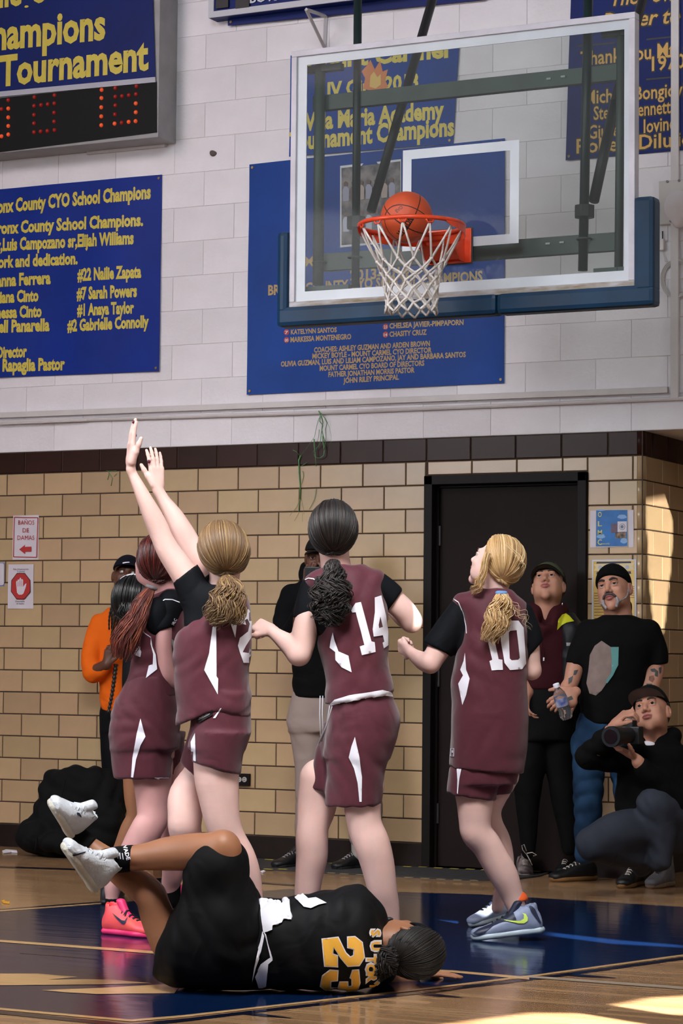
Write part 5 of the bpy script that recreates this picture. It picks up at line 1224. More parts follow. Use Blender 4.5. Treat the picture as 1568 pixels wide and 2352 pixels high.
e.stack(f.S([(1345,716,870,.09),(1400,718,880,.11),(1440,722,880,.11),(1462,728,880,.11)]),k=.03)
f.cloth('undershirt', e, m_bshirt, amp=.004, seed=12)
e = SDF(); e.stack(f.S([(1298,755,835,.055),(1312,728,852,.075),(1330,706,868,.09),(1370,722,886,.115),(1430,736,890,.13),(1480,730,892,.135),(1535,742,893,.135),(1570,749,902,.14),(1595,746,906,.14),(1640,745,905,.14)]),k=.03,cuts=[f.cut(742,1620,901,1592,0)],pw=2.4)
e.cone(f.J(722,1338),f.J(862,1330),.036,.040,k=.04,flat=1.4)
jer = f.cloth('jersey', e, m_maroon, h=.0085, amp=.007, dirs=((1,0,.9),(.5,.2,1),(1,.3,-.6)), f=75, seed=15)
T_ = bvh([jer])
decal('side_panel',[Z([(728,1185),(742,1250),(775,1340),(855,1375),(882,1512),(800,1470),(750,1410),(748,1345),(703,1310),(710,1260)])],T_,m_wfab,f.t)
decal('number_digit',[Z([(877,1000),(912,945),(957,937),(1042,1258),(1068,1265),(1076,1345),(965,1371),(948,1300),(985,1288),(915,1020),(885,1024)])],T_,m_wfab,f.t,label='white printed digit one')
decal('number_digit',[Z([(1068,900),(1122,882),(1160,1050),(1178,1180),(1178,1290),(1142,1316),(1132,1270),(1146,1260),(1134,1208),(1060,1220),(1052,1160),(1070,1020)]),Z([(1100,1125),(1114,1055),(1134,1140),(1104,1150)])],T_,m_wfab,f.t,label='white printed digit four')
decal('armhole_trim',[Z([(488,795),(486,785),(500,752),(530,738),(570,742),(612,768),(610,774),(568,750),(530,745),(504,757),(492,790)])],bvh([jer]),m_wfab,f.t,step=4)
e = SDF(); e.stack(f.S([(1580,752,902,.125),(1602,757,902,.13),(1650,752,919,.145),(1700,748,908,.14),(1740,742,895,.13)]),k=.03,cuts=[f.cut(740,1618,901,1592,0,side=-1)] if False else None)
e.stack(f.S([(1690,752,908,.13,-.01),(1740,750,892,.115,-.02),(1800,749,880,.105,-.02),(1870,747,874,.10,-.02)]),k=.02,cuts=[f.cut(748,1851,872,1849,0)])
e.stack(f.S([(1660,745,850,.10,.08),(1730,724,850,.10,.09),(1800,703,820,.095,.09),(1850,695,790,.09,.09)]),k=.02,cuts=[f.cut(699,1808,745,1816,.09)])
sh = f.cloth('shorts', e, m_maroon, amp=.006, seed=18, f=75, dirs=((1,0,.2),(1,.4,0)))
T_ = bvh([sh])
decal('side_panel',[Y([(908,472),(945,640),(965,800),(962,1003),(945,1003),(930,850),(900,730),(858,640),(880,550)])],T_,m_wfab,f.t,step=4)
decal('waistband',[Z([(705,1775),(745,1735),(860,1700),(1130,1657),(1205,1675),(1215,1712),(1130,1702),(960,1730),(850,1750),(720,1786)])],bvh([sh,jer]),m_wfab,f.t,step=4,off=.006)
for a,b_ in (((757,1620),(738,1703)),((762,1622),(732,1708))):
    MB().tube([f.J(a[0],a[1],-.15),f.J((a[0]+b_[0])/2+3,(a[1]+b_[1])/2,-.15),f.J(b_[0],b_[1],-.13)],.0028,5).build('drawstring', mat('cord_grey',srgb(150,146,150),.8), f.t, smooth=True)
e = SDF(); e.chain(f.C([(893,2122,28,.03),(896,2150,27,.03)]),k=.01); link('sock', e.mesh(.006,cut=[f.cut(864,2108,922,2107,.03)]), m_sock, f.t, smooth=True)
m_wsh = mat('shoe_dark',srgb(34,34,40),.5); p_ = flo(890,2178,0)
shoe(f.t, p_+CRH*.06+CFH*.02, p_-CRH*.12+CFH*.19, UP, m_wsh, m_s2, s=1.0, lace=m_blk, high=.0)
e = SDF(); e.chain(f.C([(701,2110,24,.12),(702,2140,24,.12)]),k=.01); link('sock', e.mesh(.006), m_sock, f.t, smooth=True)
p_ = flo(700,2165,0); shoe(f.t, p_+CRH*.05+CFH*.02, p_-CRH*.17+CFH*.15, UP, m_wsh, m_s2, s=1.0, lace=m_blk, high=.0)
# ================================================================ PLAYER 12
f = Fig('person','player in maroon jersey number 12 with light brown ponytail and both arms raised',9.7)
Z = zc(3.409,180,940); Y = zc(2.45,0,1500); b = f.b
hc = f.J(512,1270,.0); fd = cam_dir(-.45,.45,.78); ud = cam_dir(-.15,.86,-.48); H = head(b, hc, fd, ud, s=1.03)
b.cone(hc-H['u']*.04-H['f']*.03, f.J(508,1370,.02), .055,.065,k=.03)
b.stack(f.S([(1385,440,560,.08),(1440,425,570,.10),(1540,415,568,.10),(1630,440,565,.10),(1700,462,555,.10)]),k=.03)
f.limb([(452,1368,32,.0),(423,1318,31,.0),(388,1267,27,.0),(372,1235,24.5,.0),(363,1213,24.5,.0),(346,1176,21.5,-.01),(324,1130,15.5,-.02),(306,1092,11,-.02),(301,1079,10.5,-.02)],k=.012)
w_ = f.J(300,1074,-.02)
hand(b, w_, cam_dir(.02,1,-.05), cam_dir(-.95,.0,-.30), s=1.08, side=1, curl=(3,5,4), spread=3, thumb=(22,5), rw=.020)
f.limb([(500,1370,30,.12),(466,1300,29,.14),(437,1254,27,.15),(420,1222,25,.15),(400,1186,21,.15),(378,1152,15,.15),(362,1124,12,.15)],k=.012)
hand(b, f.J(362,1124,.15), cam_dir(-.08,1,.0), cam_dir(.55,.05,-.85), s=.98, side=-1, curl=(6,8,6), spread=5, thumb=(24,2), rw=.021)
f.limb([(500,1700,56,-.03),(497,1777,52,-.03),(502,1826,47,-.03),(510,1880,41,-.03),(524,1923,38,-.02),(548,1969,38,-.01),(563,2008,35,.0),(575,2051,28,.01),(583,2100,22,.02),(586,2140,21,.02)],k=.012)
f.limb([(484,1690,26,.12),(456,1765,29,.12),(429,1826,41,.12),(425,1872,40,.10),(424,1900,38,.10),(432,1935,35,.16),(448,1980,33,.26),(462,2030,26,.34),(470,2080,20,.38),(472,2110,20,.38)],k=.012)
f.body(m_skin); face_parts(H, f.t, m_skin)
m_nail = mat('dark_nail',srgb(88,24,44),.3)
for x,y in ((306,969),(310,976),(311,1000)): e = SDF(); e.ell(f.J(x,y,-.035),(.005,.005,.008)); link('nail', e.mesh(.002), m_nail, f.t)
e = SDF(); e.ell(f.J(342,1060,.128),(.0075,.004,.009)); link('nail', e.mesh(.002), m_nail, f.t)
hm = hairmats('lightbrown',srgb(122,94,62),srgb(86,62,42),srgb(176,146,98))
tie = f.J(517,1327,-.10); tdl = tie-(hc+H['f']*-.012+H['u']*.026); td = (np.dot(tdl,H['r']),np.dot(tdl,H['f']),np.dot(tdl,H['u']))
skull_hair(H, f.t, hm, td, n=900, rr=(.093,.108,.108), seed=23, thick=.0028, side=72, top=50, nape=138, bulge=.05)
tail([tie,f.J(524,1356,-.15),f.J(512,1395,-.17),f.J(480,1432,-.16)],[.022,.056,.066,.034],f.t,hm,n=330,seed=24,wave=.012,wf=8,curl=.008,thick=.0028,m=34)
tail([f.J(517,1337,-.13),f.J(545,1370,-.16),f.J(545,1410,-.17),f.J(525,1430,-.15)],[.015,.025,.035,.012],f.t,hm,n=90,seed=25,wave=.01,wf=8,thick=.0028,name='loose_hair')
tail([f.J(500,1222,.0),f.J(520,1212,-.02),f.J(545,1222,0)],[.01,.012,.01],f.t,hm[:2],n=8,seed=26,wave=.008,thick=.0010,name='flyaway_hair')
e = SDF(); cL = (f.J(425,1318,0), nrm(-CRH*.62+UP*.80))
e.chain(f.C([(398,1280,34),(428,1322,35),(450,1372,38),(465,1400,36)]),k=.03,cuts=[cL]); e.chain(f.C([(468,1310,30,.12),(500,1368,33,.12)]),k=.03,cuts=[(f.J(478,1322,.12), nrm(-CRH*.55+UP*.83))])
e.stack(f.S([(1345,456,548,.06),(1370,440,556,.09),(1420,424,566,.10),(1452,426,566,.11)]),k=.03)
f.cloth('undershirt', e, m_bshirt, amp=.004, seed=22)
e = SDF(); e.stack(f.S([(1352,520,556,.05,.02),(1366,505,566,.075,.01),(1390,480,574,.10),(1415,452,576,.115),(1440,424,577,.13),(1460,404,577,.135),(1500,396,577,.135),(1541,400,571,.135),(1590,402,573,.14),(1622,407,575,.145),(1645,405,574,.145),(1680,402,572,.145)]),k=.025,pw=2.4,cuts=[(f.J(506,1627,0),nrm(-UP*1.0+CRH*-.40)) if False else f.cut(402,1668,506,1627,0)])
e2 = f.cut(402,1669,575,1600,0)
e.stack(f.S([(1590,470,574,.14),(1622,470,575,.145),(1660,470,572,.14)]),k=.02,cuts=[f.cut(500,1632,573,1646,0)])
jer = f.cloth('jersey', e, m_maroon, h=.0085, amp=.007, dirs=((1,0,.7),(.7,.2,1),(1,.3,-.6)), f=75, seed=25)
T_ = bvh([jer])
decal('side_panel',[[(488,1440),(496,1434),(497,1500),(497,1553),(501,1559),(500,1595),(469,1539),(480,1500)]],T_,m_wfab,f.t)
decal('number_digit',[Z([(1175,1600),(1238,1588),(1243,1640),(1226,1788),(1178,1640)])],T_,m_wfab,f.t,label='white printed digit one, half hidden by hair')
decal('number_digit',[Z([(1246,1672),(1240,1615),(1275,1570),(1330,1566),(1360,1620),(1364,1700),(1354,1780),(1310,1850),(1283,1902),(1330,1908),(1336,1870),(1362,1870),(1355,1985),(1290,1985),(1262,1905),(1246,1850),(1262,1790),(1325,1740),(1338,1680),(1320,1640),(1300,1652),(1310,1688)])],T_,m_wfab,f.t,label='white printed digit two')
e = SDF(); e.stack(f.S([(1600,445,572,.13),(1640,440,575,.14),(1680,436,574,.145),(1720,430,562,.14)]),k=.03)
e.stack(f.S([(1680,446,574,.13,-.03),(1730,443,560,.12,-.03),(1785,441,553,.11,-.03),(1810,441,553,.11,-.03)]),k=.02,cuts=[f.cut(443,1748,545,1777,0)])
e.stack(f.S([(1660,440,540,.11,.10),(1710,425,530,.10,.11),(1760,412,500,.095,.12),(1790,410,490,.095,.12)]),k=.02,cuts=[f.cut(416,1750,440,1773,.12)])
sh = f.cloth('shorts', e, m_maroon, amp=.006, seed=28, f=75, dirs=((1,0,.2),(1,.4,0)))
T_ = bvh([sh]); decal('side_panel',[Y([(1098,450),(1103,608),(1080,606),(1074,500)])],T_,m_wfab,f.t,step=4); decal('side_panel',[Y([(1240,310),(1246,310),(1212,366),(1198,366)])],bvh([sh,jer]),m_wfab,f.t,step=3)
decal('brand_patch',[Y([(1098,370),(1195,318),(1200,345),(1122,392)])],bvh([sh,jer]),m_blk,f.t,step=4,off=.005); decal('brand_patch_mark',[Y([(1115,368),(1180,335),(1185,343),(1122,378)])],bvh([sh,jer]),m_wfab,f.t,step=3,off=.007)
for x,y,dd in ((586,2150,.02),(472,2110,.38)):
    e = SDF(); e.chain(f.C([(x-2,y-22,25,dd),(x,y,25,dd)]),k=.01); link('sock', e.mesh(.006), m_sock, f.t, smooth=True)
p_ = flo(590,2178,0); shoe(f.t, p_+CRH*.05+CFH*.0, p_-CRH*.16+CFH*.16, UP, m_wsh, m_s2, s=1.0, lace=m_blk)
p_ = flo(474,2135,0); shoe(f.t, p_+CRH*.05+CFH*.0, p_-CRH*.17+CFH*.15, UP, m_wsh, m_s2, s=1.0, lace=m_blk)
# ================================================================ PLAYER WITH RED HAIR
f = Fig('person','red haired player in maroon jersey and pink shoes, long ponytail falling to the left',10.35)
Z = zc(6.03,180,1270); Y = zc(2.45,0,1500); b = f.b
hc = f.J(357,1296,.0); fd = cam_dir(-.50,.38,.78); ud = cam_dir(.2,.9,-.38); H = head(b, hc, fd, ud, s=1.0)
b.cone(hc-H['u']*.04-H['f']*.03, f.J(382,1375,.02), .055,.065,k=.03)
b.stack(f.S([(1390,320,430,.08),(1450,320,430,.09),(1560,312,410,.09),(1650,280,405,.10),(1740,275,400,.10)]),k=.03)
f.limb([(380,1398,15,-.05),(376,1450,19,-.10),(376,1500,19,-.10),(384,1545,18,-.09),(397,1562,17,-.07)],k=.012)
f.limb([(397,1562,17,-.07),(410,1540,15,.02),(425,1500,12,.10)],k=.012); hand(b, f.J(425,1500,.10), cam_dir(.2,.7,.6), cam_dir(1,0,0), s=.95, curl=(40,50,30), fine=None)
f.limb([(420,1400,22,.1),(430,1470,20,.12),(436,1540,17,.15)],k=.012)
f.limb([(348,1760,50,.0),(350,1800,43,.0),(351,1847,38,.0),(350,1880,36.5,-.01),(337,1905,37,-.02),(325,1930,38,-.01),(308,1960,35,.0),(282,1995,29,.0),(262,2030,22,.0),(257,2060,15,.0),(257,2085,14,.0)],k=.012)
f.limb([(395,1770,44,.14),(395,1830,36,.14),(393,1880,29,.14),(392,1912,27,.14),(398,1955,28,.18),(397,2005,25,.20),(391,2035,21,.22),(391,2080,19,.24)],k=.012)
f.body(m_skin_pink); face_parts(H, f.t, m_skin_pink)
hm = hairmats('auburn',srgb(72,26,24),srgb(46,18,18),srgb(150,60,46),.3)
tie = f.J(348,1349,-.09); tdl = tie-(hc+H['f']*-.012+H['u']*.026); td = (np.dot(tdl,H['r']),np.dot(tdl,H['f']),np.dot(tdl,H['u']))
skull_hair(H, f.t, hm, td, n=800, rr=(.088,.104,.106), seed=33, thick=.0028, side=72, top=50, nape=138)
tail([tie,f.J(326,1386,-.13),f.J(305,1432,-.15),f.J(284,1478,-.15),f.J(272,1512,-.13)],[.016,.034,.048,.062,.04],f.t,hairmats('auburn_tail',srgb(110,48,38),srgb(70,34,28),srgb(176,96,66)),n=300,seed=34,wave=.008,wf=6,curl=.004,thick=.0026,m=30)
MB().tube([tie+CRH*-.017*math.cos(a)+CFH*.017*math.sin(a)+UP*.006*math.cos(a) for a in np.linspace(0,6.283,16)],.009,8,cap=False).build('hair_tie', mat('tie_grey',srgb(130,124,126),.7), f.t, smooth=True)
e = SDF(); e.chain(f.C([(392,1385,32,-.05),(378,1420,27,-.09),(374,1448,24,-.10),(374,1470,24,-.1)]),k=.03,cuts=[f.cut(356,1452,392,1441,-.1)])
e.stack(f.S([(1380,326,430,.08),(1440,322,425,.09),(1500,320,420,.09)]),k=.03)
us_ = f.cloth('undershirt', e, m_bshirt, amp=.003, seed=32)
e = SDF(); e.stack(f.S([(1352,366,414,.05),(1366,352,424,.07),(1385,338,428,.09),(1430,312,428,.11),(1480,306,424,.118),(1540,298,415,.12),(1570,292,412,.125),(1600,285,412,.125)]),k=.03,pw=2.4)
jer = f.cloth('jersey', e, m_maroon, amp=.006, seed=35, f=75, dirs=((.3,.1,1),(1,0,.6)))
T_ = bvh([jer])
e2 = SDF(); e2.ell(f.J(364,1418,-.085),(.062,.06,.088)); link('armhole_sleeve', e2.mesh(.006), m_bshirt, f.t, smooth=True)
T2 = bvh([jer,bpy.data.objects[us_.name],f.t.children[-1]])
def ribbon(L, w_): 
    P_ = np.array(L,float); n = len(P_); N_ = []
    for i in range(n):
        t = P_[min(i+1,n-1)]-P_[max(i-1,0)]; t /= np.linalg.norm(t); N_.append((-t[1]*w_,t[0]*w_))
    return [tuple(p+q) for p,q in zip(P_,N_)]+[tuple(p-q) for p,q in zip(P_,N_)][::-1]
decal('armhole_trim',[ribbon(Z([(1400,685),(1300,648),(1200,645),(1080,722),(960,860),(880,980),(878,1050),(915,1108),(1005,1170)]),1.0)],T2,m_wfab,f.t,step=3)
decal('side_panel',[Z([(1005,1170),(1025,1300),(1070,1410),(1090,1610),(935,1732),(975,1560),(1030,1540),(1035,1400),(1000,1260)])],T2,m_wfab,f.t,step=4)
decal('number_digit',[Z([(780,1410),(800,1340),(820,1290),(860,1300),(860,1340),(875,1370),(860,1445)])],T_,m_wfab,f.t,step=4,label='white corner of a printed number')
decal('number_digit',[Z([(1275,1170),(1320,1220),(1350,1340),(1340,1480),(1300,1540),(1285,1430),(1310,1330)])],T2,mat('grey_print',srgb(150,148,150),.6),f.t,step=4,label='grey curve of a printed number')
text_decal('Mt.C',399,1428,math.radians(-62),7,.8,T2,m_wfab,f.t,off=.004)
e = SDF(); e.stack(f.S([(1548,297,405,.12),(1582,282,408,.13),(1618,262,412,.14),(1671,252,413,.145),(1720,255,412,.14)]),k=.03)
e.stack(f.S([(1690,253,400,.125,-.01),(1745,257,396,.115,-.01),(1800,262,394,.11,-.01)]),k=.02,cuts=[f.cut(264,1787,394,1787,0)]); e.stack(f.S([(1680,340,425,.10,.13),(1740,345,422,.095,.14),(1800,350,420,.09,.14)]),k=.02,cuts=[f.cut(380,1777,420,1777,.14)])
sh = f.cloth('shorts', e, m_maroon, amp=.006, seed=38, f=75)
decal('side_panel',[Y([(790,368),(818,470),(790,520),(765,600),(750,700),(738,698),(745,590),(770,450)])],bvh([sh]),m_wfab,f.t,step=4)
decal('hem_trim',[Y([(865,700),(966,700),(966,713),(900,712)])],bvh([sh]),m_wfab,f.t,step=3)
for x,y,dd in ((257,2085,.0),(391,2050,.23)):
    e = SDF(); e.chain(f.C([(x,y-18 if x < 300 else y-20,15.5 if x < 300 else 24,dd),(x+2,y+18,18 if x < 300 else 22,dd)]),k=.01); link('sock', e.mesh(.005), m_sock, f.t, smooth=True)
m_pk = mat('shoe_coral_pink',srgb(238,74,98),.45,var=.12,vscale=16,col2=srgb(244,92,84)); m_pk2 = mat('sole_hot_pink',srgb(226,48,110),.4)
p_ = flo(237,2144,0); up_,so_ = shoe(f.t, p_+CFH*.0+CRH*.012, p_+CRH*.22-CFH*.15, UP, m_pk, m_pk2, s=1.08, lace=m_blk, high=.022, m_acc=m_pk2)
K = zc(4.48,90,1780); decal('swoosh',[K([(752,1420),(850,1495),(880,1500),(910,1462),(903,1490),(880,1535),(852,1532),(800,1480)])],bvh([up_]),m_nv,up_,step=3)
p_ = flo(405,2098,0); shoe(f.t, p_-CRH*.05+CFH*.02, p_+CRH*.17-CFH*.12, UP, m_pk, m_pk2, s=1.0, lace=m_blk, high=.015, m_acc=m_pk2)
# ================================================================ PLAYER HIDDEN BEHIND
f = Fig('person','player in black with thin white headband, mostly hidden behind the red haired player',11.3)
b = f.b; hc = f.J(304,1380,.0); fd = cam_dir(.10,.62,.78); ud = cam_dir(.1,.78,-.62); H = head(b, hc, fd, ud, s=.98)
b.cone(hc-H['u']*.04-H['f']*.03, f.J(330,1450,.02), .055,.065,k=.03)
b.stack(f.S([(1450,300,390,.08),(1520,300,390,.09),(1640,300,385,.10),(1700,300,385,.10)]),k=.03)
f.limb([(325,1700,40,.0),(312,1770,30,.0),(310,1830,25,.0),(314,1872,23,.0),(300,1905,24,.01),(284,1945,22,.02),(262,1990,17,.03),(248,2030,13,.03),(244,2055,12,.03)],k=.012)
f.limb([(370,1700,40,.1),(375,1800,28,.1),(372,1880,23,.1),(368,1950,20,.12),(366,2010,14,.14),(366,2035,13,.14)],k=.012)
f.body(m_skin_tan); face_parts(H, f.t, m_skin_tan)
hb = hairmats('black',srgb(14,13,14),srgb(9,9,10),srgb(34,32,34),.3)
skull_hair(H, f.t, hb, (0,-.8,-.6), n=700, rr=(.092,.108,.110), seed=43, thick=.0028, side=75, top=50, nape=145)
tail([f.J(304,1385,-.10),f.J(303,1405,-.11),f.J(312,1430,-.10)],[.05,.07,.03],f.t,hb,n=130,seed=44,wave=.004,thick=.003)
cc = hc+H['u']*.026-H['f']*.012; MB().tube([cc+H['r']*.095*math.cos(a)*.98+nrm(H['u']*.9+H['f']*.43)*.113*math.sin(a) for a in np.linspace(.5,math.pi-.25,24)],.0028,6).build('headband', m_wfab, f.t, smooth=True)
e = SDF(); e.stack(f.S([(1425,318,372,.06),(1450,292,396,.09),(1500,284,396,.11),(1560,280,392,.12),(1640,282,392,.12),(1700,284,392,.12),(1760,286,390,.11)]),k=.03)
f.cloth('jersey', e, m_blackjer, amp=.004, seed=42)
for x,y,dd in ((246,2055,.03),(366,2035,.14)):
    e = SDF(); e.chain(f.C([(x,y-14,15,dd),(x,y+14,16,dd)]),k=.01); link('sock', e.mesh(.006), m_sock, f.t, smooth=True)
    p_ = flo(x,y+22,0); shoe(f.t, p_+CFH*-.02, p_+CFH*.24+CRH*.03, UP, m_wsh, m_wsh, s=.95)
# ================================================================ LYING PLAYER 23
f = Fig('person','player in black uniform number 23 lying on the floor, white shoes kicked up',8.42)
b = f.b; R4 = zc(4.126,700,2020); K = zc(4.48,90,1780)
def SX(L, extra=0.):
    out = []
    for q in L:
        x, yt, yb, dh = q[:4]; dd = q[4] if len(q) > 4 else 0.; out.append((f.J(x,(yt+yb)/2,dd), f.r((yb-yt)/2,dd)+extra, dh+extra))
    return out
hc = f.J(936,2174,.02); fd = cam_dir(.22,.42,.88); ud = cam_dir(.96,-.22,-.12); H = head(b, hc, fd, ud, s=1.0)
b.cone(hc-H['u']*.05-H['f']*.02, f.J(850,2165,.03), .056,.062,k=.03)
b.stack(SX([(600,2080,2262,.10),(700,2075,2262,.11),(800,2065,2262,.12),(850,2090,2258,.10)]),A=CRH,B=UP,C=CFH,k=.03)
b.stack(SX([(430,2090,2260,.12),(500,2060,2262,.14),(600,2080,2262,.12)]),A=CRH,B=UP,C=CFH,k=.03)
f.limb([(500,2110,72,-.04),(496,2050,68,-.06),(503,1995,56,-.08),(513,1955,42,-.10),(512,1945,38,-.10)],k=.02)
f.limb([(512,1947,39,-.10),(481,1955,43,-.08),(440,1957,43,-.06),(385,1961,38.5,-.03),(340,1967,32,.0),(300,1971,28,.02),(262,1975,26,.03),(235,1978,24,.04)],k=.012)
f.limb([(440,2215,52,.05),(405,2180,50,.04),(378,2140,43,.04),(360,2100,39,.04),(350,2068,36,.04),(346,2058,35,.05)],k=.02)
f.limb([(346,2056,34,.05),(325,2036,36,.08),(290,2010,35,.12),(250,1978,29,.15),(215,1950,23,.17),(190,1930,20,.18),(175,1915,19,.18)],k=.012)
# arm reaching along the floor
f.limb([(845,2200,30,.10),(890,2235,26,.24),(925,2246,20,.27),(950,2246,15,.27)],k=.015)
w_ = f.J(952,2246,.27); w_[2] = .028
hand(b, w_, nrm(CRH*1.0-CFH*.02+UP*-.03), nrm(UP+CRH*.05), s=.95, side=-1, curl=(3,4,4), spread=5, thumb=(28,5))
f.body(m_skin_tan, h=.0072); face_parts(H, f.t, m_skin_tan)
hb2 = hairmats('brownblack',srgb(18,15,14),srgb(12,10,10),srgb(40,30,24),.5)
bun = f.J(888,2206,-.06); tdl = bun-hc; td = (np.dot(tdl,H['r']),np.dot(tdl,H['f']),np.dot(tdl,H['u']))
skull_hair(H, f.t, hb2, td, n=900, rr=(.087,.105,.104), seed=53, thick=.0028, side=84, top=52, nape=112)
tail([f.J(905,2196,-.06),f.J(886,2205,-.08),f.J(872,2222,-.07),f.J(880,2240,-.05)],[.03,.048,.045,.025],f.t,hb2,n=260,seed=54,wave=.012,wf=12,curl=.014,thick=.003,flat=.9,name='bun')
cc = hc+H['u']*.02-H['f']*.005; nb = nrm(H['u']*.75+H['f']*-.1); MB()
hbnd = SDF(); hbnd.ell(hc+H['u']*.026-H['f']*.012,(.0895,.1075,.106),ax=H['A']); pc = hc+H['u']*.055+H['f']*.02; pn = nrm(H['u']*.55+H['f']*.83)
link('headband', hbnd.mesh(.005,cut=[(pc+pn*.018,pn),(pc-pn*.018,-pn)]), m_bshirt, f.t, smooth=True)
m_dsh = mat('black_shorts', srgb(7,8,10), .7, crease=.45, spec=.15)
e = SDF(); e.stack(SX([(352,2196,2240,.05,.02),(372,2138,2256,.10,.02),(400,2085,2264,.15),(432,2040,2268,.17),(480,2005,2270,.18,-.02),(520,1996,2271,.19,-.03),(560,2010,2271,.18,-.02),(588,2045,2270,.16),(604,2090,2268,.14),(615,2100,2266,.13)]),A=CRH,B=UP,C=CFH,k=.03,pw=2.3)
hemA = (f.J(421,2037,-.05), nrm(np.cross(f.J(567,2009,-.05)-f.J(421,2037,-.05),CFH)*-1))
nn = nrm(np.cross(f.J(567,2011,-.05)-f.J(421,2037,-.05),CFH)); nn = nn if nn[2] > 0 else -nn
e.chain(f.C([(500,2090,82,-.05),(496,2030,78,-.06),(498,1990,74,-.07)]),k=.03)
pA = f.J(480,1996,-.05); n2 = nrm(np.cross(f.J(392,2100,.0)-f.J(345,2225,.0),CFH)); n2 = n2 if np.dot(n2,CRH) < 0 else -n2
sh = f.cloth('shorts', e, m_dsh, amp=.007, seed=58, f=70, dirs=((1,0,.6),(.5,0,1)), cut=[(f.J(421,2034,-.05),nrm(nn*1.0-CRH*.0))] if False else None)
# keep the garment below its hem lines
e = SDF(); e.stack(SX([(584,2066,2270,.145),(605,2064,2270,.15),(640,2066,2271,.155),(700,2056,2271,.16),(760,2046,2271,.165),(815,2041,2271,.16),(845,2060,2268,.14),(864,2098,2262,.11),(878,2135,2252,.08)]),A=CRH,B=UP,C=CFH,k=.03,pw=2.4)
e.chain(f.C([(820,2075,42,.02),(850,2105,36,.04),(862,2130,30,.06)]),k=.03)
e.chain(f.C([(840,2200,40,.08),(878,2228,34,.18)]),k=.03)
jer = f.cloth('jersey', e, m_blackjer, h=.0085, amp=.010, seed=55, f=90, dirs=((1,0,.25),(1,.2,.1),(1,0,-.1)), warp=.9)
T_ = bvh([jer]); TJ = bvh([jer,sh])
m_num = mat('number_gold',srgb(246,186,66),.5,bump=.05)
d2 = R4([(155,560),(318,540),(352,610),(392,690),(430,727),(455,715),(457,665),(400,650),(397,540),(475,535),(545,592),(566,740),(515,820),(405,826),(335,745),(276,648),(270,700),(315,715),(315,832),(182,825)])
d3 = R4([(138,1010),(163,905),(235,850),(318,856),(312,960),(252,965),(250,1015),(310,1020),(325,962),(410,960),(412,1005),(440,1000),(440,940),(422,930),(447,852),(512,848),(527,975),(503,1052),(330,1066),(240,1060),(180,1040)])
for d_,nm in ((d2,'two'),(d3,'three')):
    decal('number_outline',[d_],T_,m_wfab,f.t,step=5,off=.004); decal('number_digit',[inset(d_,2.3)],T_,m_num,f.t,step=5,off=.0065,label='gold printed digit '+nm+' with white outline')
for ch,x,y in (('S',861,2143),('U',862,2173),('S',858,2198),('T',852,2204),('O',851,2226),('R',853,2245),('Y',858,2263)):
    if ch == 'S' and y == 2198: continue
    text_decal(ch,x,y,math.radians(90),23,1.15,T_,m_wfab,f.t,off=.004,bold=.09,name='name_letter_outline'); text_decal(ch,x,y,math.radians(90),20,1.05,T_,m_num,f.t,off=.006,bold=.03,name='name_letter')
Q5 = zc(2.8,540,1900)
decal('waistband',[Q5([(152,458),(200,462),(232,478),(262,472),(290,500),(322,462),(350,470),(362,595),(312,590),(300,615),(240,632),(238,660),(182,680)])],TJ,m_wfab,f.t,step=5,off=.006)
decal('side_panel',[Q5([(382,455),(425,422),(470,462),(520,455),(588,490),(540,500),(488,524),(440,515)])],TJ,m_wfab,f.t,step=4,off=.006)
decal('waistband',[Q5([(180,665),(195,700),(225,838),(205,850),(165,880),(125,960),(150,1030),(175,1030),(200,1020),(212,880),(240,855),(238,835),(215,760),(200,690)])],TJ,m_wfab,f.t,step=4,off=.006)
decal('waistband',[Q5([(176,670),(188,700),(166,800),(130,900),(105,995),(118,900),(140,800),(160,740)])],TJ,m_wfab,f.t,step=4,off=.006)
# loose folds of the white waistband stand proud of the cloth
for k_,(x0,y0,x1,y1,r_) in enumerate(((600,2070,612,2134,.012),(621,2072,634,2118,.013),(638,2074,648,2108,.012),(655,2068,664,2106,.013))):
    e = SDF(); a_ = T_.ray_cast(Vector(CP),Vector(ray(x0,y0)).normalized())[0]; b_ = T_.ray_cast(Vector(CP),Vector(ray(x1,y1)).normalized())[0]
    if a_ and b_: e.cone(np.array(a_),np.array(b_),r_,r_*.9,flat=.7); link('waistband_fold', e.mesh(.004), m_wfab, f.t, smooth=True)
# socks and shoes
e = SDF(); e.chain(f.C([(310,1971,31,.02),(275,1974,30.5,.02),(245,1978,29,.03),(222,1985,27,.04)]),k=.01); sk = link('sock', e.mesh(.005,cut=[(f.J(303,1970,.02),nrm(CRH*1.0-UP*.12))]), m_sock, f.t, smooth=True)
Ts = bvh([sk]); text_decal('WADE',290,1955,math.radians(75),9,1.1,Ts,m_wfab,f.t,bold=.03); 
for i_,x in enumerate((268,274,280)): decal('sock_stripe',[[(x,1958+i_),(x+2,1958+i_),(x+4,1972+i_),(x+2,1972+i_)]],Ts,m_wfab,f.t,step=3)
e = SDF(); e.chain(f.C([(205,1942,25,.17),(185,1925,24,.18),(165,1905,23,.18)]),k=.01); link('sock', e.mesh(.005,cut=[(f.J(206,1943,.17),nrm(CRH*.75-UP*.66))]), m_sock, f.t, smooth=True)
m_ws = mat('shoe_white_leather',srgb(206,212,218),.5,var=.06,vscale=25,bump=.5,bscale=90); m_wso = mat('sole_cream',srgb(206,204,190),.55,bump=.4,bscale=120)
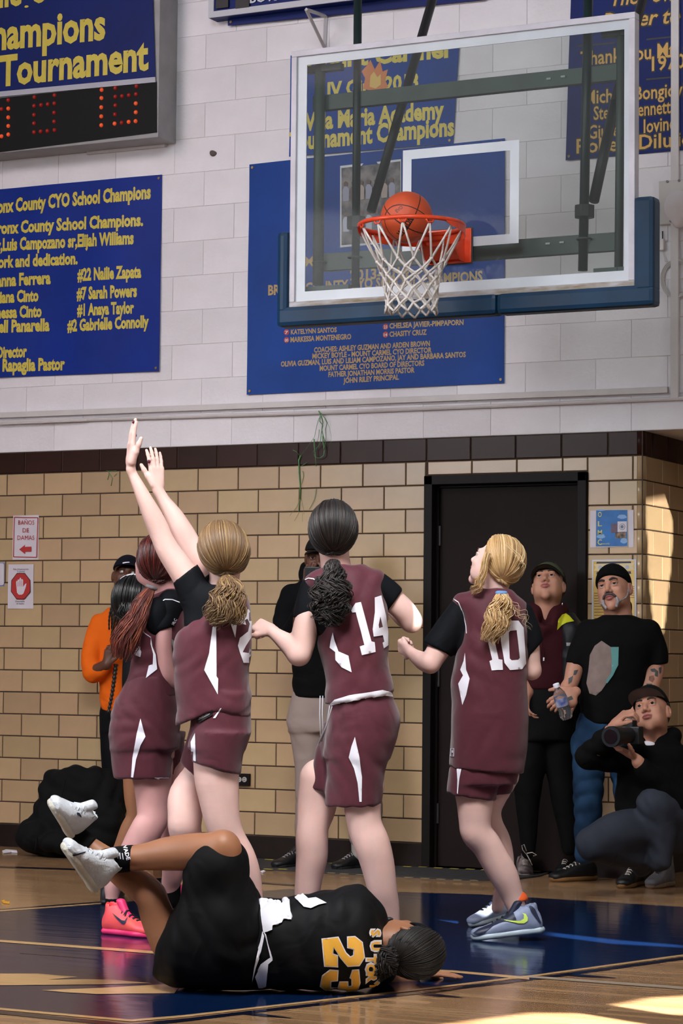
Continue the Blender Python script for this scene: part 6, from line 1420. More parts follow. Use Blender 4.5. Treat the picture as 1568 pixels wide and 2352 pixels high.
up1,_s = shoe(f.t, f.J(207,2043,-.02), f.J(140,1948,-.17), nrm(CRH*.86+UP*.30+CFH*.40), m_ws, m_wso, s=1.12, lace=m_ws, high=.02, m_acc=m_ws, w=.05)
T_ = bvh([up1]); decal('swoosh',[K([(215,850),(225,818),(265,797),(262,825),(300,828),(480,788),(470,802),(300,852),(240,858)])],T_,m_nv,up1,step=3)
up2,_s = shoe(f.t, f.J(150,1913,.16), f.J(112,1852,-.02), nrm(CRH*.86+UP*.42+CFH*.30), m_ws, m_wso, s=1.08, lace=m_ws, high=.02, m_acc=m_ws)
T_ = bvh([up2]); decal('swoosh',[K([(382,385),(410,390),(430,420),(432,438),(405,420),(385,408)])],T_,m_nv,up2,step=3)
# ================================================================ PEOPLE ALONG THE WALL
def cap_hat(H, parent, m_top, m_brim=None, brim=.075, flatb=False, beanie=False, logo=None, tilt=0.):
    c,r,fw_,u,s,A = H['c'],H['r'],H['f'],H['u'],H['s'],H['A']; cc = c+(u*.030-fw_*.010)*s; e = SDF()
    e.ell(cc,np.array((.084,.103,.112 if flatb else .098))*s,ax=A,k=.01)
    if beanie: p0 = c+u*.020*s; n_ = nrm(-u+fw_*.40)
    else: p0 = c+u*.040*s; n_ = nrm(-u+fw_*.10)
    o = link('knit_cap' if beanie else 'cap_crown', e.mesh(.0045,cut=[(p0,n_)]), m_top, parent, smooth=True)
    if m_brim is not None:
        V = []; F = []; n1, n2 = 20, 5; base = c+u*.046*s+fw_*.080*s
        for j in range(n2+1):
            for i in range(n1+1):
                a = math.pi*(i/n1); x = math.cos(a)*.078; y = math.sin(a)**(.6 if flatb else .8)*brim*(j/n2)
                z = (0 if flatb else -.020*abs(math.cos(a))**2*1.0)-(.004 if flatb else .012)*(j/n2); ymin = -.055*abs(math.cos(a))**2.2
                V.append(c+(r*x+fw_*(.076+ymin*(1-j/n2*.6)+y)+u*(.046+z+tilt*(y)))*s)
        V = np.array(V); nV = len(V); V2 = V+u*.004*s
        q = [(j*(n1+1)+i,j*(n1+1)+i+1,(j+1)*(n1+1)+i+1,(j+1)*(n1+1)+i) for j in range(n2) for i in range(n1)]
        global LASTBRIM; LASTBRIM = link('brim', mesh(np.vstack([V,V2]), q+[tuple(nV+k for k in t[::-1]) for t in q]), m_brim, parent, smooth=True)
    return o
# woman with orange hoodie
f = Fig('person','person in orange hoodie and dark cap with long braids by the tiled wall',14.15); b = f.b; Z = zc(6.03,180,1270)
hc = f.J(291,1324,.0); fd = cam_dir(.12,.18,-.95); ud = cam_dir(.08,.97,.2); H = head(b, hc, fd, ud, s=1.02)
b.cone(hc-H['u']*.05-H['f']*.03, f.J(292,1405,.02), .052,.06,k=.03)
b.stack(f.S([(1430,240,345,.08),(1600,240,340,.09),(1700,245,335,.09)]),k=.03)
f.limb([(228,1440,19,.0),(210,1500,18,-.05),(212,1545,16,-.08)],k=.02); f.limb([(212,1545,17,-.08),(230,1535,14,-.14),(246,1524,11,-.18)],k=.015)
hand(b, f.J(246,1528,-.18), cam_dir(.15,.95,-.1), cam_dir(-.4,.2,-.85), s=.95, side=1, curl=(35,45,30), thumb=(40,10))
f.limb([(352,1440,19,.0),(368,1500,18,-.03),(350,1550,15,-.1)],k=.02)
f.body(m_skin_deep); face_parts(H, f.t, m_skin_deep, look=fd, lip=mat('lip_brown',srgb(90,50,46),.4))
navy = mat('cap_navy',srgb(18,20,34),.8,crease=.2,spec=.15); o = cap_hat(H, f.t, navy, navy, brim=.055)
decal('cap_logo',[Z([(612,135),(650,128),(700,124),(710,134),(660,140),(615,150)])],bvh([o,LASTBRIM]),m_wfab,f.t,step=3)
m_org = mat('orange_fleece',srgb(232,104,20),.8,crease=.45,spec=.15)
e = SDF(); e.stack(f.S([(1388,272,312,.05),(1400,245,338,.08),(1430,222,360,.10),(1480,225,356,.11),(1560,228,350,.115),(1610,230,348,.12),(1634,234,345,.115)]),k=.03)
e.chain(f.C([(228,1432,22,.0),(213,1480,22,-.03),(208,1520,22,-.06),(214,1545,21,-.08)]),k=.03); e.chain(f.C([(214,1545,21,-.08),(232,1540,17,-.13),(240,1532,15,-.15)]),k=.03); e.chain(f.C([(352,1440,22),(368,1500,22),(350,1550,20,-.1)]),k=.03)
f.cloth('hoodie', e, m_org, amp=.006, seed=61, f=70)
e = SDF(); e.chain(f.C([(262,1640,34),(262,1740,30),(264,1840,24),(264,1920,19)]),k=.02); e.chain(f.C([(315,1640,34),(318,1740,30),(320,1840,24),(322,1920,19)]),k=.02); e.stack(f.S([(1620,234,344,.10),(1680,234,344,.11)]),k=.02)
m_bpant = mat('black_trousers',srgb(14,15,18),.75,crease=.3,spec=.15); f.cloth('trousers', e, m_bpant, amp=.005, seed=62)
hb = hairmats('black',srgb(14,13,14),srgb(9,9,10),srgb(34,32,34),.3); hbr = hairmats('braid',srgb(20,16,15),srgb(12,10,10),srgb(70,52,36),.4)
for i in range(13):
    x0 = 262+i*2.2; x1 = 250+i*2.9+random.uniform(-3,3); y1 = 1455+random.uniform(-14,22); pts = [f.J(x0+ (x1-x0)*t+2*math.sin(t*7+i), 1352+(y1-1352)*t, -.11-.02*math.sin(3*t)-.004*(i%3)) for t in np.linspace(0,1,36)]
    MB().tube(pts,[.0075*(1+.35*math.sin(k*1.9+i))*(1-.4*k/36) for k in range(36)],6).build('braid', hbr[i%3], f.t, smooth=True)
pts = [f.J(266+(245-266)*t+4*math.sin(t*2.2),1525+(1638-1525)*t,-.16) for t in np.linspace(0,1,44)]
MB().tube(pts,[.013*(1+.28*math.sin(k*1.7))*(1-.3*k/44) for k in range(44)],7).build('long_braid', hbr[0], f.t, smooth=True)
m_rs = mat('shoe_red',srgb(190,30,30),.5); m_gr = mat('lace_green',srgb(110,210,100),.6)
p_ = flo(258,1956,0); shoe(f.t, p_+CFH*.14, p_-CFH*.12, UP, m_rs, m_rs, s=.95, lace=m_gr, m_acc=m_rs); p_ = flo(322,1958,0); shoe(f.t, p_+CFH*.14, p_-CFH*.12, UP, m_rs, m_rs, s=.95, lace=m_gr, m_acc=m_rs)
# man behind player 14
f = Fig('person','person in black hoodie and pale sweatpants holding up a camera, half hidden behind player 14',13.2); b = f.b; Y = zc(3.564,560,1560)
hc = f.J(736,1283,.0); fd = cam_dir(-.12,-.05,-.98); ud = cam_dir(0,1,-.05); H = head(b, hc, fd, ud, s=1.05)
b.cone(hc-H['u']*.05-H['f']*.03, f.J(737,1350,.02), .058,.066,k=.03); b.stack(f.S([(1380,690,795,.09),(1500,690,795,.10),(1600,690,795,.10)]),k=.03)
f.limb([(672,1375,25),(652,1430,23,-.05),(668,1475,20,-.12)],k=.02); f.limb([(668,1475,20,-.12),(690,1410,17,-.26),(706,1345,13,-.30)],k=.02); hand(b, f.J(706,1345,-.30), cam_dir(.1,1,.1), cam_dir(-.6,0,-.75), s=1.0, side=1, curl=(25,60,40))
f.limb([(805,1380,25),(820,1440,22,-.05),(795,1475,20,-.12)],k=.02); f.limb([(795,1475,20,-.12),(770,1410,17,-.24),(752,1345,13,-.30)],k=.02); hand(b, f.J(752,1345,-.30), cam_dir(-.1,1,.1), cam_dir(.6,0,-.75), s=1.0, side=-1, curl=(25,60,40))
f.body(m_skin_deep); face_parts(H, f.t, m_skin_deep, lip=mat('lip_brown',srgb(90,50,46),.4)); bl_ = mat('cap_black',srgb(12,12,13),.75,spec=.2); cap_hat(H, f.t, bl_, bl_, brim=.05)
m_hood = mat('black_fleece',srgb(8,8,10),.85,crease=.3,spec=.12)
e = SDF(); e.stack(f.S([(1322,706,768,.07),(1345,680,798,.09),(1380,655,825,.11),(1440,664,812,.12),(1520,670,806,.13),(1592,673,804,.13),(1602,676,802,.125)]),k=.03)
e.chain(f.C([(672,1370,30),(655,1425,28,-.04),(664,1472,26,-.12)]),k=.03); e.chain(f.C([(664,1472,26,-.12),(690,1412,22,-.24),(703,1362,19,-.29)]),k=.02); e.chain(f.C([(805,1375,30),(822,1435,28,-.05),(795,1475,26,-.12)]),k=.03); e.chain(f.C([(795,1475,26,-.12),(770,1412,22,-.24),(755,1362,19,-.29)]),k=.02)
e.chain(f.C([(700,1300,10,.05),(697,1325,12,.05),(712,1345,14,.04)]),k=.03)
f.cloth('hoodie', e, m_hood, amp=.006, seed=64, f=70)
decal('camera_strap',[ribbon([(689,1332),(683,1345),(681,1370),(682,1374)],1.4)],bvh([f.t.children[-1]]),mat('strap_grey',srgb(96,98,104),.7),f.t,step=3)
cm = thing('camera','black camera held in front of the face behind player 14','camera'); pc = f.J(726,1315,-.38)
def obox(c, ax, hs, bevel=.004):
    V = [c+sum(ax[i]*hs[i]*s_[i] for i in range(3)) for s_ in ((-1,-1,-1),(1,-1,-1),(1,1,-1),(-1,1,-1),(-1,-1,1),(1,-1,1),(1,1,1),(-1,1,1))]
    return MB().add(V,[(0,3,2,1),(4,5,6,7),(0,1,5,4),(1,2,6,5),(2,3,7,6),(3,0,4,7)])
obox(pc,[CRH,CFH,UP],(.062,.022,.030)).build('camera_body', mat('camera_black',srgb(16,18,20),.45), cm, bevel=.005); MB().tube([pc-CFH*.02+CRH*.02,pc-CFH*.075+CRH*.02],[.028,.028],20).build('lens', mat('camera_black',srgb(16,18,20),.45), cm, bevel=.002)
Vt,Tt = text2d('e',.03); link('lettering', mesh(np.array([pc-CFH*.0225-CRH*.038+CRH*p[0]*.012+UP*p[1]*.012 for p in Vt]),Tt), mat('faint_print',srgb(70,90,92),.5), cm)
m_pant = mat('pale_sweatpants',srgb(150,134,128),.85,crease=.3,spec=.12)
e = SDF(); e.stack(f.S([(1588,672,804,.11),(1640,664,812,.12),(1680,662,815,.12)]),k=.02); e.chain(f.C([(706,1650,46),(712,1720,40),(714,1800,36),(708,1870,30),(702,1912,25)]),k=.03); e.chain(f.C([(775,1650,46),(808,1750,42),(840,1850,38),(836,1890,32),(826,1922,26)]),k=.03)
f.cloth('sweatpants', e, m_pant, amp=.006, seed=65, f=60)
for x in (735,741): MB().tube([f.J(x,1598,-.14),f.J(x-1,1640,-.15),f.J(x+1,1690,-.15)],.003,5).build('drawstring', m_wfab, f.t, smooth=True)
for x,y in ((697,1925),(822,1932)):
    e = SDF(); e.chain(f.C([(x+3,y-14,20),(x+2,y+28,17)]),k=.01); link('sock', e.mesh(.006), m_wfab if y < 0 else mat('sock_white_dirty',srgb(150,146,140),.85), f.t, smooth=True)
m_bs = mat('shoe_black',srgb(14,14,16),.5); 
for x,y,sx in ((672,1990,-.10),(808,1994,-.10)): p_ = flo(x,y,0); p_[1] = min(p_[1],-.16); shoe(f.t, p_+CRH*.07+CFH*-.02, p_-CRH*.10-CFH*.17, UP, m_bs, m_bs, s=1.0, lace=mat('cord_grey',srgb(150,146,150),.8), m_acc=m_bs)
# woman with green cap
f = Fig('person','woman in olive cap, maroon hoodie and dark jacket looking up beside the door',12.78); b = f.b; G = zc(8.71,1170,1280); Z = zc(3.843,1160,1140); Y = zc(3.843,1160,1540)
hc = f.J(1258,1345,.03); fd = cam_dir(-.22,.52,-.82); ud = cam_dir(.06,.84,.52); H = head(b, hc, fd, ud, s=1.06, jaw=1.1)
b.cone(hc-H['u']*.05-H['f']*.02, f.J(1254,1420,.03), .064,.070,k=.03); b.stack(f.S([(1440,1200,1320,.09),(1600,1205,1320,.10)]),k=.03)
f.limb([(1205,1470,22),(1200,1540,20,-.03),(1210,1590,17,-.08)],k=.02); f.limb([(1320,1470,22),(1328,1540,20,-.03),(1318,1590,17,-.08)],k=.02)
for x in (1210,1316): hand(b, f.J(x,1590,-.08), cam_dir(.0,-1,-.2), cam_dir(1 if x > 1250 else -1,0,0), s=.95, curl=(25,30,20), fine=None)
f.body(m_skin_mid); face_parts(H, f.t, m_skin_mid, look=cam_dir(-.3,.65,-.7))
olive = mat('cap_olive',srgb(66,72,52),.8,crease=.15,spec=.15); o = cap_hat(H, f.t, olive, mat('brim_dark_olive',srgb(30,32,26),.8), brim=.062)
decal('cap_logo',[G([(725,245),(790,238),(800,262),(870,262),(880,285),(850,315),(820,285),(790,300),(740,270)])],bvh([o,LASTBRIM]),m_wfab,f.t,step=3)
e = SDF(); e.ell(f.J(1291,1388,-.05),(.004,.004,.010)); link('earring', e.mesh(.003), mat('silver',srgb(200,200,206),.25,metal=.9), f.t)
hk = hairmats('dark',srgb(22,17,16),srgb(14,11,11),srgb(40,30,26)); skull_hair(H, f.t, hk, (0,-.9,-.4), n=300, rr=(.082,.098,.098), seed=66, side=82, top=60, nape=125, cap=False)
m_mh = mat('maroon_fleece',srgb(52,14,20),.8,crease=.3,spec=.15); m_jk = mat('navy_jacket',srgb(10,14,20),.55,crease=.3,spec=.3)
e = SDF(); e.stack(f.S([(1392,1222,1290,.08,.04),(1418,1208,1306,.095,.02),(1450,1196,1322,.11),(1500,1190,1325,.12),(1560,1190,1322,.125),(1584,1192,1320,.12)]),k=.03); e.chain([(f.J(1218,1400,.02),.035),(f.J(1250,1440,-.10),.030),(f.J(1290,1400,.02),.035)],k=.04)
e.stack(f.S([(1380,1236,1272,.045,-.07),(1432,1240,1262,.06,-.10)]),k=.03,op='-')
hd = f.cloth('hoodie', e, m_mh, amp=.004, seed=67)
e = SDF(); e.stack(f.S([(1408,1286,1318,.08,.04),(1440,1280,1334,.12),(1500,1278,1340,.135),(1580,1278,1338,.14),(1610,1280,1336,.135)]),k=.03,pw=2.6); e.chain(f.C([(1318,1450,24),(1330,1520,25),(1322,1590,22,-.06)]),k=.03); e.chain(f.C([(1205,1450,24),(1197,1520,25),(1205,1590,22,-.06)]),k=.03)
jk = f.cloth('jacket', e, m_jk, amp=.006, seed=68, f=60); TJ = bvh([jk,hd])
decal('yellow_yoke',[Z([(455,1182),(465,1090),(500,1045),(530,1034),(562,1055),(606,1104),(540,1118),(490,1145)])],TJ,mat('jacket_yellow',srgb(176,176,20),.6),f.t,step=4,off=.005)
decal('chest_tag',[Z([(540,1290),(604,1292),(606,1318),(542,1320)])],TJ,mat('tag_grey',srgb(140,132,134),.6),f.t,step=4,off=.005)
for x0,y0,x1,y1 in ((1246,1432,1248,1510),(1250,1434,1238,1530)):
    T1 = TJ.ray_cast(Vector(CP),Vector(ray(x0,y0)).normalized())[0]; T3 = TJ.ray_cast(Vector(CP),Vector(ray(x1,y1)).normalized())[0]
    if T1 and T3: MB().tube([np.array(T1)-CFH*.01,(np.array(T1)+np.array(T3))/2-CFH*.014,np.array(T3)-CFH*.012],.0026,5).build('drawstring', m_mh, f.t); MB().tube([np.array(T3)-CFH*.013,np.array(T3)-CFH*.013-UP*.018],.004,6).build('string_tip', m_wfab, f.t)
m_leg = mat('black_leggings',srgb(6,6,8),.8,crease=.4,spec=.15)
e = SDF(); e.stack(f.S([(1570,1196,1318,.11),(1640,1190,1322,.13),(1700,1186,1322,.125)]),k=.02); e.chain(f.C([(1225,1690,40),(1214,1780,35),(1211,1850,27),(1213,1910,21),(1213,1958,16)]),k=.02); e.chain(f.C([(1285,1690,40),(1292,1780,36),(1296,1850,28),(1303,1910,20),(1306,1950,16)]),k=.02); f.cloth('leggings', e, m_leg, amp=.003, seed=69)
m_gs = mat('shoe_maroon_grey',srgb(60,44,48),.5,col2=srgb(150,140,136),vscale=22); m_gs2 = mat('sole_grey',srgb(120,114,106),.6); m_lc = mat('lace_white',srgb(176,168,158),.8)
def sneaker(x, y, dx, mu, ms, lc, back=.20, s=1.0, **kw):
    p_ = flo(x,y,0); hl = p_+CFH*back-CRH*dx; shoe(f.t, hl, p_, UP, mu, ms, s=s, lace=lc, **kw)
sneaker(1208,2014,.0,m_gs,m_gs2,m_lc,m_acc=m_gs); sneaker(1288,2012,-.06,m_bs,mat('gum_sole',srgb(120,86,46),.6),m_lc,back=.16,m_acc=m_bs)
for pts in ([(1208,1962),(1200,1952),(1198,1942),(1203,1940),(1209,1955)],[(1209,1960),(1222,1958),(1232,1964),(1224,1966)],[(1209,1962),(1216,1975),(1222,1987)]):
    MB().tube([f.J(x,y,-.14) for x,y in pts],.0024,5).build('lace', m_lc, f.t, smooth=True)
# man with knit cap
f = Fig('person','man in black knit cap and black t-shirt with a pale graphic, grey beard, tattooed arms',12.4); b = f.b; G = zc(9.22,1330,1300)
hc = f.J(1409,1354,.02); fd = cam_dir(-.42,.18,-.88); ud = cam_dir(-.10,.97,.22); H = head(b, hc, fd, ud, s=1.08, jaw=1.05)
b.cone(hc-H['u']*.05-H['f']*.03, f.J(1420,1425,.03), .066,.075,k=.03); b.stack(f.S([(1450,1350,1490,.10),(1600,1350,1480,.11)]),k=.03)
f.limb([(1356,1468,18),(1326,1520,22,-.02),(1312,1565,18,-.04),(1303,1582,15,-.06)],k=.02)
f.limb([(1303,1578,16,-.06),(1308,1600,15,-.12),(1312,1612,14,-.15)],k=.015); w_ = f.J(1318,1590,-.14)
hand(b, f.J(1322,1588,-.13), cam_dir(-.85,-.45,-.2), cam_dir(.1,.35,-.95), s=1.08, side=1, curl=(30,35,25), thumb=(40,12))
f.limb([(1486,1468,18),(1504,1530,22),(1492,1580,19,-.03)],k=.02); f.limb([(1492,1580,19,-.03),(1468,1625,17,-.10),(1448,1652,14,-.14)],k=.02); hand(b, f.J(1448,1652,-.14), cam_dir(-.7,-.6,-.1), cam_dir(.2,.2,-.9), s=1.05, side=-1, curl=(30,35,25))
bd = f.body(m_skin_mid); face_parts(H, f.t, m_skin_mid, look=cam_dir(-.35,.45,-.82), brow=mat('brow_dark',srgb(44,34,32),.8), browt=.006)
knit = mat('black_knit',srgb(10,10,11),.9,bump=.4,bscale=140,spec=.1); cap_hat(H, f.t, knit, beanie=True)
g = H['g']; m_grey = mat('beard_grey',srgb(150,144,146),.85,var=.2,vscale=90,bump=.5,bscale=200); m_mst = mat('moustache_dark',srgb(74,64,64),.85,var=.2,vscale=90,bump=.5,bscale=200)
e = SDF(); e.chain([(g(-.033,.080,-.062),.0055),(g(-.022,.090,-.048),.0070),(g(0,.098,-.043),.0070),(g(.022,.090,-.048),.0070),(g(.033,.080,-.062),.0055)],k=.006); link('moustache', e.mesh(.003), m_mst, f.t, smooth=True)
for q in (-1,1):
    e = SDF(); e.chain([(g(q*.033,.080,-.062),.0070),(g(q*.036,.075,-.080),.0085),(g(q*.026,.072,-.102),.0075)],k=.006); e.chain([(g(q*.036,.073,-.080),.0065),(g(q*.058,.045,-.066),.0070),(g(q*.070,.018,-.040),.0055),(g(q*.074,.004,-.010),.0045)],k=.006,flat=.9); link('beard', e.mesh(.003), m_grey, f.t, smooth=True)
e = SDF(); e.ell(f.J(1446,1396,.06),(.012,.018,.034)); link('ponytail_bead', e.mesh(.004), mat('dark_red_bead',srgb(50,20,26),.4), f.t, smooth=True)
m_tee = mat('black_cotton',srgb(7,8,9),.85,crease=.3,spec=.12)
e = SDF(); e.stack(f.S([(1412,1386,1452,.065,.02),(1422,1368,1474,.085,.01),(1440,1344,1502,.10),(1480,1334,1504,.12),(1540,1330,1484,.13),(1600,1330,1478,.135),(1640,1334,1474,.14),(1662,1338,1470,.135)]),k=.03,pw=2.4)
e.chain(f.C([(1352,1452,30),(1334,1495,28,-.01),(1324,1530,26,-.02)]),k=.03,cuts=[f.cut(1306,1522,1340,1532,0)]); e.chain(f.C([(1488,1452,31),(1505,1495,28),(1508,1535,25)]),k=.03,cuts=[f.cut(1482,1530,1532,1524,0)])
tee = f.cloth('t_shirt', e, m_tee, amp=.005, seed=71, f=60); TT = bvh([tee]); Z = zc(3.843,1160,1140)
# abstract two-tone print of about the same size and colours
decal('shirt_print',[Z([(850,1275),(930,1330),(960,1450),(955,1560),(900,1640),(850,1715),(800,1758),(745,1740),(718,1650),(735,1540),(748,1400),(790,1320)])],TT,mat('print_dust',srgb(122,104,98),.7,var=.1,vscale=20),f.t,step=6,off=.004)
decal('shirt_print',[Z([(930,1330),(1000,1330),(995,1490),(950,1580),(900,1650),(880,1640),(935,1560),(940,1450)])],TT,mat('print_teal',srgb(84,140,138),.7),f.t,step=6,off=.006)
# tattoos as print on the forearms
TB = bvh([bd]); m_tat = mat('tattoo_ink',srgb(62,66,66),.6); m_tat2 = mat('tattoo_rust',srgb(120,72,56),.6)
for L_,mm in (([(1493,1537),(1503,1535),(1511,1542),(1510,1555),(1503,1552),(1504,1544),(1496,1543)],m_tat),([(1491,1553),(1500,1551),(1503,1560),(1498,1568),(1489,1562)],m_tat2),([(1484,1570),(1497,1570),(1498,1577),(1484,1576)],m_tat),([(1512,1534),(1519,1531),(1518,1545),(1514,1548)],m_tat),([(1436,1640),(1448,1636),(1456,1642),(1450,1652),(1440,1650)],m_tat),([(1305,1558),(1316,1552),(1313,1566),(1305,1572)],m_tat),([(1303,1602),(1312,1598),(1316,1606),(1306,1610)],m_tat),([(1318,1540),(1328,1538),(1322,1550),(1316,1551)],m_tat)):
    decal('tattoo',[L_],TB,mm,f.t,step=3,off=.001)
m_jean = mat('blue_denim',srgb(36,66,96),.85,col2=srgb(18,38,62),vscale=7,crease=.35,spec=.15)
e = SDF(); e.stack(f.S([(1638,1332,1476,.12),(1690,1318,1474,.13),(1730,1315,1470,.125)]),k=.02); e.chain(f.C([(1354,1710,40),(1351,1780,36),(1350,1830,34),(1350,1870,31),(1346,1915,27),(1345,1960,26)]),k=.03); e.chain(f.C([(1430,1710,40),(1440,1790,36),(1446,1850,33),(1450,1960,28)]),k=.03); f.cloth('jeans', e, m_jean, amp=.011, seed=72, f=80, dirs=((0,0,1),(.5,0,1)))
gum = mat('gum_sole',srgb(120,86,46),.6); p_ = flo(1300,2026,0); shoe(f.t, p_+CRH*.16+CFH*.13, p_-CRH*.08, UP, m_bs, gum, s=1.08, lace=m_lc, m_acc=m_bs); p_ = flo(1425,2040,0); shoe(f.t, p_+CFH*.20+CRH*.12, p_-CFH*.03, UP, m_bs, gum, s=1.08, lace=m_lc, m_acc=m_bs)
# water bottle
bt = thing('water_bottle','clear plastic water bottle with white cap held by the man in the knit cap','bottle'); a = f.J(1277,1573,-.20); z_ = f.J(1302,1650,-.17); dv = nrm(z_-a); Ln = np.linalg.norm(z_-a)
gm = bpy.data.materials.new('clear_plastic'); gm.use_nodes = True; bb = gm.node_tree.nodes['Principled BSDF']; bb.inputs['Base Color'].default_value = (.85,.9,.95,1); bb.inputs['Roughness'].default_value = .08; bb.inputs['Transmission Weight'].default_value = .95; bb.inputs['IOR'].default_value = 1.25
prof = [(.0,.012),(.06,.013),(.10,.014),(.16,.020),(.26,.031),(.34,.033),(.38,.030),(.42,.033),(.60,.033),(.64,.030),(.68,.033),(.76,.030),(.80,.033),(.90,.033),(.96,.031),(1.0,.026)]
MB().tube([a+dv*Ln*t for t,_ in prof],[r for _,r in prof],18).build('bottle_body', gm, bt, smooth=True); MB().tube([a-dv*.006,a+dv*.012],[.0165,.0165],16).build('bottle_cap', m_wfab, bt, bevel=.002)
MB().tube([a+dv*Ln*.36,a+dv*Ln*.60],[.0338,.0338],20,cap=False).build('bottle_label', mat('label_white',srgb(176,182,196),.5,col2=srgb(70,84,150),vscale=26), bt, smooth=True)
# crouching photographer
f = Fig('person','crouching man in flat-brim cap, black hoodie and grey trousers holding a camera',12.0); b = f.b; G = zc(7.54,1360,1560); Y = zc(3.843,1160,1540)
hc = f.J(1496,1638,.0); fd = cam_dir(-.42,.42,-.80); ud = cam_dir(-.05,.88,.47); H = head(b, hc, fd, ud, s=1.08)
b.cone(hc-H['u']*.05-H['f']*.03, f.J(1498,1715,.03), .062,.075,k=.03); b.stack(f.S([(1740,1430,1560,.10),(1850,1430,1570,.12)]),k=.03)
f.limb([(1440,1745,26,-.05),(1385,1745,24,-.10),(1352,1740,22,-.14)],k=.02); f.limb([(1352,1740,22,-.14),(1378,1705,19,-.20),(1398,1680,14,-.22)],k=.02)
hand(b, f.J(1404,1668,-.17), cam_dir(.55,.55,-.25), cam_dir(-.35,.85,-.35), s=1.02, side=1, curl=(35,55,35), thumb=(35,10))
f.limb([(1560,1760,28),(1560,1820,26,-.08),(1545,1835,24,-.12)],k=.02); f.limb([(1545,1835,24,-.12),(1500,1790,20,-.18),(1465,1750,15,-.22)],k=.02)
hand(b, f.J(1458,1738,-.22), cam_dir(-.85,.40,-.25), cam_dir(-.35,-.90,-.1), s=1.05, side=1, curl=(12,18,14), thumb=(50,8))
f.body(m_skin_mid); face_parts(H, f.t, m_skin_mid, look=cam_dir(-.4,.5,-.78), browt=.0055)
o = cap_hat(H, f.t, mat('cap_black',srgb(12,12,13),.75,spec=.2), mat('brim_grey_under',srgb(104,98,98),.75), brim=.085, flatb=True, tilt=.10)
hk2 = hairmats('shortdark',srgb(34,28,26),srgb(24,20,19),srgb(60,52,48)); skull_hair(H, f.t, hk2, (0,-.9,-.4), n=300, rr=(.078,.094,.095), seed=76, side=86, top=70, nape=120, cap=False)
e = SDF(); e.stack(f.S([(1690,1468,1530,.08,.04),(1706,1452,1556,.10,.02),(1725,1432,1575,.12),(1760,1420,1582,.135),(1820,1414,1585,.14),(1850,1411,1585,.145),(1868,1414,1580,.14)]),k=.03,pw=2.4); e.chain([(f.J(1455,1702,.0),.04),(f.J(1490,1722,-.08),.035),(f.J(1545,1690,.04),.045)],k=.04)
e.stack(f.S([(1690,1478,1512,.05,-.06),(1712,1482,1506,.05,-.09)]),k=.02,op='-')
e.chain(f.C([(1446,1745,32,-.04),(1390,1742,31,-.09),(1350,1738,27,-.13)]),k=.03); e.chain(f.C([(1350,1738,27,-.13),(1376,1708,24,-.19),(1396,1686,20,-.21)]),k=.03); e.chain(f.C([(1565,1750,34),(1566,1815,32,-.06),(1548,1838,29,-.11)]),k=.03); e.chain(f.C([(1548,1838,29,-.11),(1505,1796,25,-.17),(1474,1762,20,-.21)]),k=.03)
f.cloth('hoodie', e, mat('black_sweat',srgb(7,8,9),.85,crease=.3,spec=.12), amp=.007, seed=77, f=60)
e = SDF(); e.ell(f.J(1484,1712,-.045),(.05,.03,.022)); link('undershirt', e.mesh(.005), m_wfab, f.t, smooth=True)
m_gp = mat('grey_trousers',srgb(48,52,62),.8,crease=.35,spec=.15)
e = SDF(); e.chain(f.C([(1560,1900,56,.05),(1540,1870,52,-.05),(1508,1850,40,-.16),(1500,1848,36,-.18)]),k=.03); e.chain(f.C([(1500,1850,36,-.18),(1512,1900,36,-.16),(1518,1940,31,-.15),(1514,1975,28,-.15)]),k=.03)
e.chain(f.C([(1535,1905,58,.03),(1470,1905,50,-.10),(1410,1915,46,-.22),(1362,1936,38,-.30)]),k=.03); e.chain(f.C([(1362,1940,36,-.30),(1410,1958,32,-.20),(1462,1968,28,-.10),(1472,1990,24,-.05)]),k=.03)
f.cloth('trousers', e, m_gp, amp=.009, seed=78, f=75, dirs=((1,0,.5),(.4,0,1),(1,0,-.6)))
m_sg = mat('hightop_grey',srgb(96,96,100),.6,var=.12,vscale=20); tan_ = mat('sole_tan',srgb(130,108,88),.6)
p_ = flo(1500,2040,0); shoe(f.t, p_+CFH*.15+CRH*.10, p_-CFH*.03-CRH*.02, UP, m_sg, tan_, s=1.1, lace=mat('strap_grey',srgb(96,98,104),.7), high=.05, m_acc=mat('hightop_dark',srgb(26,26,30),.6))
p_ = flo(1448,2030,0); shoe(f.t, p_+CFH*.16+CRH*.06, p_+CFH*.02-CRH*.0, UP, mat('hightop_dark',srgb(26,26,30),.6), tan_, s=1.0, lace=m_blk, high=.03, m_acc=m_bs)
cm = thing('camera','black camera with a large lens held by the crouching photographer','camera'); la = f.J(1403,1692,-.40); lb = f.J(1438,1689,-.27); ld = nrm(lb-la); m_cb = mat('camera_black',srgb(16,18,20),.45)
MB().tube([la,la+ld*.025,la+ld*.03,la+ld*.10,la+ld*.105,lb+ld*.03],[.050,.050,.044,.043,.040,.040],24).build('lens', m_cb, cm, smooth=False)
MB().tube([la-ld*.004,la+ld*.001],[.050,.050],24).build('lens_ring', mat('ring_dark',srgb(24,28,32),.3), cm); MB().tube([la-ld*.006,la-ld*.003],[.036,.036],24).build('lens_glass', mat('lens_glass',srgb(10,12,20),.05,spec=1.,coat=1.), cm)
cx = nrm(np.cross(ld,UP)); cz_ = nrm(np.cross(cx,ld)); pc = lb+ld*.045; obox(pc,[cx,ld,cz_],(.058,.026,.042)).build('camera_body', m_cb, cm, bevel=.006); obox(pc+cz_*.055,[cx,ld,cz_],(.024,.024,.016)).build('viewfinder', m_cb, cm, bevel=.005); obox(pc-cx*.055-ld*.02,[cx,ld,cz_],(.016,.022,.040)).build('grip', m_cb, cm, bevel=.006)
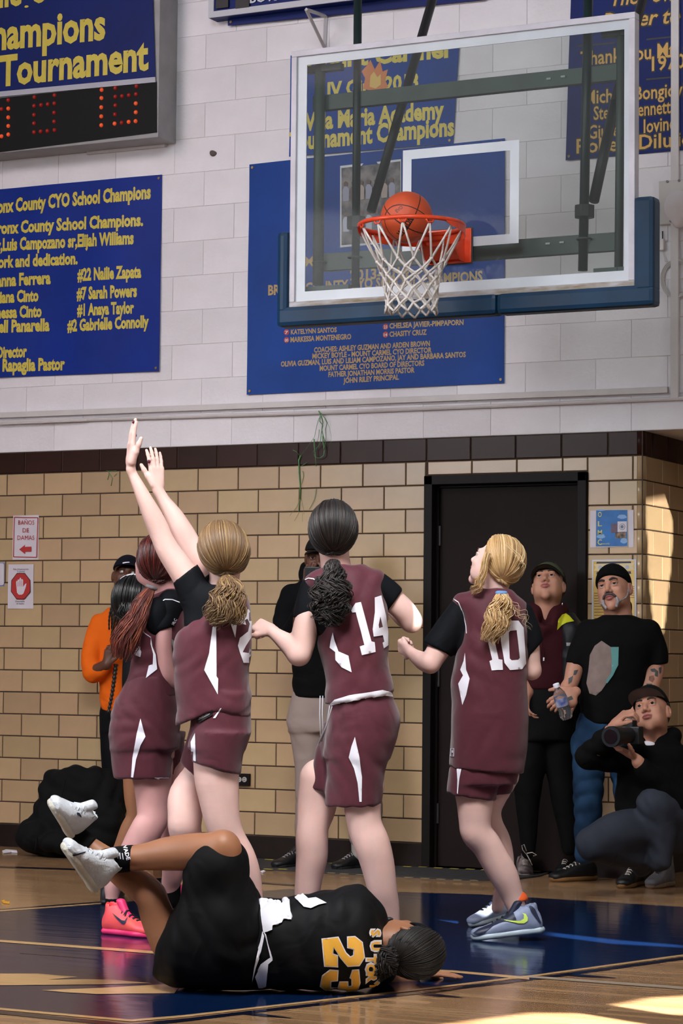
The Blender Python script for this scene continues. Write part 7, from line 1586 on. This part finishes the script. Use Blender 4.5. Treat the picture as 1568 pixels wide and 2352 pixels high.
# ---------------------------------------------------------------- bag heap and litter
Z = zc(2.45,0,1500); f = Fig.__new__(Fig); f.D = 13.95; f.b = SDF(); f.t = thing('coat_heap','heap of black coats and a black bag on the floor against the tiled wall','clothing')
e = SDF(); J = f.J
e.stack(f.S([(1762,150,230,.05),(1775,110,262,.09),(1800,95,282,.13),(1840,85,286,.16),(1880,72,284,.19),(1915,60,280,.20),(1945,66,282,.20),(1960,80,280,.19)]),k=.04,pw=2.5); e.ell(J(90,1920,-.10),(.13,.12,.10)); e.ell(J(240,1900,-.12),(.12,.13,.16)); e.ell(J(165,1935,-.2),(.2,.12,.07))
f.cloth('coats', e, mat('coat_black',srgb(8,9,11),.85,crease=.4,spec=.2), h=.012, amp=.03, seed=81, f=50, dirs=((1,0,.3),(.4,.3,1),(1,.5,-.5)))
for pts in ([(85,1925),(83,1945),(80,1958)],[(150,1790),(140,1840),(150,1900)]): MB().tube([J(x,y,-.28) for x,y in pts],.008,6,flat=.3).build('strap', m_bpant, f.t, smooth=True)
for nm,lab,px,mm in (('paper_scrap','small white scrap of paper on the floor at far left',[(5,1956),(14,1953),(38,1955),(40,1959),(26,1958),(8,1961)],m_wfab),('tape_scrap','small yellow scrap of tape on the floor at the left edge',[(3,2071),(10,2069),(12,2072),(22,2073),(22,2076),(8,2075)],mat('scrap_yellow',srgb(206,150,40),.6)),('paper_scrap','tiny white scrap on the floor behind player 12',[(598,2003),(605,2001),(610,2003),(604,2005)],m_wfab)):
    P_ = [flo(x,y,.002) for x,y in px]; o = MB().prism(P_,(0,0,.006)).build(nm, mm, None, label=lab, cat='litter')
hull = [(-22.,-.01),(8.,-.01),(8.,16.),(-22.,16.)]
v2, t2 = tri2d([hull]+opens, 3.0)
SW = mesh([(WX,p[0],p[1]) for p in v2], t2); link('sun_gobo', SW, mat('gobo_grey', srgb(170,168,166), .8), kind='structure')  # unseen sheet added to shape the sunbeams
s = bpy.data.lights.new('sun','SUN'); s.energy = 75.0; s.angle = .0055; s.color = (1,.96,.88)
so = bpy.data.objects.new('sun', s); COL.objects.link(so); so.rotation_euler = Vector(SUN).to_track_quat('-Z','Y').to_euler(); so.location = (8,-6,6)
